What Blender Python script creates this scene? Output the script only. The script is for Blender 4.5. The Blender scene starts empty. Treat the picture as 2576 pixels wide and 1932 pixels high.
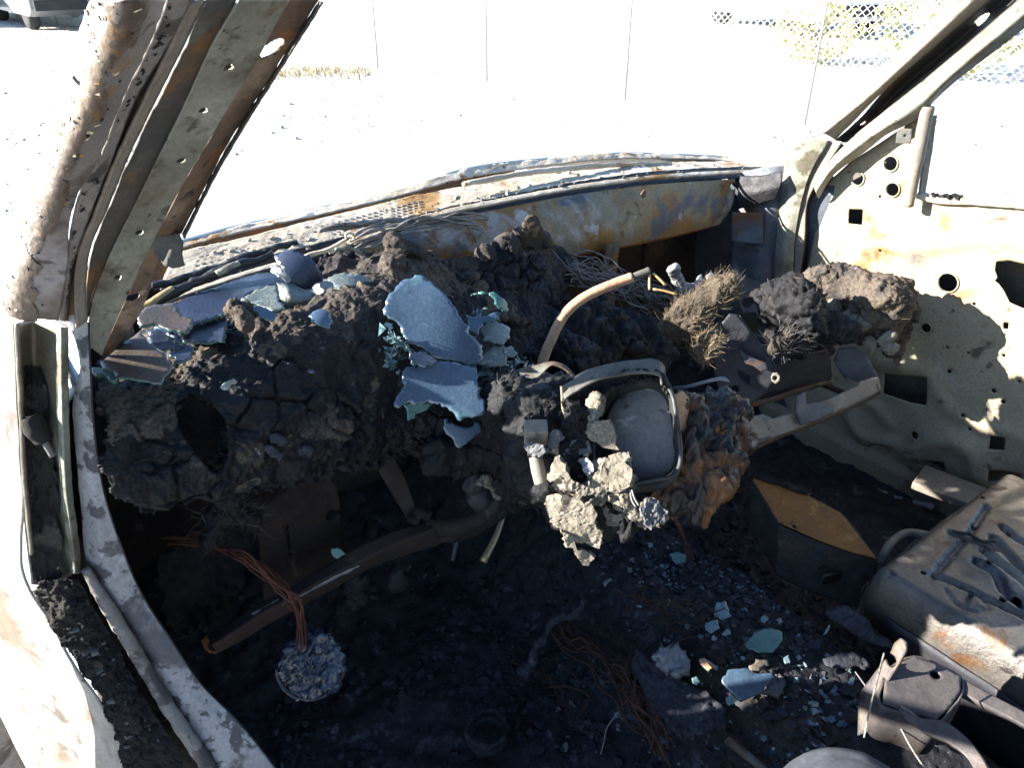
import bpy, bmesh, math, random
import numpy as np
from mathutils import Vector, Matrix
from math import radians, sin, cos, pi
random.seed(7); rng = np.random.default_rng(7)
S = bpy.context.scene
COL = S.collection

# ------------------------------------------------------------------ camera, sky, sun, exposure
cam = bpy.data.objects.new('camera', bpy.data.cameras.new('camera')); COL.objects.link(cam)
cam.location = (-.2, 0, 1.6); cam.rotation_euler = (radians(60), 0, radians(-36.4))
cam.data.sensor_width = 36; cam.data.lens = 26.85; cam.data.clip_start = .02; cam.data.clip_end = 2000
S.camera = cam
SUN_EL, SUN_DIR = radians(21.5), (-.87, .49)
world = bpy.data.worlds.new('World'); S.world = world; world.use_nodes = True
wn = world.node_tree.nodes; wl = world.node_tree.links
sky = wn.new('ShaderNodeTexSky'); sky.sky_type = 'NISHITA'; sky.sun_disc = False
sky.sun_elevation = SUN_EL; sky.sun_rotation = math.atan2(SUN_DIR[0], SUN_DIR[1])
sky.air_density = 1.0; sky.dust_density = .2; sky.ozone_density = 3.0
wl.new(sky.outputs[0], wn['Background'].inputs[0]); wn['Background'].inputs[1].default_value = .075
sl = bpy.data.lights.new('sun', 'SUN'); sl.energy = 5; sl.angle = radians(.5); sl.color = (1, .95, .87)
sun = bpy.data.objects.new('sun', sl); COL.objects.link(sun)
_d = Vector((SUN_DIR[0]*cos(SUN_EL), SUN_DIR[1]*cos(SUN_EL), sin(SUN_EL)*math.hypot(*SUN_DIR))).normalized()
sun.rotation_euler = _d.to_track_quat('Z', 'Y').to_euler(); sun.location = (-8, 6, 6)
S.view_settings.view_transform = 'Standard'; S.view_settings.look = 'None'
S.view_settings.exposure = 2.55; S.view_settings.gamma = 1

# ------------------------------------------------------------------ numpy noise
def _h(ix, iy, iz, s):
    with np.errstate(over='ignore'):
        h = (ix.astype(np.uint32)*np.uint32(374761393) + iy.astype(np.uint32)*np.uint32(668265263)
             + iz.astype(np.uint32)*np.uint32(2147483647) + np.uint32(s*7919+13))
        h = (h ^ (h >> np.uint32(13)))*np.uint32(1274126177); h ^= h >> np.uint32(16)
        h = h*np.uint32(2246822519); h ^= h >> np.uint32(15)
    return h.astype(np.float64)/4294967295.
def vn(P, s=0):
    I = np.floor(P).astype(np.int64); f = P-I; f = f*f*(3-2*f); r = 0
    for dx in (0, 1):
        for dy in (0, 1):
            for dz in (0, 1):
                w = (f[:, 0] if dx else 1-f[:, 0])*(f[:, 1] if dy else 1-f[:, 1])*(f[:, 2] if dz else 1-f[:, 2])
                r = r+w*_h(I[:, 0]+dx, I[:, 1]+dy, I[:, 2]+dz, s)
    return r
def fbm(P, o=4, s=0):
    r = 0; a = .5; t = 0; P = np.asarray(P, float)
    for k in range(o):
        r = r+a*vn(P+k*17.3, s+k); t += a; a *= .5; P = P*2.03
    return r/t
def worley(P, s=0):
    I = np.floor(P).astype(np.int64); f1 = np.full(len(P), 9.); f2 = np.full(len(P), 9.); cid = np.zeros(len(P))
    for dx in (-1, 0, 1):
        for dy in (-1, 0, 1):
            for dz in (-1, 0, 1):
                c = I+np.array([dx, dy, dz])
                q = np.stack([_h(c[:, 0], c[:, 1], c[:, 2], s+k) for k in (1, 2, 3)], 1)+c
                d = np.linalg.norm(P-q, axis=1); m = d < f1
                f2 = np.where(m, f1, np.minimum(f2, d)); cid = np.where(m, q[:, 0]*7.13 % 1, cid); f1 = np.where(m, d, f1)
    return f1, f2, cid
def warp(P, k, a, s=50):
    return P+a*(np.stack([fbm(P*k, 3, s), fbm(P*k, 3, s+11), fbm(P*k, 3, s+23)], 1)-.5)*2

# ------------------------------------------------------------------ displacement recipes (metres along the normal)
def char(amp=.01, cell=.03, seed=0, crack=1., fine=1., mid=1.):
    def f(P, N):
        W = warp(P, 22, .012, seed+70); f1, f2, cid = worley(W/cell, seed)
        pil = np.clip((f2-f1)/.14, 0, 1); pil = pil*(2-pil)
        zone = np.clip((fbm(P*13, 3, seed+31)-.46)*8, 0, 1)
        rid = 1-np.abs(2*fbm(warp(P, 14, .02, seed+90)*17, 3, seed+41)-1)
        d = amp*(2.6*(fbm(P*8, 3, seed+3)-.5)+1.1*(rid-.75)+.8*crack*zone*(.75*pil-.4+.35*cid)+2.0*mid*(fbm(P*38, 4, seed+5)-.5)+1.25*fine*(fbm(P*130, 3, seed+9)-.5)+.5*fine*(fbm(P*420, 2, seed+19)-.5))
        return P+N*d[:, None]
    return f
def rough(amp=.002, k=60, seed=0, o=4):
    return lambda P, N: P+N*(amp*2*(fbm(P*k, o, seed)-.5))[:, None]

# ------------------------------------------------------------------ objects
def setp(o, label=None, cat=None, group=None, kind=None):
    if label: o['label'] = label
    if cat: o['category'] = cat
    if group: o['group'] = group
    if kind: o['kind'] = kind
    return o
def thing(name, loc, label, cat, group=None):
    o = bpy.data.objects.new(name, None); COL.objects.link(o); o.location = loc; o.empty_display_size = .05
    return setp(o, label, cat, group)
def origin_of(o):
    v = Vector((0, 0, 0))
    while o is not None: v = v+o.location; o = o.parent
    return v
def mk(name, V, Fc, mat, parent=None, smooth=True, loc=None, kind=None):
    V = np.asarray(V, float)
    base = np.array(origin_of(parent)) if parent else np.zeros(3)
    if loc is None: loc = np.zeros(3) if parent else V.mean(0)*np.array([1, 1, 0])+np.array([0, 0, V[:, 2].min()])
    else: loc = np.asarray(loc, float)-base
    me = bpy.data.meshes.new(name); me.from_pydata((V-base-loc).tolist(), [], Fc if isinstance(Fc, list) else Fc.tolist())
    me.update()
    if smooth: me.polygons.foreach_set('use_smooth', [True]*len(me.polygons))
    for m in (mat if isinstance(mat, (list, tuple)) else [mat]): me.materials.append(MAT[m])
    o = bpy.data.objects.new(name, me); COL.objects.link(o); o.location = loc
    if parent: o.parent = parent
    if kind: o['kind'] = kind
    return o
def solid(o, t, off=-1, rim=0):
    m = o.modifiers.new('thickness', 'SOLIDIFY'); m.thickness = t; m.offset = off; m.use_quality_normals = False
    m.material_offset_rim = rim; return o
EYE = np.array([-.2, 0, 1.6])
def cr(P, n, lin=False):
    P = np.asarray(P, float)
    if len(P) == 1: return np.repeat(P, n, 0)
    L = np.r_[0, np.cumsum(np.linalg.norm(np.diff(P, axis=0), axis=1)+1e-9)]; t = np.linspace(0, L[-1], n)
    if lin or len(P) == 2: return np.stack([np.interp(t, L, P[:, k]) for k in range(P.shape[1])], 1)
    T = np.gradient(P, L, axis=0)
    i = np.clip(np.searchsorted(L, t, 'right')-1, 0, len(P)-2); h = (L[i+1]-L[i])[:, None]; s = ((t-L[i])[:, None])/h
    return ((2*s**3-3*s**2+1)*P[i]+(s**3-2*s**2+s)*h*T[i]+(-2*s**3+3*s**2)*P[i+1]+(s**3-s**2)*h*T[i+1])
def grid_normals(G):
    du = np.gradient(G, axis=1); dv = np.gradient(G, axis=0); n = np.cross(du, dv)
    return n/np.maximum(np.linalg.norm(n, axis=2, keepdims=True), 1e-12)
def surf(rails, nu, nv, lin=False, linu=False):
    A = np.stack([cr(r, nu, linu) for r in rails])            # (rails, nu, 3)
    # across: common chord parameter
    L = np.r_[0, np.cumsum(np.linalg.norm(np.diff(A, axis=0), axis=2).mean(1)+1e-9)]
    t = np.linspace(0, L[-1], nv)
    if lin or len(A) == 2:
        out = np.empty((nv, nu, 3))
        for k in range(nu):
            for c in range(3): out[:, k, c] = np.interp(t, L, A[:, k, c])
        return out
    T = np.gradient(A, L, axis=0); i = np.clip(np.searchsorted(L, t, 'right')-1, 0, len(A)-2)
    h = (L[i+1]-L[i])[:, None, None]; s = (t-L[i])[:, None, None]/h
    return (2*s**3-3*s**2+1)*A[i]+(s**3-2*s**2+s)*h*T[i]+(-2*s**3+3*s**2)*A[i+1]+(s**3-s**2)*h*T[i+1]
def gridobj(name, G, mat, parent=None, disp=None, holes=(), keep=None, thick=0, face=None, ragged=0, rseed=0, wrapu=False, off=-1, **kw):
    nv, nu = G.shape[:2]; N = grid_normals(G)
    face = EYE if face is None else np.asarray(face)
    if (N.reshape(-1, 3)*(face-G.reshape(-1, 3))).sum(1).mean() < 0:
        G = G[:, ::-1]; N = grid_normals(G)
    P = G.reshape(-1, 3).copy(); Nf = N.reshape(-1, 3)
    idx = np.arange(nv*nu).reshape(nv, nu)
    F = np.stack([idx[:-1, :-1], idx[:-1, 1:], idx[1:, 1:], idx[1:, :-1]], -1).reshape(-1, 4)
    c = P[F].mean(1); m = np.ones(len(F), bool)
    if keep is not None: m &= keep(c)
    if ragged:
        iv, iu = np.divmod(np.arange(nv*nu), nu)
        su = np.linalg.norm(np.diff(G, axis=1), axis=2).mean(); sv = np.linalg.norm(np.diff(G, axis=0), axis=2).mean()
        ed = np.minimum(np.minimum(iv, nv-1-iv)*sv, np.minimum(iu, nu-1-iu)*su)
        m &= (ed[F].mean(1) > ragged*2*np.clip(fbm(c*35, 4, rseed+5)-.25, 0, 1))
    for h in holes:
        ctr, r = np.asarray(h[0]), h[1]; m &= np.linalg.norm(c-ctr, axis=1) > r
    F = F[m]
    if len(holes):
        used = np.unique(F); step = np.linalg.norm(P[F[:, 0]]-P[F[:, 2]], axis=1).mean()
        for h in holes:
            ctr, r = np.asarray(h[0]), h[1]; v = P[used]-ctr; d = np.linalg.norm(v, axis=1); q = d < r+step*.6
            P[used[q]] = ctr+v[q]/d[q][:, None]*r
    if disp: P = disp(P, Nf)
    used, inv = np.unique(F, return_inverse=True)
    o = mk(name, P[used], inv.reshape(F.shape), mat, parent, **kw)
    if thick: solid(o, thick, off)
    return o
def loft(name, rails, mat, parent=None, nu=60, nv=20, lin=False, linu=False, **kw):
    return gridobj(name, surf(rails, nu, nv, lin, linu), mat, parent, **kw)
def frames(P):
    T = np.gradient(P, axis=0); T /= np.linalg.norm(T, axis=1)[:, None]+1e-12
    n = np.cross(T[0], [0, 0, 1.]);
    if np.linalg.norm(n) < .1: n = np.cross(T[0], [1., 0, 0])
    n /= np.linalg.norm(n); Ns = [n]
    for k in range(1, len(P)):
        n = n-T[k]*n.dot(T[k]); n /= np.linalg.norm(n)+1e-12; Ns.append(n)
    Ns = np.array(Ns); return T, Ns, np.cross(T, Ns)
def tubegeo(path, r, n=8, seg=24, lin=False):
    P = cr(path, seg, lin); T, A, B = frames(P); r = np.interp(np.linspace(0, 1, seg), np.linspace(0, 1, len(np.atleast_1d(r))), np.atleast_1d(r))
    a = np.linspace(0, 2*pi, n, endpoint=False)
    V = (P[:, None]+r[:, None, None]*(np.cos(a)[None, :, None]*A[:, None]+np.sin(a)[None, :, None]*B[:, None])).reshape(-1, 3)
    F = [[k*n+j, k*n+(j+1) % n, (k+1)*n+(j+1) % n, (k+1)*n+j] for k in range(seg-1) for j in range(n)]
    F += [list(range(n))[::-1], [(seg-1)*n+j for j in range(n)]]
    return V, F
def tube(name, path, r, mat, parent=None, n=10, seg=28, lin=False, disp=None, **kw):
    V, F = tubegeo(path, r, n, seg, lin)
    if disp is not None: V = V+disp*2*(np.stack([fbm(V*90, 2, k) for k in (1, 2, 3)], 1)-.5)
    return mk(name, V, F, mat, parent, **kw)
# planar plates with holes, cut from a fine sheet so they can be bent and dented
def sd_poly(Q, poly):
    a = poly; b = np.roll(poly, -1, 0); best = np.full(len(Q), 1e9); cl = np.zeros_like(Q); ins = np.zeros(len(Q), bool)
    for p, q in zip(a, b):
        e = q-p; t = np.clip(((Q-p)*e).sum(1)/max((e*e).sum(), 1e-12), 0, 1); c = p+t[:, None]*e; d = np.linalg.norm(Q-c, axis=1)
        m = d < best; best[m] = d[m]; cl[m] = c[m]
        cond = (p[1] > Q[:, 1]) != (q[1] > Q[:, 1])
        with np.errstate(divide='ignore', invalid='ignore'):
            xx = (q[0]-p[0])*(Q[:, 1]-p[1])/(q[1]-p[1])+p[0]
        ins ^= cond & (Q[:, 0] < xx)
    return np.where(ins, -best, best), cl
def sd_ell(Q, c, r, r2=None, ang=0):
    r2 = r2 or r; ca, sa = cos(ang), sin(ang); v = Q-np.asarray(c); L = np.stack([v[:, 0]*ca+v[:, 1]*sa, -v[:, 0]*sa+v[:, 1]*ca], 1)/np.array([r, r2])
    d = np.linalg.norm(L, axis=1)+1e-9; cl = L/d[:, None]*np.array([r, r2])
    return (d-1)*min(r, r2), np.stack([cl[:, 0]*ca-cl[:, 1]*sa, cl[:, 0]*sa+cl[:, 1]*ca], 1)+np.asarray(c)
def rect(c, w, h, ang=0):
    ca, sa = cos(ang), sin(ang)
    return np.array([[c[0]+x*ca-y*sa, c[1]+x*sa+y*ca] for x, y in ((-w/2, -h/2), (w/2, -h/2), (w/2, h/2), (-w/2, h/2))])
def jag(Pl, step, amp, seed=0):
    out = []; n = len(Pl); r = np.random.default_rng(seed)
    for i in range(n):
        p, q = Pl[i], Pl[(i+1) % n]; L = np.linalg.norm(q-p); k = max(1, int(L/step)); e = (q-p)/(L+1e-9); nn = np.array([-e[1], e[0]])
        out.append(p); off = 0
        for j in range(1, k): off = .5*off+r.normal()*amp; out.append(p+(q-p)*j/k+nn*off)
    return np.array(out)
def plane_of(P):
    P = np.asarray(P, float); c = P.mean(0); u, s, vt = np.linalg.svd(P-c); n = vt[2]
    if n.dot(EYE-c) < 0: n = -n
    U = vt[0]; V = np.cross(n, U); return c, U, V, n
def plate(name, pts, mat, parent=None, thick=.002, cell=.005, holes=(), bend=None, disp=None, jagged=0, jstep=.006, seed=0, rim=0, off=-1, basis=None, **kw):
    """pts: outline in metres; holes: 3-D outlines, or (centre, r[, r2, angle]); bend(u, v) -> metres along the normal"""
    c, U, V, n = basis or plane_of(pts); A = np.stack([U, V], 1); P3 = np.asarray(pts, float)
    pol = (P3-c).dot(A)
    if jagged: pol = jag(pol, jstep, jagged, seed)
    shp = [(1, pol)]
    for h in holes:
        if isinstance(h, tuple): shp.append((-1, ((np.asarray(h[0])-c).dot(A),)+tuple(h[1:])))
        else: shp.append((-1, (np.asarray(h)-c).dot(A)))
    lo = pol.min(0)-cell; hi = pol.max(0)+cell; nx, ny = (np.ceil((hi-lo)/cell)).astype(int)+1
    X, Y = np.meshgrid(lo[0]+np.arange(nx)*cell, lo[1]+np.arange(ny)*cell); Q = np.stack([X.ravel(), Y.ravel()], 1)
    idx = np.arange(nx*ny).reshape(ny, nx)
    F = np.stack([idx[:-1, :-1], idx[:-1, 1:], idx[1:, 1:], idx[1:, :-1]], -1).reshape(-1, 4); fc = Q[F].mean(1); m = np.ones(len(F), bool)
    def ev(s, q): return sd_ell(q, *s) if isinstance(s, tuple) else sd_poly(q, s)
    for sg, s in shp: m &= sg*ev(s, fc)[0] < 0
    F = F[m]
    if not len(F): raise ValueError('empty plate '+name)
    used = np.unique(F); E = np.concatenate([F[:, [0, 1]], F[:, [1, 2]], F[:, [2, 3]], F[:, [3, 0]]]); E.sort(1)
    k, cnt = np.unique(E[:, 0]*(nx*ny)+E[:, 1], return_counts=True); be = k[cnt == 1]; bv = np.unique(np.r_[be//(nx*ny), be % (nx*ny)])
    q = Q[bv]; best = np.full(len(bv), 1e9); tgt = q.copy()
    for sg, s in shp:
        sd, cl = ev(s, q); mm = np.abs(sd) < best; best[mm] = np.abs(sd)[mm]; tgt[mm] = cl[mm]
    ok = best < cell*1.6; Q[bv[ok]] = tgt[ok]
    for sg, s in shp:
        if isinstance(s, tuple): continue
        for cpt in s:
            d = np.linalg.norm(Q[bv]-cpt, axis=1); j = d.argmin()
            if d[j] < cell*.8: Q[bv[j]] = cpt
    used, inv = np.unique(F, return_inverse=True); q = Q[used]
    h = bend(q[:, 0], q[:, 1]) if bend else np.zeros(len(q))
    P = c+q[:, :1]*U+q[:, 1:]*V+h[:, None]*n
    if disp: P = disp(P, np.repeat(n[None], len(P), 0))
    o = mk(name, P, inv.reshape(F.shape), mat, parent, **kw)
    if thick: solid(o, thick, off, rim)
    return o
def ellipsoid(c, r, n=20):
    th = np.linspace(0, pi, n); ph = np.linspace(0, 2*pi, 2*n, endpoint=False); V = []; F = []
    r = np.asarray(r if np.ndim(r) else (r,)*3, float); m = 2*n
    V = [np.asarray(c)+r*np.array([0, 0, 1])]+[np.asarray(c)+r*np.array([sin(t)*cos(p), sin(t)*sin(p), cos(t)]) for t in th[1:-1] for p in ph]+[np.asarray(c)-r*np.array([0, 0, 1])]
    for j in range(m): F.append([0, 1+j, 1+(j+1) % m])
    for i in range(n-3):
        for j in range(m): a = 1+i*m; F.append([a+j, a+m+j, a+m+(j+1) % m, a+(j+1) % m])
    a = 1+(n-3)*m
    for j in range(m): F.append([a+j, len(V)-1, a+(j+1) % m])
    return V, F
def blobgeo(balls, voxel=.005, disp=None):
    V = []; F = []
    for c, r in balls:
        v, f = ellipsoid(c, r); F += [[i+len(V) for i in q] for q in f]; V += list(v)
    me = bpy.data.meshes.new('t'); me.from_pydata([tuple(v) for v in V], [], F); o = bpy.data.objects.new('t', me); COL.objects.link(o)
    md = o.modifiers.new('r', 'REMESH'); md.mode = 'VOXEL'; md.voxel_size = voxel
    dg = bpy.context.evaluated_depsgraph_get(); em = o.evaluated_get(dg).to_mesh()
    P = np.empty(len(em.vertices)*3); em.vertices.foreach_get('co', P); P = P.reshape(-1, 3)
    N = np.empty(len(em.vertices)*3); em.vertex_normals.foreach_get('vector', N); N = N.reshape(-1, 3)
    Fc = [list(p.vertices) for p in em.polygons]
    o.evaluated_get(dg).to_mesh_clear(); bpy.data.objects.remove(o); bpy.data.meshes.remove(me)
    return (disp(P, N) if disp else P), N, Fc
def blob(name, balls, mat, parent=None, voxel=.005, disp=None, twist=None, fibres=0, flen=.02, fmat='fibre', fr=.0003, fkeep=None, fflat=.72, **kw):
    rr = float(np.mean([np.mean(b[1]) for b in balls])); tw = rr*.75 if twist is None else twist
    P, N, F = blobgeo(balls, voxel, lambda P, N: (disp or (lambda p, n: p))(warp(P, .42/rr, tw, 33), N)); o = mk(name, P, F, mat, parent, **kw)
    if fibres:
        ids = np.arange(len(P)); ids = ids[fkeep(P)] if fkeep else ids
        hair('fibres', P, N, rng.choice(ids, fibres), flen, fr, fmat, parent or o, fflat)
    return o
def hair(name, P, N, ids, L, r, mat, parent, flat=.4, comb=(.3, -.3, .9)):
    comb = np.asarray(comb, float)
    V = []; F = []
    for i in ids:
        cb = comb+.9*(fbm((P[i]*30)[None]+np.array([[0, 7, 3]]), 2, 3)[0]-.5)*np.array([3, 2, 1]); cb = cb-N[i]*cb.dot(N[i]); d = N[i]*(.12+.5*(1-flat))+cb*.8+rng.normal(size=3)*.35; d /= np.linalg.norm(d); s = np.cross(d, rng.normal(size=3)); s /= np.linalg.norm(s)
        p = P[i]-N[i]*.002; l = L*rng.uniform(.4, 1.2); k = len(V); cv = rng.normal(size=3)*1.1
        for j, w in ((0, 1), (1, .8), (2, .5)):
            c = p+d*l*j/2+cv*l*(j/2)**2*.5; V += [c-s*r*w, c+s*r*w]
        F += [[k, k+1, k+3, k+2], [k+2, k+3, k+5, k+4]]
    return mk(name, np.array(V), F, mat, parent, kind='stuff')
def box(name, c, size, mat, parent=None, rot=None, bev=.003, **kw):
    bm = bmesh.new(); bmesh.ops.create_cube(bm, size=1); bmesh.ops.scale(bm, vec=size, verts=bm.verts)
    if bev: bmesh.ops.bevel(bm, geom=bm.edges[:], offset=bev, segments=2, affect='EDGES', profile=.6)
    M = Matrix.Translation(c)
    if rot is not None: M = M @ (rot.to_4x4() if hasattr(rot, 'to_4x4') else rot)
    bm.transform(M); bm.verts.ensure_lookup_table()
    V = np.array([v.co[:] for v in bm.verts]); F = [[v.index for v in f.verts] for f in bm.faces]; bm.free()
    return mk(name, V, F, mat, parent, smooth=False, **kw)
def bundle(name, path, n, spread, r, mat, label, cat, group=None, seg=26, seed=0, parent=None, flare=1.):
    rg = np.random.default_rng(seed); P = np.asarray(path, float)
    t = parent or thing(name, P.mean(0)*np.array([1, 1, 0])+np.array([0, 0, P[:, 2].min()]), label, cat, group)
    for k in range(n):
        o0 = rg.normal(size=3)*spread; Q = cr(P, 9); w = np.linspace(.7, 1, 9)[:, None]*(1+(flare-1)*np.abs(np.linspace(-1, 1, 9))[:, None]**2)
        Q = Q+o0*w+rg.normal(size=(9, 3))*spread*.65
        tube('wire', Q, r*rg.uniform(.7, 1.3), mat, t, n=5, seg=seg)
    return t

# ------------------------------------------------------------------ materials
MAT = {}
def M(name, base, layers=(), rough=.75, bump=.25, bscale=80, crack=0, metallic=0, spec=.4, rvar=.15, scale=9, fine=(.8, 1.2), trans=0, ior=1.5, coat=0, stretch=None, fscale=160, rbump=0):
    """base: two colours blended by noise; layers: (scale, lo, hi, colour, detail) laid over one another by their own noise"""
    m = bpy.data.materials.new(name); m.use_nodes = True; MAT[name] = m; nt = m.node_tree; nd = nt.nodes; lk = nt.links
    bs = nd['Principled BSDF']; tc = nd.new('ShaderNodeTexCoord'); src = tc.outputs['Object']
    if stretch:
        mp = nd.new('ShaderNodeMapping'); mp.inputs['Scale'].default_value = stretch; lk.new(src, mp.inputs[0]); src = mp.outputs[0]
    def noise(sc, det=6, off=0, dist=0, r=.6):
        n = nd.new('ShaderNodeTexNoise'); n.noise_dimensions = '4D'; n.inputs['W'].default_value = off+len(nd)*1.37+len(name)
        n.inputs['Scale'].default_value = sc; n.inputs['Detail'].default_value = det; n.inputs['Roughness'].default_value = r; n.inputs['Distortion'].default_value = dist
        lk.new(src, n.inputs['Vector']); return n.outputs['Fac']
    def ramp(f, lo, hi):
        r = nd.new('ShaderNodeMapRange'); r.interpolation_type = 'SMOOTHSTEP'; r.inputs[1].default_value = lo; r.inputs[2].default_value = hi; lk.new(f, r.inputs[0]); return r.outputs[0]
    def mixc(f, a, b, mode='MIX'):
        x = nd.new('ShaderNodeMix'); x.data_type = 'RGBA'; x.blend_type = mode
        if isinstance(f, float): x.inputs[0].default_value = f
        else: lk.new(f, x.inputs[0])
        for v, s in ((a, 6), (b, 7)):
            if isinstance(v, tuple): x.inputs[s].default_value = v+(1,)
            else: lk.new(v, x.inputs[s])
        return x.outputs[2]
    if not isinstance(base[0], tuple): base = (base, base)
    c = mixc(ramp(noise(scale), .35, .65), base[0], base[1])
    for ly in layers:
        sc, lo, hi, cc = ly[:4]; det = ly[4] if len(ly) > 4 else 7
        c = mixc(ramp(noise(sc, det, dist=.4), lo, hi), c, cc)
    fv = nd.new('ShaderNodeMapRange'); fv.inputs[1].default_value = .3; fv.inputs[2].default_value = .7; fv.inputs[3].default_value = fine[0]; fv.inputs[4].default_value = fine[1]
    lk.new(noise(fscale, 4), fv.inputs[0]); cb = nd.new('ShaderNodeCombineColor')
    for k in range(3): lk.new(fv.outputs[0], cb.inputs[k])
    c = mixc(1., c, cb.outputs[0], 'MULTIPLY'); lk.new(c, bs.inputs['Base Color'])
    rr = nd.new('ShaderNodeMapRange'); rr.inputs[1].default_value = .3; rr.inputs[2].default_value = .7; rr.inputs[3].default_value = max(.03, rough-rvar); rr.inputs[4].default_value = min(1, rough+rvar)
    lk.new(noise(scale*4), rr.inputs[0]); lk.new(rr.outputs[0], bs.inputs['Roughness'])
    bs.inputs['Metallic'].default_value = metallic; bs.inputs['Specular IOR Level'].default_value = spec; bs.inputs['IOR'].default_value = ior
    bs.inputs['Transmission Weight'].default_value = trans; bs.inputs['Coat Weight'].default_value = coat
    if bump:
        b = nd.new('ShaderNodeBump'); b.inputs['Strength'].default_value = bump; b.inputs['Distance'].default_value = .004; lk.new(noise(bscale, 9, r=.7), b.inputs['Height']); out = b.outputs[0]
        if crack:
            v = nd.new('ShaderNodeTexVoronoi'); v.feature = 'DISTANCE_TO_EDGE'; v.inputs['Scale'].default_value = crack; lk.new(src, v.inputs['Vector'])
            b2 = nd.new('ShaderNodeBump'); b2.inputs['Strength'].default_value = .6; b2.inputs['Distance'].default_value = .003; lk.new(ramp(v.outputs[0], 0, .12), b2.inputs['Height']); lk.new(out, b2.inputs['Normal']); out = b2.outputs[0]
        lk.new(out, bs.inputs['Normal'])
    return m
BLK = (.012, .012, .014); SOOT = (.025, .024, .025)
M('gravel', ((.45, .445, .435), (.395, .39, .38)), [(2, .55, .75, (.47, .46, .445)), (60, .68, .74, (.2, .19, .18)), (160, .6, .72, (.6, .58, .55))], rough=.95, bump=.6, bscale=30, scale=.5, fscale=40)
M('drygrass', ((.34, .26, .12), (.22, .17, .07)), rough=.9, bump=0)
M('stone', ((.36, .35, .33), (.24, .235, .225)), rough=.9, bump=.3)
M('fencewire', ((.8, .8, .8), (.72, .72, .72)), rough=.6, bump=0, metallic=0)
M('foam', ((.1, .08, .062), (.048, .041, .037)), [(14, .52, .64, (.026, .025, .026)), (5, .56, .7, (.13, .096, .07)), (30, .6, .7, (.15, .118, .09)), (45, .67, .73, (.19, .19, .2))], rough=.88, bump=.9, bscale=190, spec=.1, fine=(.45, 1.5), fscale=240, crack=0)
M('foamdark', ((.014, .0135, .0145), (.007, .007, .0085)), [(11, .55, .68, (.03, .026, .023)), (40, .66, .73, (.09, .1, .115)), (7, .6, .72, (.02, .021, .028))], rough=.7, bump=.8, bscale=150, spec=.25, fine=(.4, 1.6), fscale=240, rvar=.25)
M('fibre', ((.26, .2, .125), (.11, .088, .066)), rough=.8, bump=0)
M('felt', ((.085, .066, .048), (.045, .037, .031)), [(25, .55, .68, (.16, .12, .078))], rough=.95, bump=.9, bscale=260, fine=(.5, 1.5), fscale=400, spec=.1)
M('ash', ((.21, .185, .145), (.15, .13, .1)), [(18, .56, .63, (.035, .03, .027)), (40, .6, .68, (.28, .255, .21)), (9, .62, .69, (.14, .075, .03))], rough=.95, bump=.9, bscale=230, fine=(.6, 1.35), fscale=320, spec=.15)
M('ashgrey', ((.12, .12, .122), (.06, .062, .068)), [(30, .55, .65, (.025, .025, .028)), (60, .64, .72, (.3, .29, .27))], rough=.9, bump=.8, bscale=160, spec=.15)
M('melt', ((.022, .017, .015), (.010, .0095, .0105)), [(16, .5, .6, (.11, .045, .014)), (30, .58, .66, (.27, .12, .03)), (60, .6, .68, (.012, .011, .012))], rough=.4, bump=.8, bscale=110, rvar=.25, stretch=(1, 1, .3))
M('glass', ((.05, .082, .122), (.032, .054, .086)), [(16, .52, .66, (.06, .112, .14)), (50, .62, .72, (.11, .17, .19)), (7, .54, .68, (.024, .035, .056)), (11, .64, .72, (.02, .02, .022))], rough=.2, bump=.25, bscale=240, spec=.85, rvar=.12, fine=(.8, 1.2), fscale=200)
M('glasssoot', ((.022, .03, .052), (.014, .019, .035)), [(12, .5, .66, (.045, .06, .085)), (40, .6, .7, (.012, .012, .014))], rough=.22, bump=.25, bscale=160, spec=.8, rvar=.12)
M('glassbrown', ((.085, .063, .045), (.055, .046, .04)), [(9, .55, .7, (.12, .09, .05)), (40, .62, .7, (.025, .022, .02)), (6, .58, .68, (.045, .055, .075))], rough=.25, bump=.3, bscale=220, spec=.7)
M('glassclear', ((.13, .15, .135), (.08, .095, .088)), [(50, .56, .66, (.24, .28, .25)), (20, .6, .7, (.06, .075, .07))], rough=.22, bump=.6, bscale=240, spec=.9)
M('glassedge', ((.02, .07, .062), (.05, .13, .115)), rough=.15, bump=.4, bscale=300, spec=.9)
M('crumb', ((.07, .125, .145), (.14, .2, .205)), [(60, .5, .6, (.03, .06, .07))], rough=.2, bump=.3, spec=.8)
M('pillarpaint', ((.2, .183, .178), (.15, .135, .128)), [(7, .5, .6, (.085, .068, .052)), (16, .6, .67, (.2, .13, .065)), (30, .6, .68, (.045, .038, .033)), (12, .6, .68, (.27, .26, .26))], rough=.42, bump=.35, bscale=90, rvar=.2, scale=12)
M('flange', ((.2, .182, .168), (.145, .132, .122)), [(18, .54, .585, (.055, .05, .047)), (60, .6, .66, (.07, .063, .058)), (7, .58, .68, (.12, .1, .085))], rough=.6, bump=.35, bscale=140, scale=10)
M('whiteflake', ((.27, .265, .27), (.2, .195, .2)), [(22, .5, .545, (.055, .054, .06)), (7, .53, .62, (.07, .07, .078)), (70, .58, .66, (.085, .08, .08)), (9, .62, .68, (.36, .36, .37))], rough=.6, bump=.35, bscale=140)
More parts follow.
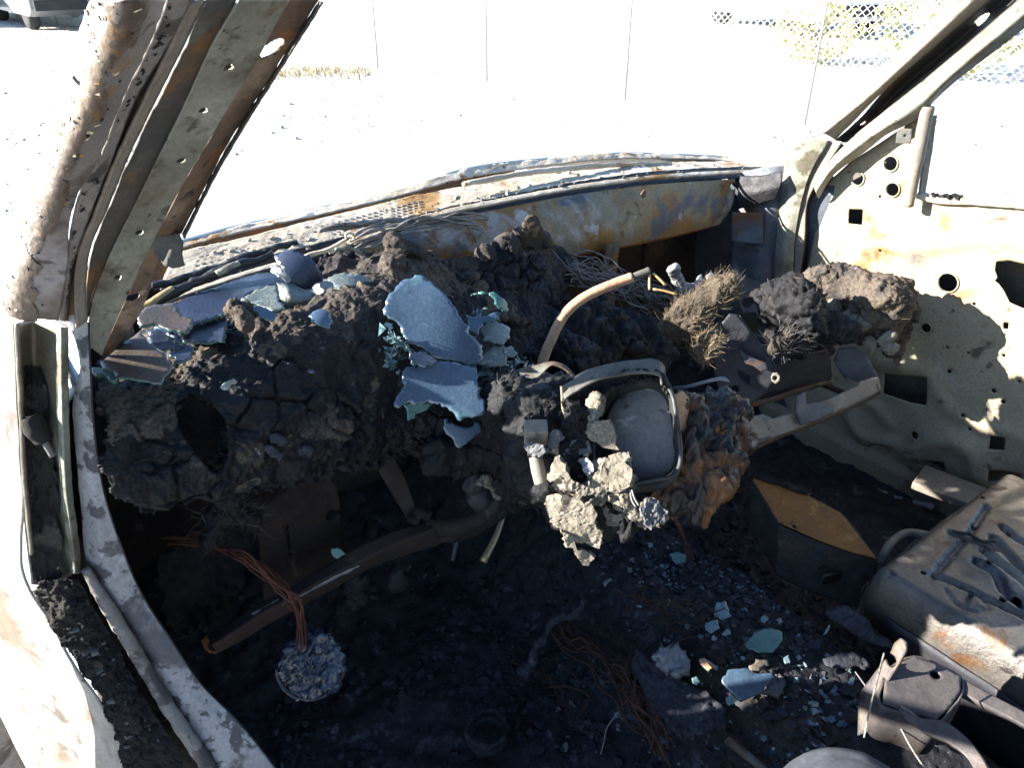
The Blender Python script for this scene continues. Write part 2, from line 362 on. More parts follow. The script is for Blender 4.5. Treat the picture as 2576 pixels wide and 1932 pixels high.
M('galv', ((.235, .235, .185), (.16, .162, .128)), [(6, .5, .6, (.125, .108, .072)), (14, .54, .62, (.1, .088, .064)), (3, .54, .62, (.27, .27, .225)), (28, .58, .68, (.08, .07, .055)), (9, .62, .69, (.15, .085, .04)), (90, .62, .69, (.045, .04, .036))], rough=.5, bump=.3, bscale=110, metallic=.2, scale=7)
M('rustbrown', ((.14, .09, .06), (.08, .058, .045)), [(7, .52, .62, (.21, .155, .11)), (18, .55, .63, (.19, .085, .032)), (12, .58, .66, (.1, .1, .085)), (50, .58, .66, (.045, .036, .03)), (26, .62, .69, (.3, .23, .17))], rough=.7, bump=.5, bscale=120, spec=.3)
M('rustorange', ((.27, .115, .03), (.19, .085, .03)), [(7, .55, .64, (.1, .055, .03)), (16, .57, .67, (.34, .17, .05)), (35, .61, .69, (.03, .022, .02))], rough=.75, bump=.5, bscale=130, spec=.2)
M('groove', ((.075, .066, .055), (.055, .055, .052)), [(9, .53, .66, (.16, .085, .035)), (14, .56, .66, (.09, .095, .085)), (60, .6, .68, (.03, .028, .026))], rough=.75, bump=.4, bscale=130)
M('cowlpanel', ((.22, .175, .09), (.16, .145, .105)), [(4, .44, .54, (.2, .105, .03)), (6, .52, .6, (.07, .08, .1)), (7, .56, .64, (.25, .235, .22)), (5, .6, .68, (.13, .07, .03)), (22, .58, .66, (.085, .05, .028)), (18, .62, .69, (.34, .32, .31)), (70, .64, .71, (.035, .028, .024))], rough=.5, bump=.5, bscale=90, metallic=.15, scale=6, spec=.35)
M('cowlash', ((.44, .4, .34), (.34, .29, .22)), [(8, .55, .63, (.22, .13, .055)), (45, .62, .68, (.08, .07, .06)), (8, .58, .68, (.55, .52, .48)), (20, .62, .7, (.15, .12, .09))], rough=.85, bump=.45, bscale=110, spec=.2)
M('hoodpaint', ((.62, .61, .58), (.55, .54, .5)), [(3, .62, .75, (.42, .3, .17)), (60, .68, .74, (.2, .17, .13))], rough=.55, bump=.15)
M('doorsteel', ((.31, .265, .185), (.24, .205, .145)), [(3, .57, .67, (.115, .1, .09)), (5, .55, .65, (.2, .105, .045)), (2.6, .57, .67, (.33, .285, .16)), (14, .59, .69, (.08, .062, .048)), (40, .62, .7, (.1, .078, .055)), (9, .63, .71, (.29, .28, .27)), (2, .61, .69, (.075, .072, .075))], rough=.6, bump=.4, bscale=110, metallic=.1, scale=3, spec=.3)
M('bluesteel', ((.075, .083, .1), (.05, .055, .065)), [(6, .55, .66, (.09, .052, .03)), (9, .58, .7, (.13, .14, .16)), (30, .62, .7, (.03, .028, .026))], rough=.55, bump=.25, bscale=120, metallic=.2, spec=.35)
M('darksteel', ((.035, .034, .04), (.022, .022, .028)), [(8, .56, .68, (.06, .042, .036)), (25, .6, .7, (.012, .012, .014)), (14, .64, .73, (.1, .1, .11))], rough=.55, bump=.3, bscale=120, metallic=.25, spec=.3)
M('tansteel', ((.2, .17, .137), (.15, .13, .108)), [(7, .57, .68, (.075, .082, .1)), (30, .6, .7, (.07, .058, .05)), (12, .62, .7, (.12, .075, .045))], rough=.6, bump=.25, bscale=120, metallic=.1, spec=.3)
M('pinksteel', ((.125, .112, .097), (.085, .077, .07)), [(7, .52, .6, (.045, .049, .062)), (30, .57, .67, (.028, .024, .022)), (5, .58, .67, (.2, .178, .14)), (12, .56, .65, (.095, .05, .027))], rough=.38, bump=.45, bscale=130, metallic=.4)
M('leverrust', ((.44, .27, .16), (.36, .215, .125)), [(20, .58, .7, (.25, .15, .09)), (80, .62, .7, (.14, .09, .06))], rough=.8, bump=.35, bscale=200)
M('stub', ((.1, .095, .078), (.065, .062, .053)), [(12, .55, .64, (.03, .029, .028)), (40, .58, .66, (.16, .145, .115))], rough=.6, bump=.5)
M('oliveenamel', ((.05, .052, .047), (.032, .034, .033)), [(9, .54, .64, (.085, .075, .062)), (20, .56, .64, (.016, .016, .017)), (30, .62, .7, (.13, .115, .09)), (60, .62, .69, (.02, .018, .017))], rough=.45, bump=.5, bscale=110, metallic=.2, rvar=.2)
M('domesteel', ((.19, .185, .178), (.14, .137, .135)), [(10, .54, .585, (.03, .03, .032)), (6, .58, .68, (.24, .236, .23)), (24, .62, .66, (.28, .27, .25)), (40, .63, .71, (.04, .04, .04))], rough=.65, bump=.5)
M('copper', ((.13, .045, .03), (.07, .028, .02)), [(40, .55, .65, (.03, .018, .015))], rough=.8, bump=0, spec=.2)
M('greywire', ((.2, .185, .17), (.09, .085, .08)), [(40, .55, .65, (.04, .038, .036))], rough=.7, bump=0)
M('goldwire', ((.5, .33, .13), (.4, .28, .13)), rough=.5, bump=.2, metallic=.3)
M('brassrod', ((.36, .26, .13), (.24, .19, .13)), [(12, .55, .7, (.1, .12, .15))], rough=.4, bump=.2, metallic=.4)
M('blacktrim', ((.018, .018, .02), (.012, .012, .013)), [(20, .6, .7, (.07, .06, .045))], rough=.35, bump=.4, bscale=140)
M('blacksteel', ((.010, .010, .012), (.018, .0175, .019)), [(12, .56, .68, (.032, .027, .025)), (5, .6, .72, (.04, .024, .016)), (40, .62, .7, (.05, .05, .055))], rough=.6, bump=.7, bscale=90, spec=.3, rvar=.25, fine=(.5, 1.5))
M('floorchar', ((.017, .017, .021), (.009, .0092, .0125)), [(6, .57, .69, (.032, .021, .015)), (26, .58, .69, (.055, .06, .075)), (70, .64, .72, (.13, .145, .17))], rough=.65, bump=1., bscale=90, fine=(.35, 1.7), rvar=.25, spec=.3)
M('greychar', ((.035, .037, .047), (.02, .021, .028)), [(30, .58, .68, (.085, .088, .1)), (12, .58, .7, (.012, .012, .014))], rough=.8, bump=.8, bscale=120, spec=.2, fine=(.5, 1.5))
M('alu', ((.22, .225, .235), (.15, .155, .168)), [(20, .55, .66, (.06, .06, .068)), (50, .64, .72, (.36, .36, .36))], rough=.55, bump=.6, bscale=120, metallic=.3)
M('rubbersoot', ((.024, .022, .02), (.012, .012, .012)), [(15, .55, .66, (.06, .053, .042)), (50, .64, .72, (.15, .14, .12))], rough=.85, bump=.8, bscale=140, spec=.15)
M('blister', ((.4, .22, .075), (.2, .1, .04)), [(30, .55, .65, (.06, .04, .03))], rough=.45, bump=.3)
M('cream', ((.5, .42, .3), (.42, .33, .2)), [(30, .58, .68, (.25, .16, .08))], rough=.7, bump=.3)
M('whitecar', ((.8, .8, .8), (.75, .75, .75)), rough=.5, bump=0, coat=.2, fine=(.95, 1.05))
M('greycar', ((.16, .165, .17), (.14, .145, .15)), rough=.35, bump=0, coat=.5, fine=(.95, 1.05))
M('bluecar', ((.05, .06, .09), (.04, .05, .075)), rough=.35, bump=0, coat=.5, fine=(.95, 1.05))
M('carglass', ((.03, .035, .04), (.025, .03, .035)), rough=.08, bump=0, fine=(1, 1), spec=.8)
M('tyre', ((.03, .03, .03), (.022, .022, .022)), rough=.85, bump=.3)
M('lamp', ((.55, .1, .06), (.5, .08, .05)), rough=.2, bump=0)
M('leaf', ((.5, .48, .2), (.4, .4, .16)), rough=.8, bump=0)
M('bark', ((.12, .09, .06), (.08, .06, .04)), rough=.9, bump=.3)
M('sootrust', ((.042, .03, .026), (.028, .022, .021)), [(9, .56, .68, (.07, .045, .032)), (26, .58, .68, (.05, .026, .014)), (60, .62, .7, (.015, .013, .012)), (14, .64, .72, (.09, .07, .058))], rough=.75, bump=.4, bscale=130, spec=.2)
M('loomcopper', ((.06, .03, .022), (.03, .018, .015)), [(40, .55, .65, (.015, .011, .01))], rough=.85, bump=0, spec=.15)
M('scorch', ((.11, .08, .056), (.07, .052, .04)), [(22, .55, .63, (.2, .105, .04)), (40, .58, .66, (.03, .025, .022)), (30, .64, .7, (.34, .27, .18)), (90, .62, .68, (.025, .022, .02))], rough=.45, bump=.5, bscale=120, rvar=.2, spec=.4)
M('rustyedge', ((.5, .45, .38), (.42, .34, .24)), [(5, .55, .62, (.26, .14, .05)), (30, .58, .66, (.2, .12, .055)), (60, .62, .68, (.08, .065, .05))], rough=.85, bump=.6, bscale=110)
M('coal', ((.008, .008, .0095), (.0045, .0045, .0055)), [(14, .58, .7, (.016, .015, .0155)), (50, .67, .74, (.07, .08, .095))], rough=.6, bump=1., bscale=170, spec=.3, fine=(.4, 1.6), fscale=260, rvar=.25)
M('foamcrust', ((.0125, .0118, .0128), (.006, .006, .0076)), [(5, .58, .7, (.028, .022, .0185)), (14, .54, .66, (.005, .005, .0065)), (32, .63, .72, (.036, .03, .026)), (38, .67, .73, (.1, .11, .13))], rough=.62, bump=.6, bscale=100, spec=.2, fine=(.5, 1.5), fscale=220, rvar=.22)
M('bracketsteel', ((.075, .066, .064), (.05, .046, .05)), [(8, .55, .66, (.1, .078, .064)), (25, .6, .7, (.025, .022, .022)), (12, .62, .7, (.13, .12, .115))], rough=.55, bump=.4, bscale=120, metallic=.2, spec=.3)
M('wingpaint', ((.3, .285, .265), (.22, .2, .18)), [(5, .52, .62, (.13, .1, .07)), (18, .56, .64, (.085, .07, .058)), (3, .56, .66, (.42, .4, .38)), (60, .63, .7, (.05, .042, .038))], rough=.5, bump=.3)
M('postgrey', ((.3, .29, .27), (.25, .24, .22)), rough=.6, bump=0)

# ================================================================== setting
def ground():
    # finer near the car, coarse far away
    e = np.r_[-400, -120, -40, np.linspace(-14, 26, 161), 60, 150, 400]; X, Y = np.meshgrid(e, e); P = np.stack([X.ravel(), Y.ravel(), 0*X.ravel()], 1)
    P[:, 2] = np.where((np.abs(P[:, 0]-6) < 20) & (np.abs(P[:, 1]-6) < 20), .035*(fbm(P*np.array([.9, .9, 0])+5, 4, 3)-.5), 0)
    n = len(e); i = np.arange(n*n).reshape(n, n); F = np.stack([i[:-1, :-1], i[:-1, 1:], i[1:, 1:], i[1:, :-1]], -1).reshape(-1, 4)
    return setp(mk('ground', P, F, 'gravel', loc=(0, 0, 0)), kind='structure')
ground()
AZs, AZc = sin(radians(36.4)), cos(radians(36.4))
def rf(r, f, z=0): return np.array([-.2+f*AZs+r*AZc, f*AZc-r*AZs, z])       # metres right of / ahead of the standing point
def scatter_stones():
    V = []; F = []; rg = np.random.default_rng(3)
    for k in range(2600):
        r, f = rg.uniform(-9, 7), rg.uniform(1.2, 12); p = rf(r, f, 0); s = rg.uniform(.006, .02)*(1 if rg.random() < .93 else 2.2)
        a = rg.uniform(0, 6.3); b = len(V)
        for (x, y, z) in ((-1, -.7, 0), (1, -.8, 0), (.9, .9, 0), (-.8, .8, 0), (.1, 0, .8)):
            V.append(p+s*np.array([x*cos(a)-y*sin(a), x*sin(a)+y*cos(a), z])*rg.uniform(.7, 1.2))
        F += [[b, b+1, b+4], [b+1, b+2, b+4], [b+2, b+3, b+4], [b+3, b, b+4]]
    setp(mk('gravel_stones', np.array(V), F, 'stone', smooth=False, loc=(0, 0, 0)), 'loose dark stones scattered over the pale gravel yard', 'gravel', kind='stuff')
scatter_stones()
def grass(name, areas, n, label, h=.12):
    V = []; F = []; rg = np.random.default_rng(9)
    for (r0, r1, f0, f1), m in zip(areas, n):
        for k in range(m):
            p = rf(rg.uniform(r0, r1), rg.normal((f0+f1)/2, (f1-f0)/3)); a = rg.uniform(0, 6.3); l = h*rg.uniform(.4, 1.3); b = len(V); s = np.array([cos(a), sin(a), 0])*.006
            d = np.array([rg.normal()*.5, rg.normal()*.5, 1])*l; V += [p-s, p+s, p+d]; F.append([b, b+1, b+2])
    return setp(mk(name, np.array(V), F, 'drygrass', smooth=False, loc=(0, 0, 0)), label, 'grass', kind='stuff')
grass('dry_grass', [(-4.2, -2.0, 11.1, 12.0), (-16, -6, 15, 19), (0, 6, 12, 14)], [900, 1500, 500], 'dry yellow grass growing along the foot of the chain link fence')

# ------------------------------------------------------------------ fence
def fence():
    a, b = rf(-14.0, 22.1), rf(8.5, 3.5); L = np.linalg.norm(b-a); e = (b-a)/L; nrm = np.array([-e[1], e[0], 0])
    t = thing('chain_link_fence', a, 'galvanised chain link fence with thin posts along the back of the yard', 'fence')
    H = 1.85; n = int(L/2.15)
    for k in range(n+1):
        p = a+e*(k*2.15+.53)
        tube('post', [p+[0, 0, -.05], p+[0, 0, H+.05]], .014, 'postgrey', t, n=8, seg=2)
    tube('top_rail', [a+[0, 0, H]+nrm*.001, b+[0, 0, H]+nrm*.001], .018, 'fencewire', t, n=8, seg=2)
    V = []; F = []; st = .072; w = .0023
    for s in (1, -1):
        for k in range(int((L+H)/st)+1):
            s0 = k*st-(H if s > 0 else 0); u0, u1 = s0, s0+s*H; z0, z1 = .03, H
            if s < 0: u0, u1 = s0, s0-H
            lo, hi = max(0, min(u0, u1)), min(L, max(u0, u1))
            if hi-lo < .05: continue
            def pt(u): q = (u-u0)/(u1-u0); return a+e*u+np.array([0, 0, z0+(z1-z0)*q])
            p, q = pt(lo), pt(hi); d = (q-p)/np.linalg.norm(q-p); m = np.cross(d, nrm); b0 = len(V); o = nrm*.024+nrm*w*s
            for c in (p, q):
                for g in range(4): V.append(c+o+w*(cos(g*pi/2)*nrm+sin(g*pi/2)*m))
            F += [[b0+g, b0+(g+1) % 4, b0+4+(g+1) % 4, b0+4+g] for g in range(4)]
    mk('wire_mesh', np.array(V), F, 'fencewire', t, kind='stuff')
fence()

# ------------------------------------------------------------------ parked vehicles behind the fence
def parked(name, r, f, yaw, paint, label, cat, L=4.6, W=1.85, H=1.72, pickup=False):
    t = thing(name, rf(r, f), label, cat, 'vehicles parked beyond the fence'); base = rf(r, f)
    cy, sy = cos(yaw), sin(yaw)
    def w(P): P = np.asarray(P, float); return np.stack([base[0]+P[..., 0]*cy-P[..., 1]*sy, base[1]+P[..., 0]*sy+P[..., 1]*cy, P[..., 2]], -1)
    h = L/2; belt = H*.58
    def shell(prof, ww, ins):   # side profile swept across the width with rounded shoulders
        prof = np.array(prof); Vs = []; ys = [(-1, ins), (-.93, 0), (.93, 0), (1, ins)]; c = prof.mean(0)
        for y, k in ys: Vs.append(np.stack([c[0]+(prof[:, 0]-c[0])*(1-k), np.full(len(prof), y*ww/2), c[1]+(prof[:, 1]-c[1])*(1-k)], 1))
        n = len(prof); V = np.concatenate(Vs); F = [[a*n+i, a*n+(i+1) % n, (a+1)*n+(i+1) % n, (a+1)*n+i] for a in range(3) for i in range(n)]+[list(range(n))[::-1], [3*n+i for i in range(n)]]
        return w(V), F
    body = [(-h, .42), (-h-.02, .7), (-h+.06, belt), (-h*.2, belt+.03), (h*.42, belt), (h*.94, belt-.14), (h, .66), (h-.03, .36), (h-.3, .28), (-h+.3, .28)]
    V, F = shell(body, W, .02); mk('body', V, F, paint, t, smooth=False)
    cab = [(-h*.02, belt+.01), (.12, H-.03), (h*.1, H), (h*.2, H-.04), (h*.5, belt)] if pickup else [(-h+.08, belt+.02), (-h+.3, H-.06), (-h*.3, H), (h*.12, H-.03), (h*.48, belt+.01)]
    V, F = shell(cab, W*.86, .03); mk('cabin', V, F, paint, t, smooth=False)
    cs = np.array(cab); cc = cs.mean(0)
    for s in (-1, 1):
        g = cc+(cs-cc)*np.array([.86, .72]); P = np.stack([g[:, 0], np.full(len(g), s*(W*.43+.006)), g[:, 1]], 1); Q = P.copy(); Q[:, 1] -= s*.02; n = len(g)
        mk('side_window', w(np.concatenate([P, Q])), [list(range(n)), [n+i for i in range(n)][::-1]]+[[i, (i+1) % n, n+(i+1) % n, n+i] for i in range(n)], 'carglass', t, smooth=False)
    for (x0, z0), (x1, z1) in ((cab[0], cab[1]), (cab[-1], cab[-2])):
        yy = W*.36; sx = -1 if x0 < cc[0] else 1; q0 = np.array([x0, z0])*.82+np.array([x1, z1])*.18; q1 = np.array([x0, z0])*.1+np.array([x1, z1])*.9
        P = np.array([(q0[0]+sx*.02, -yy, q0[1]), (q0[0]+sx*.02, yy, q0[1]), (q1[0]+sx*.02, yy*.92, q1[1]), (q1[0]+sx*.02, -yy*.92, q1[1])]); Q = P-[sx*.03, 0, 0]
        mk('windscreen', w(np.concatenate([P, Q])), [[0, 1, 2, 3], [7, 6, 5, 4]]+[[i, (i+1) % 4, 4+(i+1) % 4, 4+i] for i in range(4)], 'carglass', t, smooth=False)
    for sx in (-1, 1):
        box('bumper', w(np.array([sx*(h+.01), 0, .5])), (.1, W*.94, .2), 'tyre', t, Matrix.Rotation(yaw, 3, 'Z'), .03)
        for s in (-1, 1):
            box('lamp', w(np.array([sx*(h-.01), s*W*.4, .78])), (.08, .22, .16), 'lamp' if sx < 0 else 'alu', t, Matrix.Rotation(yaw, 3, 'Z'), .02)
            a = np.linspace(0, 2*pi, 25)[:-1]; pr = [(0, -.11), (.2, -.12), (.31, -.11), (.345, -.06), (.345, .06), (.31, .11), (.2, .12), (0, .11)]
            V = np.array([[sx*h*.63+rr*cos(q), s*(W/2-.13)+yy, .345+rr*sin(q)] for rr, yy in pr for q in a]); n = 24
            mk('wheel', w(V), [[i*n+j, i*n+(j+1) % n, (i+1)*n+(j+1) % n, (i+1)*n+j] for i in range(7) for j in range(n)], 'tyre', t)
parked('parked_suv', -10.6, 19.6, radians(95), 'greycar', 'grey estate car parked beyond the fence behind the near windscreen pillar', 'car')
parked('parked_pickup', -13.4, 20.6, radians(50), 'whitecar', 'white pickup at the top left edge beyond the fence', 'pickup', pickup=True)
parked('parked_saloon', 6.0, 18.2, radians(72), 'whitecar', 'white car beyond the fence above the far windscreen pillar', 'car', H=1.45)
def shrub(r, f, sx, sz, n, label, seed):
    rg = np.random.default_rng(seed); b = rf(r, f); t = thing('shrub', b, label, 'shrub', 'shrubs beyond the fence')
    for k in range(5):
        tube('stem', [b+[0, 0, -.02], b+np.array([rg.normal()*.1*sx, rg.normal()*.1*sx, sz*.5]), b+np.array([rg.normal()*.4*sx, rg.normal()*.4*sx, sz*.9])], [.02, .012, .004], 'bark', t, n=5, seg=8)
    V = []; F = []
    for k in range(n):
        p = rg.normal(size=3); p *= rg.uniform(.4, 1)**.5/np.linalg.norm(p); p = b+np.array([p[0]*sx, p[1]*sx, sz*.5+p[2]*sz*.5])
        if fbm(p[None]*3, 3, seed)[0] < .42: continue
        u, v = rg.normal(size=3), rg.normal(size=3); u /= np.linalg.norm(u); v /= np.linalg.norm(v); s = rg.uniform(.015, .035); j = len(V)
        V += [p-u*s*1.8, p+v*s, p+u*s*1.8, p-v*s]; F.append([j, j+1, j+2, j+3])
    mk('foliage', np.array(V), F, 'leaf', t, smooth=False, kind='stuff')
shrub(5.9, 11.4, 1.0, 1.2, 2600, 'yellow green shrub beyond the fence at the top right corner', 1)
shrub(4.6, 12.6, .7, .9, 1500, 'small yellow green shrub left of the larger one beyond the fence', 2)
shrub(8.6, 7.2, .9, 1.1, 2200, 'shrub beyond the fence seen through the far door window', 3)

# ================================================================== the burnt car
car = thing('burnt_car', (.7, .4, 0), 'burnt out car shell with bare rusted pillars, cowl and far door', 'car')
P_ = car
# ---- near windscreen pillar (rails run top to bottom)
R0 = [(-0.0910,0.6139,1.5678),(-0.0970,0.6694,1.5390),(-0.1093,0.7308,1.4921),(-0.1310,0.8002,1.4265),(-0.1502,0.8539,1.3816),(-0.1700,0.8994,1.3247),(-0.1855,0.9176,1.2942),(-0.2004,0.9374,1.2665)]
R1 = [(-0.0757,0.5609,1.5697),(-0.0867,0.6397,1.5183),(-0.1136,0.7396,1.4399),(-0.1355,0.8016,1.3838),(-0.1540,0.8436,1.3334),(-0.1700,0.8718,1.2962),(-0.1812,0.8892,1.2590)]
R2 = [(-0.0492,0.5900,1.5675),(-0.0563,0.6316,1.5383),(-0.0702,0.6911,1.4968),(-0.0924,0.7502,1.4365),(-0.1055,0.7781,1.4118),(-0.1185,0.8059,1.3774),(-0.1316,0.8440,1.3169),(-0.1510,0.8824,1.2506)]
R2b = [(-0.0439,0.5999,1.5669),(-0.0522,0.6412,1.5358),(-0.0665,0.7003,1.4936),(-0.0895,0.7594,1.4324),(-0.1028,0.7872,1.4074),(-0.1152,0.8150,1.3734),(-0.1286,0.8535,1.3132),(-0.1466,0.8905,1.2463)]
R3 = [(-0.0279,0.6090,1.5659),(-0.0389,0.6574,1.5321),(-0.0581,0.7182,1.4870),(-0.0748,0.7620,1.4410),(-0.0951,0.8049,1.3899),(-0.1080,0.8280,1.3589),(-0.1256,0.8643,1.3114),(-0.1441,0.8999,1.2420)]
R3b = [(-0.0162,0.6420,1.5640),(-0.0281,0.6897,1.5282),(-0.0486,0.7499,1.4810),(-0.0670,0.7936,1.4331),(-0.0881,0.8362,1.3808),(-0.1022,0.8591,1.3483),(-0.1208,0.8894,1.3013),(-0.1396,0.9135,1.2356)]
R4 = [(-0.0139,0.6264,1.5646),(-0.0247,0.6785,1.5262),(-0.0422,0.7357,1.4778),(-0.0642,0.7860,1.4253),(-0.0825,0.8236,1.3790),(-0.1062,0.8701,1.3194),(-0.1141,0.8882,1.2865),(-0.1233,0.9015,1.2356)]
pil = loft('windscreen_pillar', [R0, R1, R2], 'pillarpaint', P_, nu=150, nv=60, disp=lambda P, N: rough(.0016, 70, 3)(*(rough(.003, 16, 8)(P, N), N)), thick=.003)
loft('pillar_flange', [R2b, R3], 'flange', pil, nu=120, nv=14, disp=rough(.0012, 120, 4), thick=.004)
loft('flange_step', [R3, R3b, R4], 'groove', pil, nu=90, nv=9, lin=True, disp=rough(.0008, 120, 5), thick=.002)
fl = [Vector(p) for p in R4]
loft('flange_lip', [[tuple(Vector(p)+Vector((-.012, -.004, -.004))) for p in R4], R4], 'tansteel', pil, nu=90, nv=5, disp=rough(.0008, 120, 6), thick=.003)
R5a = [(0.0051,0.6818,1.5614),(-0.0071,0.7329,1.5200),(-0.0282,0.7839,1.4694),(-0.0521,0.8336,1.4142),(-0.0727,0.8714,1.3656),(-0.0986,0.9118,1.3053),(-0.1096,0.9283,1.2670),(-0.1180,0.9360,1.2292)]
R5 = [(0.0368,0.7001,1.5595),(0.0233,0.7376,1.5279),(0.0007,0.8016,1.4638),(-0.0296,0.8604,1.3946),(-0.0537,0.8990,1.3436),(-0.0886,0.9351,1.2781),(-0.1069,0.9516,1.2424),(-0.1169,0.9563,1.2185)]
loft('inner_channel', [R5a, R5], 'groove', pil, nu=110, nv=20, disp=rough(.003, 40, 7), thick=.002)
R5c = [(0.0315,0.6832,1.5604),(0.0186,0.7208,1.5296),(-0.0031,0.7848,1.4666),(-0.0325,0.8438,1.3985),(-0.0560,0.8824,1.3482),(-0.0899,0.9208,1.2829),(-0.1085,0.9440,1.2400),(-0.1259,0.9590,1.1831)]
R6 = [(0.0805,0.7026,1.5578),(0.0622,0.7466,1.5104),(0.0300,0.8121,1.4385),(0.0002,0.8625,1.3781),(-0.0207,0.8959,1.3333),(-0.0678,0.9390,1.2449),(-0.0943,0.9637,1.1922),(-0.1119,0.9846,1.1532)]
bh = [(p, .0075) for p in [(0.0287,0.7313,1.5046),(0.0107,0.7726,1.4636),(-0.0071,0.8196,1.4108),(-0.0500,0.8903,1.3253),(-0.0776,0.9266,1.2676)]]
G = surf([R5c, R6], 300, 50); G = G+0
def ctr(G, p):
    d = (np.asarray(p)-EYE); d /= np.linalg.norm(d); v = G.reshape(-1, 3)-EYE; return tuple(G.reshape(-1, 3)[np.linalg.norm(v-(v.dot(d))[:, None]*d, axis=1).argmin()])
gp = gridobj('inner_plate', G, 'galv', pil, disp=rough(.0012, 25, 9), holes=[(ctr(G, p), .0048) for p, r in bh], thick=.0025)
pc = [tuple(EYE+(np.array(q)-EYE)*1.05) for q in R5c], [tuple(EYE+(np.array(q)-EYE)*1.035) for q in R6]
loft('dark_backing', pc, 'blacksteel', pil, nu=50, nv=8)  # black sheet standing in for the dark inside the plate's holes
R6b = [(0.0832,0.7076,1.5575),(0.0646,0.7513,1.5095),(0.0321,0.8167,1.4371),(0.0020,0.8670,1.3764),(-0.0190,0.9004,1.3313),(-0.0293,0.9154,1.3117)]
R7 = [(0.1148,0.7190,1.5559),(0.0858,0.8004,1.4797),(0.0501,0.8661,1.4045),(0.0208,0.9124,1.3389),(0.0028,0.9348,1.3016)]
R7b = [(0.1107,0.7034,1.5559),(0.0835,0.7849,1.4817),(0.0487,0.8500,1.4066),(0.0195,0.8967,1.3417),(0.0000,0.9181,1.3015)]
G = surf([R6b, R7], 220, 44)
hc = [(0.0467,0.6679,1.5246)]
gridobj('windscreen_flange', G, 'rustbrown', pil, disp=rough(.0012, 40, 10), holes=[(ctr(G, hc[0]), .0135)], thick=.0025)
loft('flange_lip', [R7, R7b], 'groove', pil, nu=80, nv=6, disp=rough(.0008, 120, 6), thick=.002)
# lower end of that flange: a torn bracket and the strip that runs on down to the scuttle
plate('pillar_bracket', [(-0.0283,0.9285,1.3084),(-0.0022,0.9193,1.3069),(-0.0011,0.9157,1.2972),(-0.0060,0.9131,1.2845),(-0.0067,0.9092,1.2720),(-0.0202,0.9131,1.2704),(-0.0282,0.9169,1.2737),(-0.0319,0.9203,1.2802),(-0.0349,0.9238,1.2877)], 'groove', pil, thick=.003, cell=.003, jagged=.002, bend=lambda u, v: .004*np.sin(u*60)-.006*(v > .004), disp=rough(.003, 60, 2))
loft('pillar_foot', [[(-0.0326,0.9359,1.2968),(-0.0456,0.9474,1.2695),(-0.0685,0.9635,1.2283),(-0.0966,0.9828,1.1764),(-0.1110,0.9949,1.1485)], [(-0.0253,0.9345,1.2824),(-0.0339,0.9515,1.2573),(-0.0435,0.9655,1.2269),(-0.0660,0.9871,1.1839),(-0.0977,1.0033,1.1439)]], 'rustbrown', pil, nu=60, nv=20, disp=rough(.002, 50, 12), thick=.002, holes=[([(-0.0618,0.9653,1.2259)][0], .008)])
Gs = surf([R0, R1, R2], 190, 100); Ns = grid_normals(Gs); Ns = Ns if (Ns*(EYE-Gs)).sum() > 0 else -Ns
Gb = (Gs+Ns*.0022)[30:80]; wv = np.abs(np.linspace(-1, 1, 50))
def band(c):
    Q = Gb.reshape(-1, 3); out = np.zeros(len(c), bool); m = len(c); i = np.repeat(np.arange(49), 189); w = np.abs(i/24-1)
    return fbm(c*np.array([30, 30, 30]), 4, 77)+.18*fbm(c*8, 2, 5) > .36+.26*w**1.5
gridobj('scorched_paint', Gb, 'scorch', pil, keep=band, disp=lambda P, N: rough(.0012, 120, 15)(P, N))
# flakes of burst paint standing off the pillar
def flakes(name, rails, n, mats, parent, size, seed, band=(.25, .8)):
    rg = np.random.default_rng(seed); G = surf(rails, 200, 60); N = grid_normals(G)
    if (N*(EYE-G)).sum() < 0: N = -N
    for mi, (m, share) in enumerate(mats):
        V = []; F = []
        for k in range(int(n*share)):
            i = int(np.clip(rg.normal(.5*(band[0]+band[1]), (band[1]-band[0])/2.6), .03, .97)*59); j = rg.integers(2, 198)
            if fbm(G[i, j][None]*26, 3, seed+mi)[0] < .47: continue
            p, nn = G[i, j], N[i, j]; u = np.cross(nn, rg.normal(size=3)); u /= np.linalg.norm(u); v = np.cross(nn, u); s = size*rg.uniform(.3, 1)**1.6; l = rg.uniform(.0, .7); b = len(V)
            q = [p+nn*.0015, p+u*s+nn*(s*l+.001), p+u*s*.6+v*s*.8+nn*(s*l*1.1+.001), p-u*s*.4+v*s*.6+nn*.0015, p-u*s*.7-v*s*.2+nn*.001, p+u*s*.1-v*s*.6+nn*.0012]
            V += q; F.append([b+x for x in range(6)])
        if F: solid(mk(name, np.array(V), F, m, parent, smooth=False, kind='stuff'), .0008)
flakes('paint_flakes', [R0, R1, R2], 220, [('rubbersoot', .5), ('blister', .25), ('cream', .25)], pil, .004, 5, (.3, .75))
flakes('paint_flakes', [R2b, R3], 70, [('rubbersoot', .8), ('pillarpaint', .2)], pil, .0038, 6, (.0, .5))
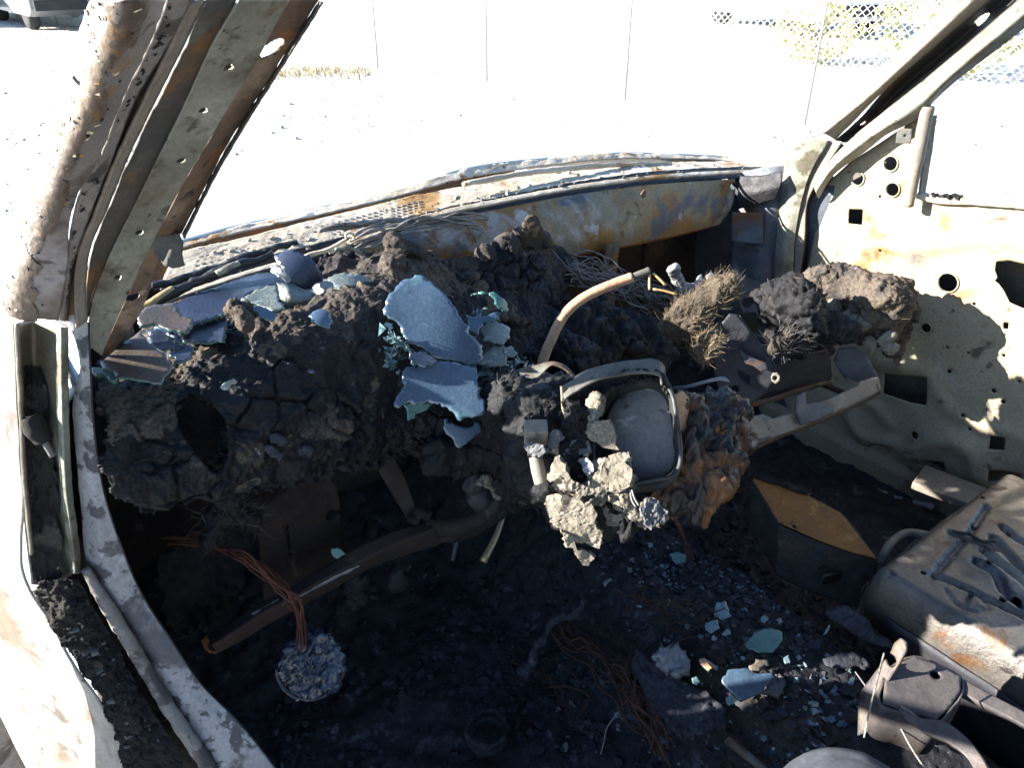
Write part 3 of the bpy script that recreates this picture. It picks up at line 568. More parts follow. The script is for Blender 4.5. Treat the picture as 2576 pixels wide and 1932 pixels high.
# ---- near hinge pillar below it
hp = loft('hinge_pillar', [[(-0.1332,0.9188,1.2836),(-0.1476,0.9222,1.2295),(-0.1425,0.9197,1.2253),(-0.1637,0.9272,1.1200),(-0.1910,0.9228,0.9797),(-0.2036,0.9204,0.9095),(-0.1941,0.8946,0.8132),(-0.1825,0.8504,0.7135),(-0.1637,0.7980,0.6299),(-0.1523,0.7717,0.5849)],
    [(-0.1253,0.9072,1.2855),(-0.1363,0.9082,1.2316),(-0.1427,0.9083,1.1812),(-0.1573,0.9116,1.1048),(-0.1742,0.9068,1.0007),(-0.1860,0.8981,0.9165),(-0.1745,0.8762,0.8277),(-0.1563,0.8345,0.7282),(-0.1348,0.7855,0.6521),(-0.1257,0.7521,0.5849)],
    [(-0.1107,0.9103,1.2809),(-0.1222,0.9088,1.2310),(-0.1339,0.9073,1.1788),(-0.1524,0.9075,1.0840),(-0.1622,0.9029,0.9976),(-0.1626,0.8949,0.9360),(-0.1579,0.8809,0.8514),(-0.1448,0.8547,0.7883),(-0.1277,0.8192,0.7163),(-0.1021,0.7781,0.6653),(-0.0712,0.7195,0.5754)]],
    'whiteflake', P_, nu=170, nv=34, disp=rough(.0012, 60, 13), thick=.004)
loft('inner_return', [[(-0.1222,0.9088,1.2310),(-0.1339,0.9073,1.1788),(-0.1524,0.9075,1.0840),(-0.1622,0.9029,0.9976),(-0.1626,0.8949,0.9360),(-0.1579,0.8809,0.8514),(-0.1448,0.8547,0.7883),(-0.1277,0.8192,0.7163),(-0.1021,0.7781,0.6653),(-0.0712,0.7195,0.5754)],
    [tuple(EYE+(np.array(p)-EYE)*1.06) for p in [(-0.1222,0.9088,1.2310),(-0.1339,0.9073,1.1788),(-0.1524,0.9075,1.0840),(-0.1622,0.9029,0.9976),(-0.1626,0.8949,0.9360),(-0.1579,0.8809,0.8514),(-0.1448,0.8547,0.7883),(-0.1277,0.8192,0.7163),(-0.1021,0.7781,0.6653),(-0.0712,0.7195,0.5754)]]], 'blacksteel', hp, nu=60, nv=6, thick=.002)
loft('seal_channel', [[(-0.1528,0.9322,1.2241),(-0.1792,0.9334,1.1226),(-0.2071,0.9360,0.9976),(-0.2204,0.9352,0.9228),(-0.2263,0.9269,0.8953)], [(-0.1522,0.9131,1.2321),(-0.1780,0.9146,1.1316),(-0.2053,0.9180,1.0083),(-0.2182,0.9176,0.9345),(-0.2241,0.9134,0.9046)], [(-0.1487,0.9027,1.2351),(-0.1741,0.9043,1.1354),(-0.2006,0.9077,1.0128),(-0.2127,0.9079,0.9387),(-0.2192,0.9061,0.9074)], [(-0.1418,0.9106,1.2293),(-0.1674,0.9120,1.1290),(-0.1942,0.9147,1.0052),(-0.2063,0.9154,0.9297),(-0.2139,0.9132,0.8989)]], 'galv', hp, nu=110, nv=22, lin=True, disp=rough(.0012, 70, 16), thick=.002)
rail = [(-0.2076,0.9082,0.9083),(-0.2005,0.8919,0.8629),(-0.1907,0.8707,0.8034),(-0.1821,0.8484,0.7511),(-0.1745,0.8263,0.7082),(-0.1626,0.7956,0.6576),(-0.1503,0.7678,0.6015)]
tube('seal_rail', rail, [.006, .0085, .009, .009, .0095, .01], 'flange', hp, n=14, seg=90, disp=.0022)
# recess between pillar and wing, with soot and a scorched plug lying in it
loft('wing_gap', [[(-0.1895,0.9423,1.2344),(-0.2123,0.9430,1.1421),(-0.2378,0.9424,1.0351),(-0.2584,0.9374,0.9369),(-0.2668,0.9344,0.8940)], [(-0.1712,0.9754,1.2194),(-0.1962,0.9789,1.1186),(-0.2234,0.9766,1.0074),(-0.2456,0.9701,0.9056),(-0.2529,0.9606,0.8649)], [(-0.1505,0.9289,1.2258),(-0.1735,0.9304,1.1343),(-0.1983,0.9332,1.0228),(-0.2196,0.9275,0.9230),(-0.2252,0.9245,0.8930)]],
     'galv', hp, nu=70, nv=24, disp=rough(.0015, 40, 14), thick=.002)
loft('soot', [[(-0.1933,0.9598,1.1750),(-0.2170,0.9548,1.1136),(-0.2374,0.9471,1.0320),(-0.2584,0.9374,0.9369),(-0.2655,0.9289,0.8976)], [(-0.1851,0.9723,1.1708),(-0.2020,0.9562,1.1071),(-0.2222,0.9488,1.0240),(-0.2438,0.9332,0.9320),(-0.2508,0.9226,0.8940)], [(-0.1773,0.9665,1.1708),(-0.1850,0.9396,1.1093),(-0.2009,0.9331,1.0240),(-0.2236,0.9211,0.9299),(-0.2285,0.9154,0.8969)]],
     'rubbersoot', hp, nu=110, nv=50, disp=char(.006, .02, 21), ragged=.008)
tube('plug', [(-0.2040,0.9320,1.1252),(-0.2038,0.9260,1.1071),(-0.2008,0.9246,1.0942)], [.011, .013, .011], 'rubbersoot', hp, n=12, seg=16, disp=.0025)
tube('plug_pin', [(-0.2014,0.9220,1.0979),(-0.1980,0.9138,1.0759)], [.0045, .004], 'stub', hp, n=8, seg=8)
loft('edge_strip', [[(-0.1901,0.9371,1.2365),(-0.2121,0.9344,1.1462),(-0.2374,0.9342,1.0400),(-0.2579,0.9305,0.9417)], [(-0.1873,0.9354,1.2371),(-0.2094,0.9324,1.1462),(-0.2349,0.9324,1.0400),(-0.2556,0.9288,0.9417)]], 'tansteel', hp, nu=60, nv=4, thick=.006, disp=rough(.001, 90, 3))
# scorched sealing strip and charred rubber down the door shut
loft('charred_seal', [[(-0.2735,0.9274,0.8934),(-0.2636,0.9059,0.8375),(-0.2559,0.8825,0.7768),(-0.2455,0.8574,0.7246),(-0.2397,0.8344,0.6783),(-0.2464,0.8097,0.6112)], [(-0.2431,0.9033,0.9149),(-0.2339,0.8870,0.8718),(-0.2247,0.8674,0.8139),(-0.2174,0.8390,0.7517),(-0.2150,0.8131,0.6941),(-0.2141,0.7822,0.6160)], [(-0.2157,0.8991,0.9073),(-0.2112,0.8858,0.8534),(-0.2006,0.8639,0.7838),(-0.1947,0.8339,0.7279),(-0.1823,0.8007,0.6684),(-0.1687,0.7637,0.5969)]],
     'rubbersoot', hp, nu=170, nv=70, disp=char(.008, .03, 24), ragged=.005)
loft('shut_face', [[tuple(EYE+(np.array(q)-EYE)*1.03) for q in [(-0.2520,0.9305,0.9037),(-0.2407,0.9099,0.8567),(-0.2313,0.8852,0.8019),(-0.2240,0.8562,0.7390),(-0.2216,0.8282,0.6825),(-0.2207,0.7946,0.6064)]], [tuple(EYE+(np.array(q)-EYE)*1.025) for q in [(-0.2052,0.9110,0.9048),(-0.1975,0.8941,0.8592),(-0.1875,0.8727,0.7994),(-0.1788,0.8501,0.7469),(-0.1712,0.8279,0.7039),(-0.1592,0.7970,0.6531),(-0.1459,0.7633,0.5897)]]], 'rubbersoot', hp, nu=60, nv=20, disp=char(.004, .02, 26), thick=.002)
def rubble(name, rails, n, size, mat, parent, seed):
    rg = np.random.default_rng(seed); G = surf(rails, 100, 40); N = grid_normals(G); V = []; F = []
    if (N*(EYE-G)).sum() < 0: N = -N
    for k in range(n):
        i, j = rg.integers(2, 38), rg.integers(2, 98); s = size*rg.uniform(.3, 1)**2; p = G[i, j]+N[i, j]*s*.6; b = len(V); c = rg.normal(size=(8, 3))*.28
        for q, (x, y, z) in enumerate([(-1, -1, -1), (1, -1, -1), (1, 1, -1), (-1, 1, -1), (-1, -1, 1), (1, -1, 1), (1, 1, 1), (-1, 1, 1)]): V.append(p+s*(np.array([x, y*.8, z*.6])+c[q]))
        F += [[b+q for q in f] for f in ((0, 3, 2, 1), (4, 5, 6, 7), (0, 1, 5, 4), (1, 2, 6, 5), (2, 3, 7, 6), (3, 0, 4, 7))]
    return mk(name, np.array(V), F, mat, parent, smooth=False, kind='stuff')
rubble('seal_crumbs', [[(-0.2682,0.9218,0.9149),(-0.2633,0.9013,0.8414),(-0.2557,0.8781,0.7809)], [(-0.2173,0.8888,0.9213),(-0.2111,0.8768,0.8610),(-0.2037,0.8576,0.7919)]], 60, .004, 'rubbersoot', hp, 4)
rubble('seal_crumbs', [[(-0.2584,0.9008,0.8598),(-0.2379,0.8201,0.6683)], [(-0.2167,0.8737,0.8408),(-0.1936,0.7928,0.6619)]], 40, .004, 'ashgrey', hp, 5)
# ---- outer wing / door skin at the lower left, in full sun
wing = loft('front_wing', [[(-0.2669,1.1049,1.1929),(-0.3282,1.1243,0.9639),(-0.3659,1.1296,0.7966),(-0.3659,1.1098,0.7173),(-0.3596,1.0837,0.6448),(-0.3591,1.0649,0.5723),(-0.3614,1.0363,0.4461)], [(-0.2189,1.0035,1.2184),(-0.2686,1.0125,1.0058),(-0.3003,1.0134,0.8507),(-0.2978,0.9872,0.7587),(-0.2929,0.9620,0.6825),(-0.2919,0.9430,0.6114),(-0.2977,0.9281,0.5230)], [(-0.1904,0.9433,1.2349),(-0.2383,0.9408,1.0363),(-0.2737,0.9303,0.8912),(-0.2639,0.9105,0.8336),(-0.2562,0.8869,0.7727),(-0.2457,0.8625,0.7194),(-0.2401,0.8409,0.6711),(-0.2468,0.8175,0.6017)]],
    'wingpaint', P_, nu=110, nv=50, disp=rough(.003, 14, 15), thick=.003)
box('sill', (-.16, -.1, .42), (.12, 1.5, .16), 'hoodpaint', P_, bev=.03)
# ---- bonnet, scuttle and windscreen base
e0 = [(0.0762,1.3600,1.1511),(0.1847,1.3750,1.1553),(0.2954,1.3900,1.1538),(0.5566,1.4100,1.1591),(0.7133,1.4200,1.1707),(0.9058,1.4200,1.1641),(1.1145,1.4100,1.1518),(1.3975,1.3900,1.1126),(1.6800,1.3600,1.0645)]
EB = [(-.16, e0[0][1]+.0, e0[0][2]-.012)]+list(e0)+[(1.5, e0[-1][1]-.0, e0[-1][2]-.01)]
bon = loft('bonnet', [EB, [(p[0], p[1]+.3, p[2]-.012) for p in EB], [(p[0], p[1]+.65, p[2]-.06) for p in EB], [(p[0], p[1]+.97, p[2]-.17) for p in EB]], 'hoodpaint', P_, nu=120, nv=40, disp=rough(.005, 5, 17), thick=.003, face=(.7, 1.5, 9))
e0b = [(0.0724,1.3450,1.1455),(0.1784,1.3600,1.1486),(0.2864,1.3700,1.1482),(0.5446,1.3900,1.1502),(0.6997,1.4000,1.1569),(0.8905,1.4000,1.1533),(1.0970,1.3900,1.1435),(1.3761,1.3700,1.1098),(1.6613,1.3450,1.0623)]
loft('bonnet_edge', [e0, e0b], 'rustyedge', bon, nu=160, nv=8, disp=rough(.003, 60, 18), thick=.003)
c1 = [(0.0700,1.3300,1.1463),(0.2231,1.3450,1.1445),(0.4146,1.3600,1.1484),(0.5964,1.3650,1.1529),(0.8635,1.3650,1.1468),(1.2175,1.3500,1.1249),(1.5850,1.3200,1.0796)]
c2 = [(0.0204,1.2500,1.1217),(0.1920,1.2700,1.1257),(0.3755,1.2850,1.1283),(0.5502,1.2900,1.1381),(0.7438,1.2900,1.1393),(0.9977,1.2800,1.1376),(1.2995,1.2700,1.1151),(1.5730,1.2500,1.0830)]
scut = loft('scuttle', [c1, c2], 'cowlash', P_, nu=220, nv=30, disp=char(.0022, .02, 41), thick=.003)
c2b = [(p[0], p[1]-.012, p[2]-.02) for p in c2]
c3b = [(0.0014,1.2150,1.1087),(0.1456,1.2350,1.1164),(0.3027,1.2500,1.1192),(0.5010,1.2600,1.1374),(0.7181,1.2550,1.1402),(0.9661,1.2450,1.1357),(1.2669,1.2400,1.1105),(1.5951,1.2200,1.0723)]
c3 = [(0.0031,1.2250,1.1110),(0.1496,1.2450,1.1189),(0.3078,1.2600,1.1230),(0.5071,1.2700,1.1419),(0.7255,1.2650,1.1444),(0.9749,1.2550,1.1393),(1.2775,1.2500,1.1135),(1.6076,1.2300,1.0757)]
loft('scuttle_channel', [c2, c2b, [(p[0], p[1]+.006, p[2]-.014) for p in c3b]], 'blacktrim', P_, nu=160, nv=12, disp=rough(.003, 60, 19), thick=.002)
loft('screen_flange', [c3, c3b], 'cowlash', P_, nu=200, nv=7, disp=rough(.0016, 70, 20), thick=.005)
rubble('scuttle_litter', [c1, c2], 70, .004, 'cowlash', scut, 7)
rubble('scuttle_litter', [c2, c3], 45, .004, 'ashgrey', scut, 8)
rubble('scuttle_glass', [[(0.5251,1.3000,1.1495),(0.7270,1.3000,1.1487),(1.0157,1.3000,1.1401)], [(0.5070,1.2700,1.1401),(0.7054,1.2700,1.1418),(0.9887,1.2700,1.1370)]], 22, .006, 'glassclear', scut, 9)
# perforations of the scuttle grille
def grille():
    G = surf([c1, c2], 120, 30); N = grid_normals(G)
    if N[..., 2].mean() < 0: N = -N
    V = []; F = []
    for i in range(10, 24, 4):
        for j in range(4, 40, 1):
            p, n = G[i, j], N[i, j]; u = (G[i, j+1]-G[i, j-1]); u /= np.linalg.norm(u); v = np.cross(n, u); b = len(V); p = p+n*.0012
            V += [p-u*.0032-v*.0022, p+u*.0032-v*.0022, p+u*.0032+v*.0022, p-u*.0032+v*.0022]+[p-n*.004-u*.0032-v*.0022, p-n*.004+u*.0032-v*.0022, p-n*.004+u*.0032+v*.0022, p-n*.004-u*.0032+v*.0022]
            F += [[b, b+1, b+2, b+3], [b, b+4, b+5, b+1], [b+1, b+5, b+6, b+2], [b+2, b+6, b+7, b+3], [b+3, b+7, b+4, b]]
    mk('grille_studs', np.array(V), F, 'flange', scut, smooth=False, kind='stuff')
grille()
# scuttle panel under the windscreen (facing the cabin)
cp = loft('scuttle_panel', [[(p[0], p[1]-.004, p[2]-.012) for p in [(0.3027,1.2500,1.1192),(0.5011,1.2600,1.1392),(0.7181,1.2550,1.1402),(0.9662,1.2450,1.1346),(1.1849,1.2400,1.1177),(1.4049,1.2300,1.0935)]], [(0.3069,1.2320,1.0761),(0.5074,1.2400,1.1018),(0.7138,1.2330,1.1006),(0.9503,1.2240,1.0944),(1.1701,1.2200,1.0748),(1.4061,1.2200,1.0494)], [(0.3050,1.2220,1.0255),(0.5061,1.2250,1.0594),(0.7080,1.2170,1.0514),(0.9380,1.2060,1.0432),(1.1578,1.2020,1.0298),(1.3791,1.2060,1.0132)], [(0.3108,1.2250,0.9853),(0.5092,1.2250,1.0249),(0.7142,1.2170,1.0144),(0.9416,1.2060,0.9980),(1.1482,1.2020,0.9871),(1.3519,1.2100,0.9786)]],
    'cowlpanel', P_, nu=150, nv=50, disp=rough(.007, 9, 22), thick=.003, holes=[([(1.3977,1.2220,1.0658)][0], .009)])
blob('stud', [([(1.0634,1.2080,1.1062)][0], (.009, .004, .009))], 'rustbrown', cp, voxel=.002)
loft('panel_hem', [[(0.7178,1.2300,1.0137),(0.9451,1.2100,0.9994),(1.1511,1.2050,0.9891),(1.3576,1.2150,0.9798)], [(0.7218,1.2320,1.0048),(0.9476,1.2120,0.9905),(1.1544,1.2070,0.9809),(1.3580,1.2170,0.9719)]], 'rustorange', cp, nu=70, nv=4, thick=.003)
# bulkhead
fw = loft('bulkhead', [[(-.26, 1.33, 1.08), (.4, 1.36, 1.1), (1.5, 1.33, 1.08)], [(-.26, 1.36, .8), (.4, 1.4, .8), (1.5, 1.36, .8)], [(-.26, 1.3, .5), (.4, 1.34, .5), (1.5, 1.3, .5)], [(-.26, 1.0, .37), (.4, 1.05, .37), (1.5, 1.0, .37)]], 'sootrust', P_, nu=90, nv=60, disp=rough(.015, 9, 23), thick=.003)
for x in (.95, 1.1, 1.25): tube('stiffener', [(x, 1.345, 1.05), (x+.01, 1.365, .8), (x, 1.31, .55)], .012, 'sootrust', fw, n=8, seg=10)
# far corner under the windscreen
cor = loft('cowl_side', [[(1.4400,1.2350,1.0920),(1.4300,1.2220,1.0098),(1.4100,1.2043,0.9257),(1.3900,1.1823,0.8165)], [(1.4550,1.1438,1.1246),(1.4500,1.1239,1.0466),(1.4350,1.1116,0.9466),(1.4200,1.0854,0.8414)], [(1.4700,1.1177,1.1276),(1.4700,1.1140,1.0509),(1.4600,1.0973,0.9455),(1.4500,1.0801,0.8358)]], 'bluesteel', P_, nu=80, nv=50, disp=rough(.004, 14, 24), thick=.003)
loft('cowl_gusset', [[(1.4100,1.2142,1.0928),(1.4150,1.1665,1.1011),(1.4200,1.1051,1.1247)], [(1.3900,1.1982,1.0505),(1.4000,1.1546,1.0670),(1.4100,1.0921,1.0979)], [(1.4000,1.2042,1.0083),(1.4100,1.1616,1.0282),(1.4200,1.1093,1.0542)]], 'blacksteel', cor, nu=50, nv=24, disp=rough(.003, 30, 25), thick=.002)  # black colour stands in for the shadow over this gusset
plate('access_plate', [(1.3566,1.1820,1.0151),(1.4116,1.1270,1.0144),(1.4133,1.1141,0.9362),(1.3582,1.1696,0.9393)], 'bluesteel', cor, thick=.003, cell=.004, bend=lambda u, v: -.012*np.exp(-((u)/.03)**2), disp=rough(.001, 40, 3))
plate('lower_gusset', [(1.3474,1.1329,0.8552),(1.3690,1.1098,0.8588),(1.3980,1.0701,0.8489),(1.4086,1.0485,0.8329),(1.3845,1.0459,0.7804),(1.3417,1.0926,0.7748),(1.3399,1.1179,0.8145)], 'bluesteel', cor, thick=.003, cell=.004, holes=[([(1.3700,1.1061,0.7915)][0], .012)], disp=rough(.001, 40, 4))
# ---- far windscreen pillar and hinge pillar
fp = loft('far_windscreen_pillar', [[(1.4300,1.0543,1.2111),(1.4300,0.9636,1.3219),(1.4300,0.8823,1.4202),(1.4300,0.8082,1.5068),(1.4300,0.7865,1.5310)], [(1.4200,1.0102,1.2276),(1.4200,0.9210,1.3199),(1.4200,0.8359,1.4198),(1.4200,0.7660,1.5045),(1.4200,0.7462,1.5304)], [(1.4600,1.0041,1.2097),(1.4600,0.9176,1.3249),(1.4600,0.8259,1.4283),(1.4600,0.7534,1.5083),(1.4600,0.7333,1.5321)]], 'tansteel', P_, nu=90, nv=24, disp=rough(.0018, 20, 26), thick=.003)
G = surf([[(1.4700,1.0092,1.2066),(1.4700,0.9632,1.2594),(1.4700,0.9204,1.3251),(1.4700,0.8307,1.4267),(1.4700,0.7579,1.5078),(1.4700,0.7377,1.5317)], [(1.5000,1.0135,1.1997),(1.5200,0.9671,1.2470),(1.5300,0.9318,1.3078),(1.5300,0.8317,1.4208),(1.5300,0.7631,1.5007),(1.5300,0.7428,1.5253)], [(1.4700,0.9801,1.2086),(1.4700,0.9308,1.2645),(1.4700,0.8806,1.3176),(1.4700,0.7928,1.4115),(1.4700,0.7171,1.4970),(1.4700,0.6904,1.5267)]], 260, 60)
gridobj('pillar_groove', G, 'groove', fp, disp=rough(.0012, 40, 27), holes=[(ctr(G, [(1.5300,0.7874,1.4725)][0]), .014), (ctr(G, [(1.5200,0.9810,1.2433)][0]), .0075)], thick=.002)
loft('far_door_frame', [[(1.4600,1.0376,1.0981),(1.4600,1.0160,1.1520),(1.4600,0.9741,1.2103),(1.4600,0.8752,1.3188),(1.4600,0.7879,1.4121),(1.4600,0.7127,1.4972),(1.4600,0.6861,1.5267)], [(1.4500,1.0230,1.0897),(1.4400,0.9877,1.1511),(1.4400,0.9363,1.2136),(1.4400,0.8386,1.3043),(1.4400,0.7545,1.4060),(1.4400,0.6839,1.4875),(1.4400,0.6586,1.5178)], [(1.4700,1.0222,1.0679),(1.4700,0.9955,1.1304),(1.4700,0.9387,1.1893),(1.4700,0.8917,1.2399),(1.4700,0.8319,1.2849),(1.4700,0.8034,1.3306),(1.4700,0.7554,1.3861),(1.4700,0.7120,1.4324),(1.4700,0.6737,1.4742)]], 'galv', P_, nu=140, nv=34, disp=rough(.0018, 25, 28), thick=.003)
fh = loft('far_hinge_pillar', [[(1.4550,1.1222,1.1419),(1.4600,1.1227,1.0669),(1.4550,1.1153,0.9869),(1.4500,1.1056,0.9105),(1.4400,1.0878,0.8115)], [(1.4300,1.0478,1.2117),(1.4400,1.0727,1.1334),(1.4450,1.0780,1.0422),(1.4400,1.0689,0.9576),(1.4400,1.0504,0.8244)], [(1.4450,1.0121,1.2087),(1.4500,1.0480,1.1114),(1.4550,1.0569,1.0348),(1.4550,1.0546,0.9585),(1.4500,1.0311,0.8284)]], 'galv', P_, nu=120, nv=40, disp=rough(.002, 20, 29), thick=.003)
loft('far_seal_channel', [[(1.4550,1.0182,1.2064),(1.4600,1.0541,1.1075),(1.4600,1.0599,1.0321),(1.4600,1.0575,0.9555),(1.4600,1.0386,0.8234)], [(1.4550,0.9852,1.2074),(1.4600,1.0323,1.1030),(1.4650,1.0469,1.0542),(1.4650,1.0366,0.9726),(1.4650,1.0265,0.8262)]], 'tansteel', fh, nu=80, nv=10, disp=rough(.001, 60, 30), thick=.004)
loft('shut_gap', [[(1.4750,0.9958,1.2019),(1.4750,1.0402,1.0977),(1.4750,1.0512,1.0503),(1.4750,1.0415,0.9681),(1.4750,1.0302,0.8104)], [(1.5400,1.0104,1.1768),(1.5400,1.0575,1.0791),(1.5400,1.0678,1.0277),(1.5400,1.0559,0.9508),(1.5400,1.0422,0.7895)]], 'blacksteel', fh, nu=60, nv=6, thick=.002)
# ---- far door
DX = 1.5
def door():
    out = [(1.5000,1.0442,1.0395),(1.5000,1.0287,1.0973),(1.5000,0.9802,1.1583),(1.5000,0.9189,1.2133),(1.5000,0.8439,1.2847),(1.5000,0.8295,1.2869),(1.5000,0.8170,1.2134),(1.5000,0.8085,1.1125),(1.5000,0.7878,1.1259),(1.5000,0.6885,1.1408),(1.5000,0.5767,1.1566),(1.5000,0.4543,1.1680),(1.5000,0.3224,0.7837),(1.5000,0.3767,0.5314),(1.5000,0.5122,0.4491),(1.5000,0.7224,0.3622),(1.5000,0.9442,0.2853),(1.5000,1.0168,0.3498),(1.5000,1.0381,0.5892),(1.5000,1.0317,0.8396),(1.5000,1.0316,0.9657)]
    H = []
    def circ(a, r2=None): H.append((a[0], a[1])+((a[1]*r2, 0) if r2 else ()))
    cs = [(1.5000,0.9504,1.1271),(1.5000,0.8822,1.1753),(1.5000,0.8628,1.1217),(1.5000,0.6910,0.9540),(1.5000,0.7073,0.8375),(1.5000,0.8533,0.9814),(1.5000,0.8894,1.0998),(1.5000,0.6267,0.9260),(1.5000,0.6514,0.8113),(1.5000,0.6055,0.8153),(1.5000,0.6319,0.7572),(1.5000,0.5330,0.7518),(1.5000,0.5087,0.7361),(1.5000,0.5726,0.6715),(1.5000,0.5508,0.6438),(1.5000,0.6615,0.5676),(1.5000,0.5388,0.8367),(1.5000,0.4937,0.7944)]
    rs = [.0145, .0155, .0145, .0205, .011, .0042, .004, .004, .0045, .004, .005, .005, .005, .0045, .0045, .01, .004, .004]
    for c, r in zip(cs, rs): circ((c, r))
    for q in ([(1.5000,0.9558,1.0543),(1.5000,0.9217,1.0612),(1.5000,0.9150,1.0255),(1.5000,0.9503,1.0199)], [(1.5000,0.8891,1.2508),(1.5000,0.8557,1.2544),(1.5000,0.8503,1.2241),(1.5000,0.8835,1.2205)], [(1.5000,0.6115,1.0275),(1.5000,0.5880,1.0371),(1.5000,0.5554,1.0392),(1.5000,0.5223,1.0367),(1.5000,0.4952,0.9527),(1.5000,0.5353,0.9496),(1.5000,0.5617,0.9527),(1.5000,0.5782,0.9713),(1.5000,0.5927,0.9833),(1.5000,0.6027,0.9872),(1.5000,0.5999,0.9954),(1.5000,0.6093,1.0091)],
              [(1.5000,0.5599,0.9079),(1.5000,0.5502,0.9101),(1.5000,0.5468,0.8964),(1.5000,0.5569,0.8939)], [(1.5000,0.7715,0.6887),(1.5000,0.6708,0.7254),(1.5000,0.6581,0.6521),(1.5000,0.6927,0.6422),(1.5000,0.7631,0.6345)], [(1.5000,0.9006,0.4493),(1.5000,0.8656,0.4611),(1.5000,0.8606,0.4232),(1.5000,0.8952,0.4111)], [(1.5000,0.7784,0.4865),(1.5000,0.7169,0.5019),(1.5000,0.7140,0.4731),(1.5000,0.7739,0.4565)],
              [(1.5000,0.5084,0.6484),(1.5000,0.4790,0.6603),(1.5000,0.4730,0.6263),(1.5000,0.5010,0.6163)], [(1.5000,0.6320,0.5098),(1.5000,0.5835,0.5265),(1.5000,0.5751,0.5062),(1.5000,0.5809,0.4898),(1.5000,0.6160,0.4816),(1.5000,0.6324,0.4915)], [(1.5000,0.4852,0.5689),(1.5000,0.4262,0.5894),(1.5000,0.4184,0.5646),(1.5000,0.4779,0.5400)]): H.append(q)
    ridge = [([(1.5000,0.8471,0.5780),(1.5000,0.8245,0.5235),(1.5000,0.7802,0.4936),(1.5000,0.7148,0.5161)], .02, .022), ([(1.5000,0.6567,0.5098),(1.5000,0.6190,0.5689),(1.5000,0.5659,0.5982),(1.5000,0.5230,0.5861),(1.5000,0.5008,0.5444)], .022, .03), ([(1.5000,0.9386,0.5130),(1.5000,0.8681,0.5744),(1.5000,0.7809,0.5912),(1.5000,0.7268,0.5614)], .01, .018), ([(1.5000,0.7836,0.7134),(1.5000,0.6813,0.7351),(1.5000,0.6131,0.6745),(1.5000,0.4484,0.6741)], .009, .02), ([(1.5000,0.8911,0.9793),(1.5000,0.7817,1.0059),(1.5000,0.6560,1.0616),(1.5000,0.5564,1.0807)], .008, .02), ([(1.5000,0.7792,0.9023),(1.5000,0.7474,0.8039),(1.5000,0.7313,0.7245)], .012, .02)]
    c, U, V, n = (np.array([1.5, .5, .8]), np.array([0, -1., 0]), np.array([0, 0, 1.]), np.array([-1., 0, 0]))
    rp = [((np.asarray(cr(p, 24))-c).dot(np.stack([U, V], 1)), a, w) for p, a, w in ridge]
    def relief(u, v):
        Q = np.stack([u, v], 1); h = np.zeros(len(u))
        for pl, a, w in rp:
            d = np.min(np.linalg.norm(Q[:, None]-pl[None], axis=2), axis=1); h += a*np.exp(-(d/w)**2)
        P3 = np.stack([np.zeros(len(u)), u, v], 1)
        return h+.012*(fbm(P3*5, 3, 4)-.5)+.002*(fbm(P3*40, 3, 5)-.5)-.02*np.clip((v+.1)*-3, 0, 1)
    d = plate('far_door', out, 'doorsteel', P_, thick=.0016, cell=.0055, holes=H, bend=relief, basis=(c, U, V, n))
    for c0, r0 in list(zip(cs, rs)):
        if r0 > .008: tube('hole_rim', [(1.5-.002+float(relief(np.array([-(c0[1]-.5)]), np.array([c0[2]-.8]))[0])*-1, c0[1]+(r0+.0015)*cos(q), c0[2]+(r0+.0015)*sin(q)) for q in np.linspace(0, 2*pi, 25)], .002, 'doorsteel', d, n=6, seg=36)
    return d
fd = door()
sk = [(1.6000,1.1315,1.0002),(1.6000,1.0379,1.1323),(1.6000,0.8936,1.2661),(1.6000,0.8783,1.2684),(1.6000,0.8675,1.1902),(1.6000,0.8560,1.0838),(1.6000,0.8342,1.0980),(1.6000,0.7290,1.1138),(1.6000,0.6106,1.1305),(1.6000,0.4811,1.1426),(1.6000,0.3568,0.7807),(1.6000,0.4155,0.5207),(1.6000,0.7764,0.3343),(1.6000,1.0121,0.2648),(1.6000,1.0840,0.3119),(1.6000,1.0924,0.7949)]
plate('outer_skin', [(1.6, p[1], p[2]) for p in sk], 'groove', fd, thick=.002, cell=.03)
tube('window_divider', [(1.4600,0.8145,1.3105),(1.4600,0.8113,1.2596),(1.4600,0.8076,1.2072),(1.4600,0.8047,1.1531),(1.4600,0.8003,1.1048)], [.0135, .0135, .0125, .012, .01], 'tansteel', fd, n=10, seg=30, disp=.001)
loft('glass_run', [[(1.4800,0.8171,1.2909),(1.4800,0.8074,1.2179),(1.4800,0.7929,1.1314)], [(1.5000,0.8104,1.2897),(1.5000,0.8004,1.2165),(1.5000,0.7906,1.1271)]], 'tansteel', fd, nu=50, nv=8, disp=rough(.001, 60, 31), thick=.004)
tube('window_ledge', [(1.4900,0.8000,1.1248),(1.4900,0.7606,1.1246),(1.4900,0.6832,1.1393),(1.4900,0.5724,1.1564)], .009, 'cowlash', fd, n=8, seg=30, disp=.002)
plate('mirror_bracket', [(1.4579,0.8653,1.2574),(1.4640,0.8369,1.2622),(1.4620,0.8320,1.2324),(1.4559,0.8606,1.2286)], 'groove', fd, thick=.004, cell=.003, holes=[([(1.4600,0.8471,1.2467)][0], .003)])
rubble('ledge_soot', [[(1.5000,0.7903,1.1262),(1.5000,0.7145,1.1383)], [(1.4800,0.7791,1.1285),(1.4800,0.7048,1.1395)]], 70, .005, 'rubbersoot', fd, 12)
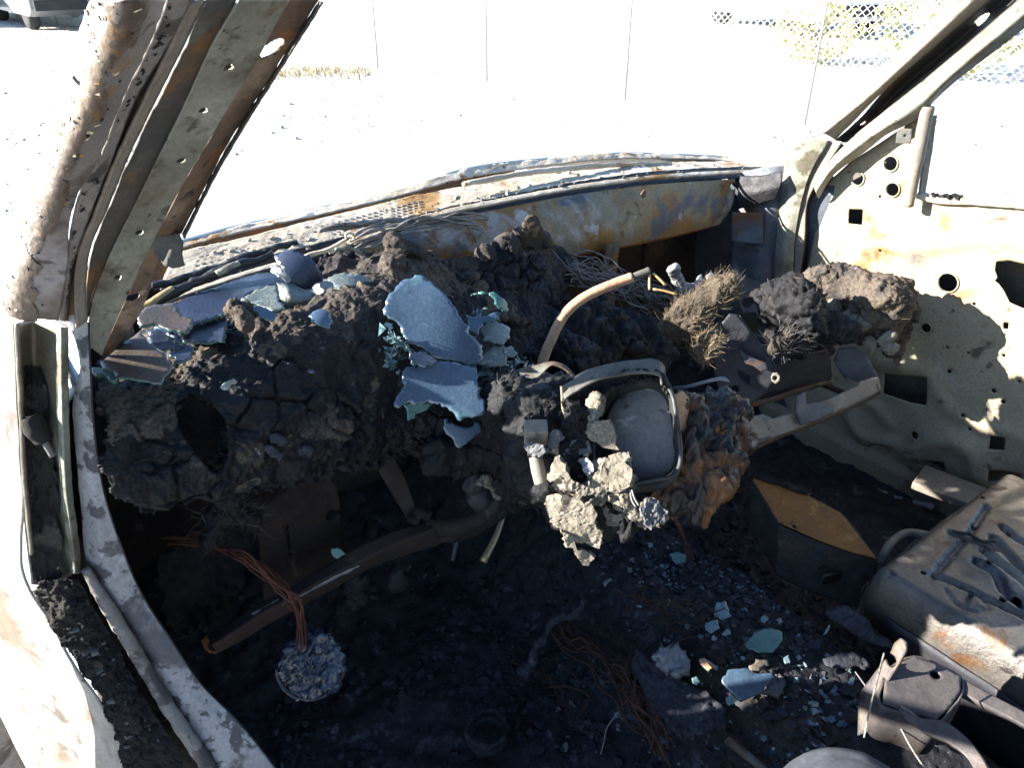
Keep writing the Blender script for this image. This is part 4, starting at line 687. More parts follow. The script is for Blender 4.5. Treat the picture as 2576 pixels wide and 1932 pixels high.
# far sill and its bright scratched edge
tube('sill_edge', [(1.4700,0.8423,0.3486),(1.4700,0.7229,0.3888),(1.4700,0.6243,0.4036),(1.4700,0.5599,0.4257)], [.004, .007, .006, .009], 'alu', P_, n=6, seg=40, disp=.004)
box('seat_mount', [(1.4200,0.5115,0.5286)][0], (.09, .16, .02), 'tansteel', P_, Matrix.Rotation(.2, 3, 'Z'), .004)
# ---- cabin floor with tunnel, covered in burnt debris
def cabin_floor():
    nx, ny = 330, 360; X, Y = np.meshgrid(np.linspace(-.13, 1.5, nx), np.linspace(-.55, 1.32, ny)); P = np.stack([X.ravel(), Y.ravel(), np.zeros(nx*ny)], 1)
    t = np.exp(-((P[:, 0]-.68)/.17)**4); z = .40+.17*t+.6*np.clip(P[:, 1]-1.02, 0, 1)**1.3
    W = warp(P, 9, .03); f1, f2, cid = worley(W*22, 5); deb = np.clip(fbm(P*6, 3, 8)-.4, 0, 1)*4
    z += .03*(fbm(P*7, 4, 1)-.5)+.028*(fbm(P*28, 4, 2)-.5)+.012*np.clip(deb, 0, 1)*cid*np.clip((f2-f1)*4, 0, 1)+.007*(fbm(P*110, 3, 3)-.5)
    P[:, 2] = z; i = np.arange(nx*ny).reshape(ny, nx); F = np.stack([i[:-1, :-1], i[:-1, 1:], i[1:, 1:], i[1:, :-1]], -1).reshape(-1, 4)
    o = mk('cabin_floor', P, F, 'floorchar', P_); return o, P
cf, CFP = cabin_floor()
def fz(x, y): return CFP[((CFP[:, 0]-x)**2+(CFP[:, 1]-y)**2).argmin(), 2]
def scat(name, n, mat, seed, area, size, flat=.25, parent=None):
    rg = np.random.default_rng(seed); V = []; F = []
    for k in range(n):
        x, y = rg.uniform(area[0], area[1]), rg.uniform(area[2], area[3]); s = size*rg.uniform(.25, 1)**2; z = fz(x, y)+s*.3; b = len(V); a = rg.uniform(0, 6.3); Rm = np.array(Matrix.Rotation(a, 3, 'Z') @ Matrix.Rotation(rg.normal()*.5, 3, 'X'))
        for (u, v, w) in ((-1, -.6, -1), (.9, -.8, -1), (.8, .7, -1), (-.7, .8, -1), (-1, -.6, 1), (.9, -.8, 1), (.8, .7, 1), (-.7, .8, 1)):
            V.append(np.array([x, y, z])+Rm.dot(np.array([u, v, w*flat])*s*rg.uniform(.7, 1.2, 3)))
        F += [[b+q for q in f] for f in ((0, 3, 2, 1), (4, 5, 6, 7), (0, 1, 5, 4), (1, 2, 6, 5), (2, 3, 7, 6), (3, 0, 4, 7))]
    return mk(name, np.array(V), F, mat, parent, smooth=False, kind='stuff')
scat('burnt_crumbs', 1500, 'floorchar', 31, (-.05, 1.2, .25, 1.1), .011, .4, cf)
scat('grey_crumbs', 700, 'greychar', 32, (.3, .95, .3, .85), .01, .35, cf)
g = scat('glass_crumbs', 300, 'crumb', 33, (.44, .84, .3, .7), .0062, .3); setp(g, 'blue green crumbs of broken glass strewn over the tunnel', 'broken glass', kind='stuff')
# roof and tail of the shell (above and behind the view)
def roof():
    n, m = 30, 30; G = np.empty((m, n, 3))
    for i in range(m):
        for j in range(n):
            u, v = j/(n-1), i/(m-1); G[i, j] = (.05+1.34*u, .42-2.3*v, 1.70+.06*(1-(2*u-1)**4)-.05*(2*v-1)**2)
    return gridobj('roof', G, 'rustbrown', P_, face=(0, 0, 0), disp=rough(.006, 4, 40), thick=.004)
roof()
for sx, xx in ((-1, -.05), (1, 1.47)):
    tube('roof_rail', [(xx+(.09 if sx < 0 else -.05), .5, 1.64), (xx+(.09 if sx < 0 else -.05), -.5, 1.70), (xx+(.09 if sx < 0 else -.05), -1.8, 1.64)], .03, 'rustbrown', P_, n=8, seg=14)
    tube('rear_pillar', [(xx, -.75, .4), (xx-sx*.02, -.78, 1.1), (xx-sx*.08, -.85, 1.69)], .05, 'rustbrown', P_, n=8, seg=12)
    for yy in (1.75, -1.1):
        a = np.linspace(0, 2*pi, 33)[:-1]; pr = [(.03, -.05), (.17, -.09), (.2, -.1), (.22, -.09), (.2, .08), (.22, .1), (.19, .09), (.05, .02)]
        V = np.array([[xx-sx*.02+q, yy+r*cos(w), .22+r*sin(w)] for r, q in pr for w in a]); k = 32
        mk('wheel', V, [[i*k+j, i*k+(j+1) % k, (i+1)*k+(j+1) % k, (i+1)*k+j] for i in range(7) for j in range(k)], 'rustbrown', P_)
box('floor_pan', (.69, -.2, .355), (1.56, 3.2, .02), 'blacksteel', P_, bev=.004)
for yy in (1.75, -1.1): tube('axle', [(-.03, yy, .22), (1.45, yy, .22)], .03, 'rustbrown', P_, n=8, seg=3)
for sx in (.25, 1.15): box('chassis_rail', (sx, .3, .3), (.07, 3.4, .09), 'rustbrown', P_, bev=.01)

# sides, tail and an added open near door (outside the picture, they shade the cabin)
loft('far_kick_panel', [[(1.5, .98, 1.1), (1.46, 1.2, 1.08), (1.44, 1.38, 1.06)], [(1.52, .98, .8), (1.49, 1.2, .8), (1.46, 1.4, .8)], [(1.52, .9, .33), (1.5, 1.2, .33), (1.48, 1.38, .33)]], 'bluesteel', P_, nu=30, nv=30, disp=rough(.006, 12, 44), thick=.003)
box('far_sill', (1.545, -.2, .38), (.1, 2.6, .17), 'doorsteel', P_, bev=.02)
loft('wing_side', [[(-.13, 1.02, 1.11), (-.1, 1.5, 1.1), (-.08, 2.3, .98)], [(-.2, 1.0, 1.06), (-.17, 1.5, 1.05), (-.13, 2.35, .93)], [(-.24, 1.0, .9), (-.22, 1.5, .9), (-.18, 2.35, .8)], [(-.22, 1.0, .45), (-.2, 1.4, .62), (-.15, 2.35, .5)]], 'hoodpaint', P_, nu=50, nv=30, face=(-3, 1, 1), disp=rough(.005, 8, 45), thick=.003)
loft('far_wing', [[(1.53, 1.02, 1.11), (1.55, 1.5, 1.1), (1.55, 2.3, .98)], [(1.62, 1.0, 1.0), (1.63, 1.5, 1.0), (1.6, 2.35, .85)], [(1.62, 1.0, .45), (1.62, 1.5, .6), (1.58, 2.35, .5)]], 'hoodpaint', P_, nu=40, nv=20, face=(5, 1, 1), disp=rough(.005, 8, 46), thick=.003)
loft('nose_panel', [[(-.08, 2.36, .98), (.7, 2.46, 1.0), (1.55, 2.36, .98)], [(-.1, 2.4, .5), (.7, 2.52, .5), (1.58, 2.4, .5)]], 'rustbrown', P_, nu=30, nv=12, face=(.7, 9, .7), thick=.004)
for xx, fx in ((-.17, -4), (1.6, 5)):
    loft('rear_side', [[(xx, -.75, 1.12), (xx, -2.2, 1.12)], [(xx, -.72, .38), (xx, -2.3, .5)]], 'rustbrown', P_, nu=20, nv=10, face=(fx, -1, .8), thick=.004)
loft('tail_panel', [[(.05, -1.9, 1.68), (1.4, -1.9, 1.68)], [(-.17, -2.3, .95), (1.6, -2.3, .95)], [(-.17, -2.35, .4), (1.6, -2.35, .4)]], 'rustbrown', P_, nu=12, nv=12, face=(.7, -9, 1), thick=.004)

loft('near_kick_panel', [[(-.15, .93, 1.12), (-.14, 1.15, 1.1), (-.12, 1.38, 1.08)], [(-.19, .93, .8), (-.17, 1.15, .8), (-.13, 1.4, .8)], [(-.16, .88, .33), (-.15, 1.15, .33), (-.13, 1.38, .33)]], 'blacksteel', P_, nu=30, nv=30, face=(.7, 1, .8), disp=rough(.006, 12, 47), thick=.004)

def sun_blocking_door():  # unseen open door, added and angled to keep sun off the cabin floor
    h = np.array([-.365, .935, 0]); e = np.array([-.9, -.43, 0]); e /= np.linalg.norm(e); p = lambda u, z: tuple(h+e*u+np.array([0, 0, z]))
    d = plate('sun_blocking_door', [p(0, .4), p(.95, .36), p(1.02, .7), p(1.0, 1.13), p(.5, 1.11), p(0, 1.08)], 'wingpaint', P_, thick=.05, cell=.02, off=0, disp=rough(.008, 6, 48))
    tube('window_frame', [p(.02, 1.08), p(.3, 1.33), p(.6, 1.58), p(.85, 1.64), p(.97, 1.55), p(1.0, 1.13)], .016, 'rustbrown', d, n=8, seg=40)
sun_blocking_door()

# ================================================================== charred dashboard
dash = thing('charred_dashboard', (.3, .95, .85), 'long slab of black and brown charred dashboard foam under the windscreen', 'dashboard')
rows = [
 [(-0.1121,1.1900,1.0475),(-0.0337,1.1900,1.0868),(0.0017,1.1900,1.1083),(0.1008,1.1900,1.1220),(0.2108,1.1900,1.1311),(0.3291,1.1900,1.1295),(0.3756,1.1600,1.1179),(0.4214,1.1600,1.1077),(0.4979,1.1600,1.0722),(0.6106,1.1700,1.0622),(0.7218,1.1800,1.0642),(0.8295,1.1700,0.9814)],
 [(-0.1185,1.1300,1.0654),(-0.0470,1.1300,1.0915),(-0.0091,1.1300,1.1092),(0.0809,1.1300,1.1213),(0.1827,1.1300,1.1322),(0.2876,1.1300,1.1346),(0.3490,1.1000,1.1584),(0.3915,1.1000,1.1623),(0.4642,1.1100,1.1176),(0.5780,1.1300,1.1073),(0.6877,1.1400,1.1170),(0.7950,1.1400,1.0300)],
 [(-0.1232,1.0900,1.0746),(-0.0569,1.0900,1.0901),(-0.0158,1.0900,1.1037),(0.0664,1.0900,1.1139),(0.1620,1.0900,1.1267),(0.2561,1.0900,1.1331),(0.3306,1.0700,1.1515),(0.3698,1.0600,1.1529),(0.4356,1.0700,1.1015),(0.5507,1.0900,1.0820),(0.6765,1.1100,1.0771),(0.7733,1.1200,1.0005)],
 [(-0.1322,1.0000,1.1011),(-0.0769,1.0000,1.0967),(-0.0346,1.0000,1.1003),(0.0357,1.0000,1.1082),(0.1189,1.0000,1.1259),(0.2056,1.0000,1.1289),(0.2847,1.0000,1.1304),(0.3345,1.0000,1.1169),(0.3885,1.0000,1.0666),(0.5051,1.0200,1.0362),(0.6386,1.0400,1.0216),(0.7222,1.0600,0.9629)],
 [(-0.1402,0.9450,1.1076),(-0.0917,0.9450,1.0898),(-0.0507,0.9450,1.0819),(0.0196,0.9450,1.0856),(0.0986,0.9450,1.0921),(0.1831,0.9450,1.0955),(0.2616,0.9450,1.0874),(0.3041,0.9450,1.0669),(0.3562,0.9450,1.0178),(0.4613,0.9450,0.9846),(0.5909,0.9700,0.9711),(0.6700,1.0000,0.9253)],
 [(-0.1489,0.9050,1.0918),(-0.1070,0.9050,1.0648),(-0.0613,0.9050,1.0570),(0.0055,0.9050,1.0489),(0.0883,0.9050,1.0437),(0.1785,0.9050,1.0343),(0.2449,0.9050,1.0125),(0.2878,0.9050,0.9916),(0.3457,0.9050,0.9580),(0.4466,0.9050,0.9214),(0.5493,0.9200,0.9205),(0.6242,0.9500,0.8862)],
 [(-0.1553,0.8800,1.0617),(-0.1171,0.8800,1.0239),(-0.0710,0.8800,1.0178),(-0.0052,0.8800,1.0040),(0.0834,0.8800,0.9897),(0.1825,0.8800,0.9817),(0.2466,0.8800,0.9608),(0.2903,0.8800,0.9394),(0.3493,0.8800,0.8982),(0.4379,0.8800,0.8625),(0.5293,0.9000,0.8746),(0.5952,0.9200,0.8502)],
 [(-0.1584,0.8800,1.0181),(-0.1236,0.8800,0.9833),(-0.0776,0.8800,0.9724),(-0.0111,0.8800,0.9542),(0.0880,0.8800,0.9247),(0.1831,0.8800,0.9146),(0.2546,0.8800,0.9058),(0.2998,0.8800,0.8822),(0.3560,0.8800,0.8298),(0.4427,0.8800,0.7815),(0.5095,0.8800,0.8237),(0.5577,0.8800,0.8244)]]
hole_c = np.array([(-0.0319,0.9080,1.0509)][0])
def vent(c): q = (c-hole_c)/np.array([.026, .05, .052]); return (q**2).sum(1)+.9*(fbm(c*40, 3, 7)-.5) > 1
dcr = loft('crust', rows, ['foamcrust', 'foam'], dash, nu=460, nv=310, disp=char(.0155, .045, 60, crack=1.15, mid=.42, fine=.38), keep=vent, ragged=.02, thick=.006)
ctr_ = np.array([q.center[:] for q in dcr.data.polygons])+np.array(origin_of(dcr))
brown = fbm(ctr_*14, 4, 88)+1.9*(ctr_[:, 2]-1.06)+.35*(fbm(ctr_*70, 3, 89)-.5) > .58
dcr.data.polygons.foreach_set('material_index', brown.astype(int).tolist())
loft('lower_face', [[(p[0], p[1]+.012, p[2]+.0) for p in rows[5]], [(p[0], p[1]+.02, p[2]-.03) for p in rows[7]]], 'foamdark', dash, nu=220, nv=60, disp=char(.014, .03, 61), ragged=.03, keep=vent, thick=.004)
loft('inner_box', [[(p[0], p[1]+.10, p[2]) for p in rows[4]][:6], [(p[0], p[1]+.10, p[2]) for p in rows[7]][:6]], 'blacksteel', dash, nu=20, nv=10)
# standing ridges and knobs of foam
blob('foam_knob', list(zip([(0.3706,1.0850,1.1614),(0.3418,1.0600,1.1480),(0.3925,1.0850,1.1469),(0.3255,1.0400,1.1343)], [.024, .02, .022, .016])), 'foam', dash, voxel=.003, disp=char(.006, .02, 62, crack=1.6))
blob('foam_ridge', list(zip([(0.5657,1.1200,1.1011),(0.6156,1.1300,1.1030),(0.6617,1.1400,1.1092),(0.6915,1.1450,1.1168),(0.7079,1.1400,1.0883)], [.017, .018, .017, .015, .018])), 'foam', dash, voxel=.003, disp=char(.006, .018, 63, crack=1.6))
blob('foam_curl', list(zip([(0.0607,1.0100,1.1610),(0.0666,1.0000,1.1562),(0.0695,0.9900,1.1495),(0.0697,1.0200,1.1633),(0.0853,1.0100,1.1544)], [.010, .011, .012, .009, .009])), 'foam', dash, voxel=.0025, disp=char(.005, .012, 65, crack=1.6))
blob('foam_pebbles', [(p, r*.7) for p, r in zip([(0.5077,0.9850,1.0341),(0.5285,0.9850,1.0246),(0.5455,0.9850,1.0123),(0.5243,0.9850,1.0033),(0.5457,0.9850,0.9933),(0.5587,0.9850,0.9933),(0.5371,0.9850,0.9785),(0.5157,0.9850,0.9753),(0.5502,0.9850,0.9687),(0.5460,0.9850,0.9504),(0.5242,0.9850,0.9611),(0.5074,0.9850,0.9931),(0.5628,0.9850,1.0113),(0.5373,0.9850,0.9412),(0.5677,0.9850,0.9713),(0.5547,0.9850,0.9516),(0.5763,0.9850,0.9843),(0.4912,0.9850,1.0313)], [.012, .014, .013, .012, .012, .012, .013, .012, .013, .013, .012, .011, .012, .012, .012, .013, .012, .01])], 'foam', dash, voxel=.0022, disp=rough(.0022, 60, 66))
# torn flap standing at the top of the ridge
plate('foam_flap', [(0.6612,1.1339,1.1456),(0.6811,1.1276,1.1468),(0.6911,1.1157,1.1210),(0.6907,1.1064,1.0927),(0.6801,1.1029,1.0717),(0.6657,1.1146,1.0922),(0.6391,1.1202,1.0825),(0.6255,1.1294,1.0965),(0.6495,1.1289,1.1189)], 'felt', dash, thick=.012, cell=.003, jagged=.002, bend=lambda u, v: .015*np.sin(u*40)+.01*np.cos(v*50), disp=rough(.004, 60, 71))
# loose charcoal mass under the dash in the middle, around the column
blob('column_crust', list(zip([(0.3860,0.8200,0.9935),(0.3793,0.8300,0.9485),(0.3970,0.8300,0.8972),(0.4083,0.8200,0.8520),(0.3766,0.8400,0.9000),(0.4112,0.8000,0.9774),(0.4208,0.8000,0.9308),(0.3292,0.8500,0.8870),(0.2933,0.8600,0.9098),(0.4120,0.8000,0.8897),(0.4256,0.8300,0.7998)], [.05, .05, .05, .045, .05, .04, .04, .035, .03, .05, .04])), 'coal', dash, voxel=.004, disp=char(.013, .022, 68), fibres=500, flen=.012, fmat='greywire')
blob('white_ash_clump', list(zip([(0.3511,0.8200,0.8512),(0.3602,0.8200,0.8354),(0.3988,0.8200,0.8217),(0.4148,0.8200,0.8024),(0.4271,0.8200,0.7803),(0.3714,0.8200,0.8184),(0.3417,0.8200,0.8515)], [.012, .012, .014, .014, .012, .01, .01])), 'ash', dash, voxel=.0025, disp=char(.006, .01, 69))

# ================================================================== steel under the dash
beam = thing('dash_support_beam', [(0.0500,0.9500,0.6715)][0], 'rusty pressed steel beam running across the dark footwell below the dashboard', 'beam')
loft('channel', [[(-0.0875,0.9550,0.6619),(-0.0610,0.9500,0.6718),(-0.0112,0.9500,0.6817),(0.0591,0.9500,0.6892),(0.1200,0.9500,0.7002),(0.1762,0.9500,0.7093),(0.2448,0.9500,0.7093),(0.3125,0.9500,0.6965)], [(-0.0874,0.9300,0.6659),(-0.0629,0.9250,0.6747),(-0.0136,0.9250,0.6859),(0.0557,0.9250,0.6935),(0.1186,0.9250,0.7006),(0.1766,0.9250,0.7002),(0.2488,0.9250,0.7015),(0.3092,0.9250,0.6980)], [(-0.0812,0.9550,0.6193),(-0.0551,0.9500,0.6233),(-0.0040,0.9500,0.6326),(0.0645,0.9500,0.6368),(0.1302,0.9500,0.6451),(0.1913,0.9500,0.6494),(0.2696,0.9500,0.6415),(0.3365,0.9500,0.6282)]], 'sootrust', beam, nu=130, nv=25, lin=True, disp=rough(.002, 40, 80), thick=.003)
tube('ground_edge', [(-0.0197,0.9350,0.6819),(0.0141,0.9350,0.6828),(0.0580,0.9350,0.6810),(0.1112,0.9350,0.6853),(0.1661,0.9350,0.6858)], [.0045, .006, .0055, .006, .004], 'alu', beam, n=7, seg=40, disp=.002)
plate('end_tab', [(-0.0980,0.9578,0.6559),(-0.0868,0.9584,0.6605),(-0.0686,0.9549,0.6620),(-0.0606,0.9551,0.6649),(-0.0602,0.9455,0.6522),(-0.0759,0.9432,0.6438),(-0.0846,0.9392,0.6357),(-0.0944,0.9459,0.6413)], 'rustorange', beam, thick=.003, cell=.003, holes=[([(-0.0811,0.9500,0.6432)][0], .009)], jagged=.001)
tube('cross_tube', [(0.3005,0.9500,0.6917),(0.3465,0.9500,0.6616),(0.4044,0.9500,0.6504),(0.4655,0.9500,0.6548),(0.5107,0.9500,0.6517)], [.014, .016, .016, .016, .016], 'sootrust', beam, n=12, seg=24)
loft('lower_lip', [[(0.3175,0.9400,0.6834),(0.3521,0.9400,0.6544),(0.3975,0.9400,0.6425),(0.4761,0.9400,0.6470)], [(0.3300,0.9450,0.6398),(0.3663,0.9450,0.6229),(0.4172,0.9450,0.6149),(0.5024,0.9450,0.6308)]], 'sootrust', beam, nu=40, nv=8, thick=.003, disp=rough(.001, 60, 2))
loft('strut', [[(0.2559,1.0300,0.8049),(0.2655,1.0000,0.7611),(0.2757,0.9700,0.7207),(0.2759,0.9550,0.7114)], [(0.2919,1.0200,0.8076),(0.2951,0.9900,0.7746),(0.2965,0.9650,0.7309),(0.3042,0.9550,0.7038)]], 'sootrust', beam, nu=40, nv=10, thick=.003, disp=rough(.0015, 40, 81))
blob('strut_foot', list(zip([(0.2947,0.9500,0.7204),(0.3056,0.9500,0.7108),(0.2831,0.9500,0.7177)], [.013, .012, .012])), 'foamdark', beam, voxel=.003, disp=char(.004, .012, 82))
bp = plate('pedal_bracket', [(0.0504,1.0669,0.7340),(0.0665,1.0743,0.7743),(0.1055,1.0751,0.7878),(0.1338,1.0752,0.7951),(0.1745,1.0730,0.7946),(0.1934,1.0669,0.7693),(0.1933,1.0600,0.7357),(0.1854,1.0390,0.6308),(0.1711,1.0296,0.5810),(0.0253,1.0414,0.6025),(0.0389,1.0550,0.6725)], 'sootrust', None, thick=.003, cell=.006, holes=[([(0.1752,1.0600,0.7080)][0], .011), [(0.0939,1.0660,0.7188),(0.0993,1.0655,0.7177),(0.0925,1.0539,0.6590),(0.0877,1.0544,0.6600)]], bend=lambda u, v: .006*np.sin(u*30), disp=rough(.003, 20, 83))
setp(bp, 'flat brown steel pedal bracket plate with a slot behind the beam', 'bracket')
bp2 = plate('kick_plate', [(-0.0687,1.0621,0.7826),(0.0026,1.0751,0.7729),(0.0475,1.0792,0.7477),(-0.0055,1.0462,0.6438),(-0.0662,1.0263,0.6101),(-0.1353,1.0175,0.6373),(-0.1198,1.0450,0.7525)], 'coal', None, thick=.003, cell=.005, jagged=.004, disp=char(.012, .03, 84)); setp(bp2, 'sooty black kick plate left of the pedal bracket', 'panel')
bp3 = blob('hanging_tatters', list(zip([(-0.0104,0.9700,0.8895),(-0.0204,0.9700,0.8661),(-0.0299,0.9700,0.8457),(0.0061,0.9700,0.8567),(0.0164,0.9700,0.8333),(0.0228,0.9700,0.8189),(-0.0356,0.9700,0.8304)], [.02, .02, .018, .018, .014, .012, .014])), 'foamdark', None, voxel=.004, disp=char(.012, .015, 85), fibres=160, flen=.03, fmat='greywire'); setp(bp3, 'burnt tatters with loose strands hanging under the left dashboard', 'debris')
pin = thing('brass_rod', [(0.3924,0.9000,0.5929)][0], 'long brass coloured rod hanging below the steering column', 'rod')
tube('shaft', [(0.4712,0.9300,0.6652),(0.4253,0.9000,0.6355),(0.3821,0.8800,0.6136)], [.0045, .006, .0075], 'brassrod', pin, n=10, seg=12)
blob('rod_socket', list(zip([(0.4778,0.9300,0.6711)], [.018])), 'darksteel', pin, voxel=.003)
p2 = tube('thin_rod', [(0.3573,0.9300,0.6384),(0.3481,0.9300,0.5996)], .004, 'bluesteel'); setp(p2, 'short thin grey rod beside the brass coloured rod', 'rod')
# cup on the column end above the rod
cup = blob('column_end_cap', list(zip([(0.3469,0.8500,0.8464),(0.3502,0.8500,0.8293),(0.3608,0.8500,0.7923),(0.3761,0.8500,0.7727),(0.3920,0.8500,0.7609)], [.016, .02, .026, .028, .024])), 'darksteel', None, voxel=.004, disp=rough(.003, 30, 86)); setp(cup, 'dark rounded column end cap under the white ash clump', 'cap')

# ---- red wires and the melted disc they hang from
bundle('red_wire_bundle', [(-0.0921,1.0500,0.7957),(-0.0556,1.0200,0.7941),(-0.0268,0.9800,0.7848),(-0.0086,0.9300,0.7892),(0.0120,0.9100,0.7662),(0.0314,0.9050,0.7315),(0.0397,0.9000,0.6984),(0.0419,0.8950,0.6640),(0.0360,0.8900,0.6383),(0.0331,0.8900,0.6187)], 11, .006, .0016, 'copper', 'bundle of bare red copper wires draped over the beam', 'wires', seed=2, seg=44)
md = thing('melted_disc', [(0.0443,0.8850,0.5758)][0], 'round melted disc hanging on red wires below the beam', 'disc')
c, U, V_, n_ = plane_of([(0.0179,0.9197,0.6060),(0.0889,0.8839,0.5908),(0.0666,0.8500,0.5393),(-0.0035,0.8861,0.5551)])
a = np.linspace(0, 2*pi, 40)[:-1]
blob('disc', [(c+.044*(cos(q)*U+sin(q)*V_), .012) for q in a[::2]]+[(c+.024*(cos(q)*U+sin(q)*V_), .014) for q in a[::4]]+[(c, .014)], 'glasssoot', md, voxel=.0028, disp=char(.007, .012, 87))
tube('disc_rim', [c+.054*(cos(q)*U+sin(q)*V_)+n_*.004 for q in np.linspace(3.4, 6.4, 24)], .003, 'bluesteel', md, n=6, seg=40, disp=.001)
rg_ = thing('metal_ring', [(0.2573,0.6895,0.4500)][0], 'round dark ring lying on the driver floor near the bottom edge', 'ring')
cc = np.array([(0.2554,0.6865,0.4550)][0]); tube('rim', [cc+.034*np.array([cos(q), sin(q), 0]) for q in np.linspace(0, 2*pi, 40)], .0045, 'floorchar', rg_, n=8, seg=60, disp=.005)
tube('collar', [cc+np.array([.031*cos(q), .031*sin(q), -.018]) for q in np.linspace(0, 2*pi, 40)], .009, 'floorchar', rg_, n=8, seg=48, disp=.003)
wb = bundle('floor_wire_bundle', [(0.4434,0.7413,0.5200),(0.4501,0.6738,0.5300),(0.4541,0.6237,0.5400),(0.4482,0.5804,0.5450),(0.4376,0.5441,0.5450),(0.4304,0.5120,0.5400),(0.4246,0.4848,0.5300),(0.4229,0.4621,0.5200)], 16, .012, .0021, 'loomcopper', 'thick bundle of charred copper wires lying over the tunnel', 'wires', seed=4, seg=40)
bundle('hanging_wires', [(0.6885,0.7000,0.6899),(0.7184,0.6900,0.6150),(0.7442,0.6800,0.5500),(0.7460,0.6600,0.5124),(0.7665,0.6400,0.4710)], 4, .004, .0011, 'copper', 'few thin copper wires hanging from the steering wheel hub to the tunnel', 'wires', seed=5)
t_ = tube('fine_wire', [(0.4467,0.5519,0.5300),(0.4259,0.5558,0.5000),(0.4032,0.5552,0.4800),(0.3875,0.5444,0.4700),(0.3739,0.5360,0.4600)], .0011, 'greywire', n=5, seg=30); setp(t_, 'single fine wire looping from the copper bundle to the bottom edge', 'wire')
bundle('cowl_wires', [(1.3975,0.9000,0.3202),(1.5490,0.9200,0.2642),(1.7102,0.9400,0.2153)], 5, .012, .0012, 'copper', 'few thin red wires sticking up behind the rusty console box', 'wires', seed=6, seg=16)

# ================================================================== steering wheel hub with burnt airbag module
hub = thing('steering_wheel_hub', [(0.3927,0.5714,1.0058)][0], 'burnt steering wheel hub and airbag tray with flaking pale ash', 'steering wheel')
HN = np.array([-.52, -.55, .65]); HN /= np.linalg.norm(HN)
rim = np.array([(0.4266,0.6164,1.0950),(0.4477,0.6038,1.1013),(0.4661,0.5911,1.1052),(0.4751,0.5758,1.0995),(0.4750,0.5627,1.0883),(0.4691,0.5498,1.0727),(0.4609,0.5343,1.0529),(0.4520,0.5195,1.0334),(0.4430,0.5115,1.0193),(0.4325,0.5102,1.0099),(0.4186,0.5190,1.0062),(0.4002,0.5309,1.0015),(0.3821,0.5432,0.9975),(0.3647,0.5566,0.9949),(0.3566,0.5699,0.9996),(0.3612,0.5817,1.0134),(0.3689,0.5944,1.0302),(0.3794,0.6064,1.0488),(0.3914,0.6156,1.0662),(0.4041,0.6211,1.0809),(0.4162,0.6213,1.0908)])
rimc = rim.mean(0)
def ring_loft(name, loops, mat, parent, **kw):
    L = [np.concatenate([cr(np.concatenate([l, l[:1]]), 81)]) for l in loops]; return gridobj(name, np.stack(L), mat, parent, **kw)
fl_ = rimc+(rim-rimc)*.8-HN*.05; fm = rimc+(rim-rimc)*.93-HN*.03
tray = ring_loft('airbag_tray', [rimc+(rim-rimc)*1.02-HN*.012, rimc+(rim-rimc)*1.015+HN*.002, rim, rimc+(rim-rimc)*.965-HN*.006, fm, fl_, rimc+(rim-rimc)*.4-HN*.052, rimc+(rim-rimc)*.01-HN*.052], 'oliveenamel', hub, thick=.002, disp=rough(.0012, 40, 90))
tube('tray_rim', list(rimc+(rim-rimc)*1.0)+[rim[0]], .0032, 'oliveenamel', tray, n=8, seg=120)
dc = np.array([(0.4428,0.5729,1.0394)][0])-HN*.02
U1 = np.cross([0, 0, 1.], HN); U1 /= np.linalg.norm(U1); V1 = np.cross(HN, U1)
P, N, F = blobgeo([((0, 0, 0), (.058, .058, .016))], .003)
P = np.array([dc+p[0]*U1*.95+p[1]*V1*1.18+p[2]*HN for p in P]); mk('inflator_dome', rough(.0015, 60, 91)(P, np.repeat(HN[None], len(P), 0)), F, 'domesteel', tray)
back = np.array([(0.3853,0.6812,1.0812),(0.4002,0.6751,1.0879),(0.4177,0.6693,1.0970),(0.4531,0.6487,1.1079),(0.4777,0.6302,1.1118),(0.4959,0.6147,1.1133),(0.4996,0.6063,1.1092),(0.4927,0.5944,1.0936),(0.4887,0.5659,1.0663),(0.4703,0.5323,1.0231),(0.4489,0.5183,0.9942),(0.3991,0.5482,0.9796),(0.3635,0.5755,0.9742),(0.3496,0.6004,0.9841),(0.3590,0.6250,1.0125),(0.3686,0.6499,1.0413)])
bc = back.mean(0)
ring_loft('back_shell', [bc+(back-bc)*.93+HN*.0, bc+(back-bc)*1.0-HN*.004, bc+(back-bc)*1.02-HN*.02, bc+(back-bc)*.96-HN*.06, bc+(back-bc)*.5-HN*.085, bc+(back-bc)*.01-HN*.085], 'oliveenamel', hub, thick=.002, disp=rough(.002, 25, 92))
loft('shell_lip', [[(0.3655,0.6575,1.0979),(0.3797,0.6521,1.1049),(0.3965,0.6463,1.1142),(0.4317,0.6274,1.1240),(0.4568,0.6107,1.1265),(0.4751,0.5974,1.1268),(0.4799,0.5913,1.1232),(0.4762,0.5818,1.1061)], [(0.3545,0.6386,1.0902),(0.3696,0.6341,1.0995),(0.3894,0.6267,1.1095),(0.4189,0.6104,1.1172),(0.4424,0.5954,1.1204),(0.4585,0.5829,1.1194),(0.4637,0.5774,1.1172),(0.4622,0.5707,1.1063)]], 'stub', hub, nu=60, nv=14, disp=rough(.0018, 50, 93), thick=.003)
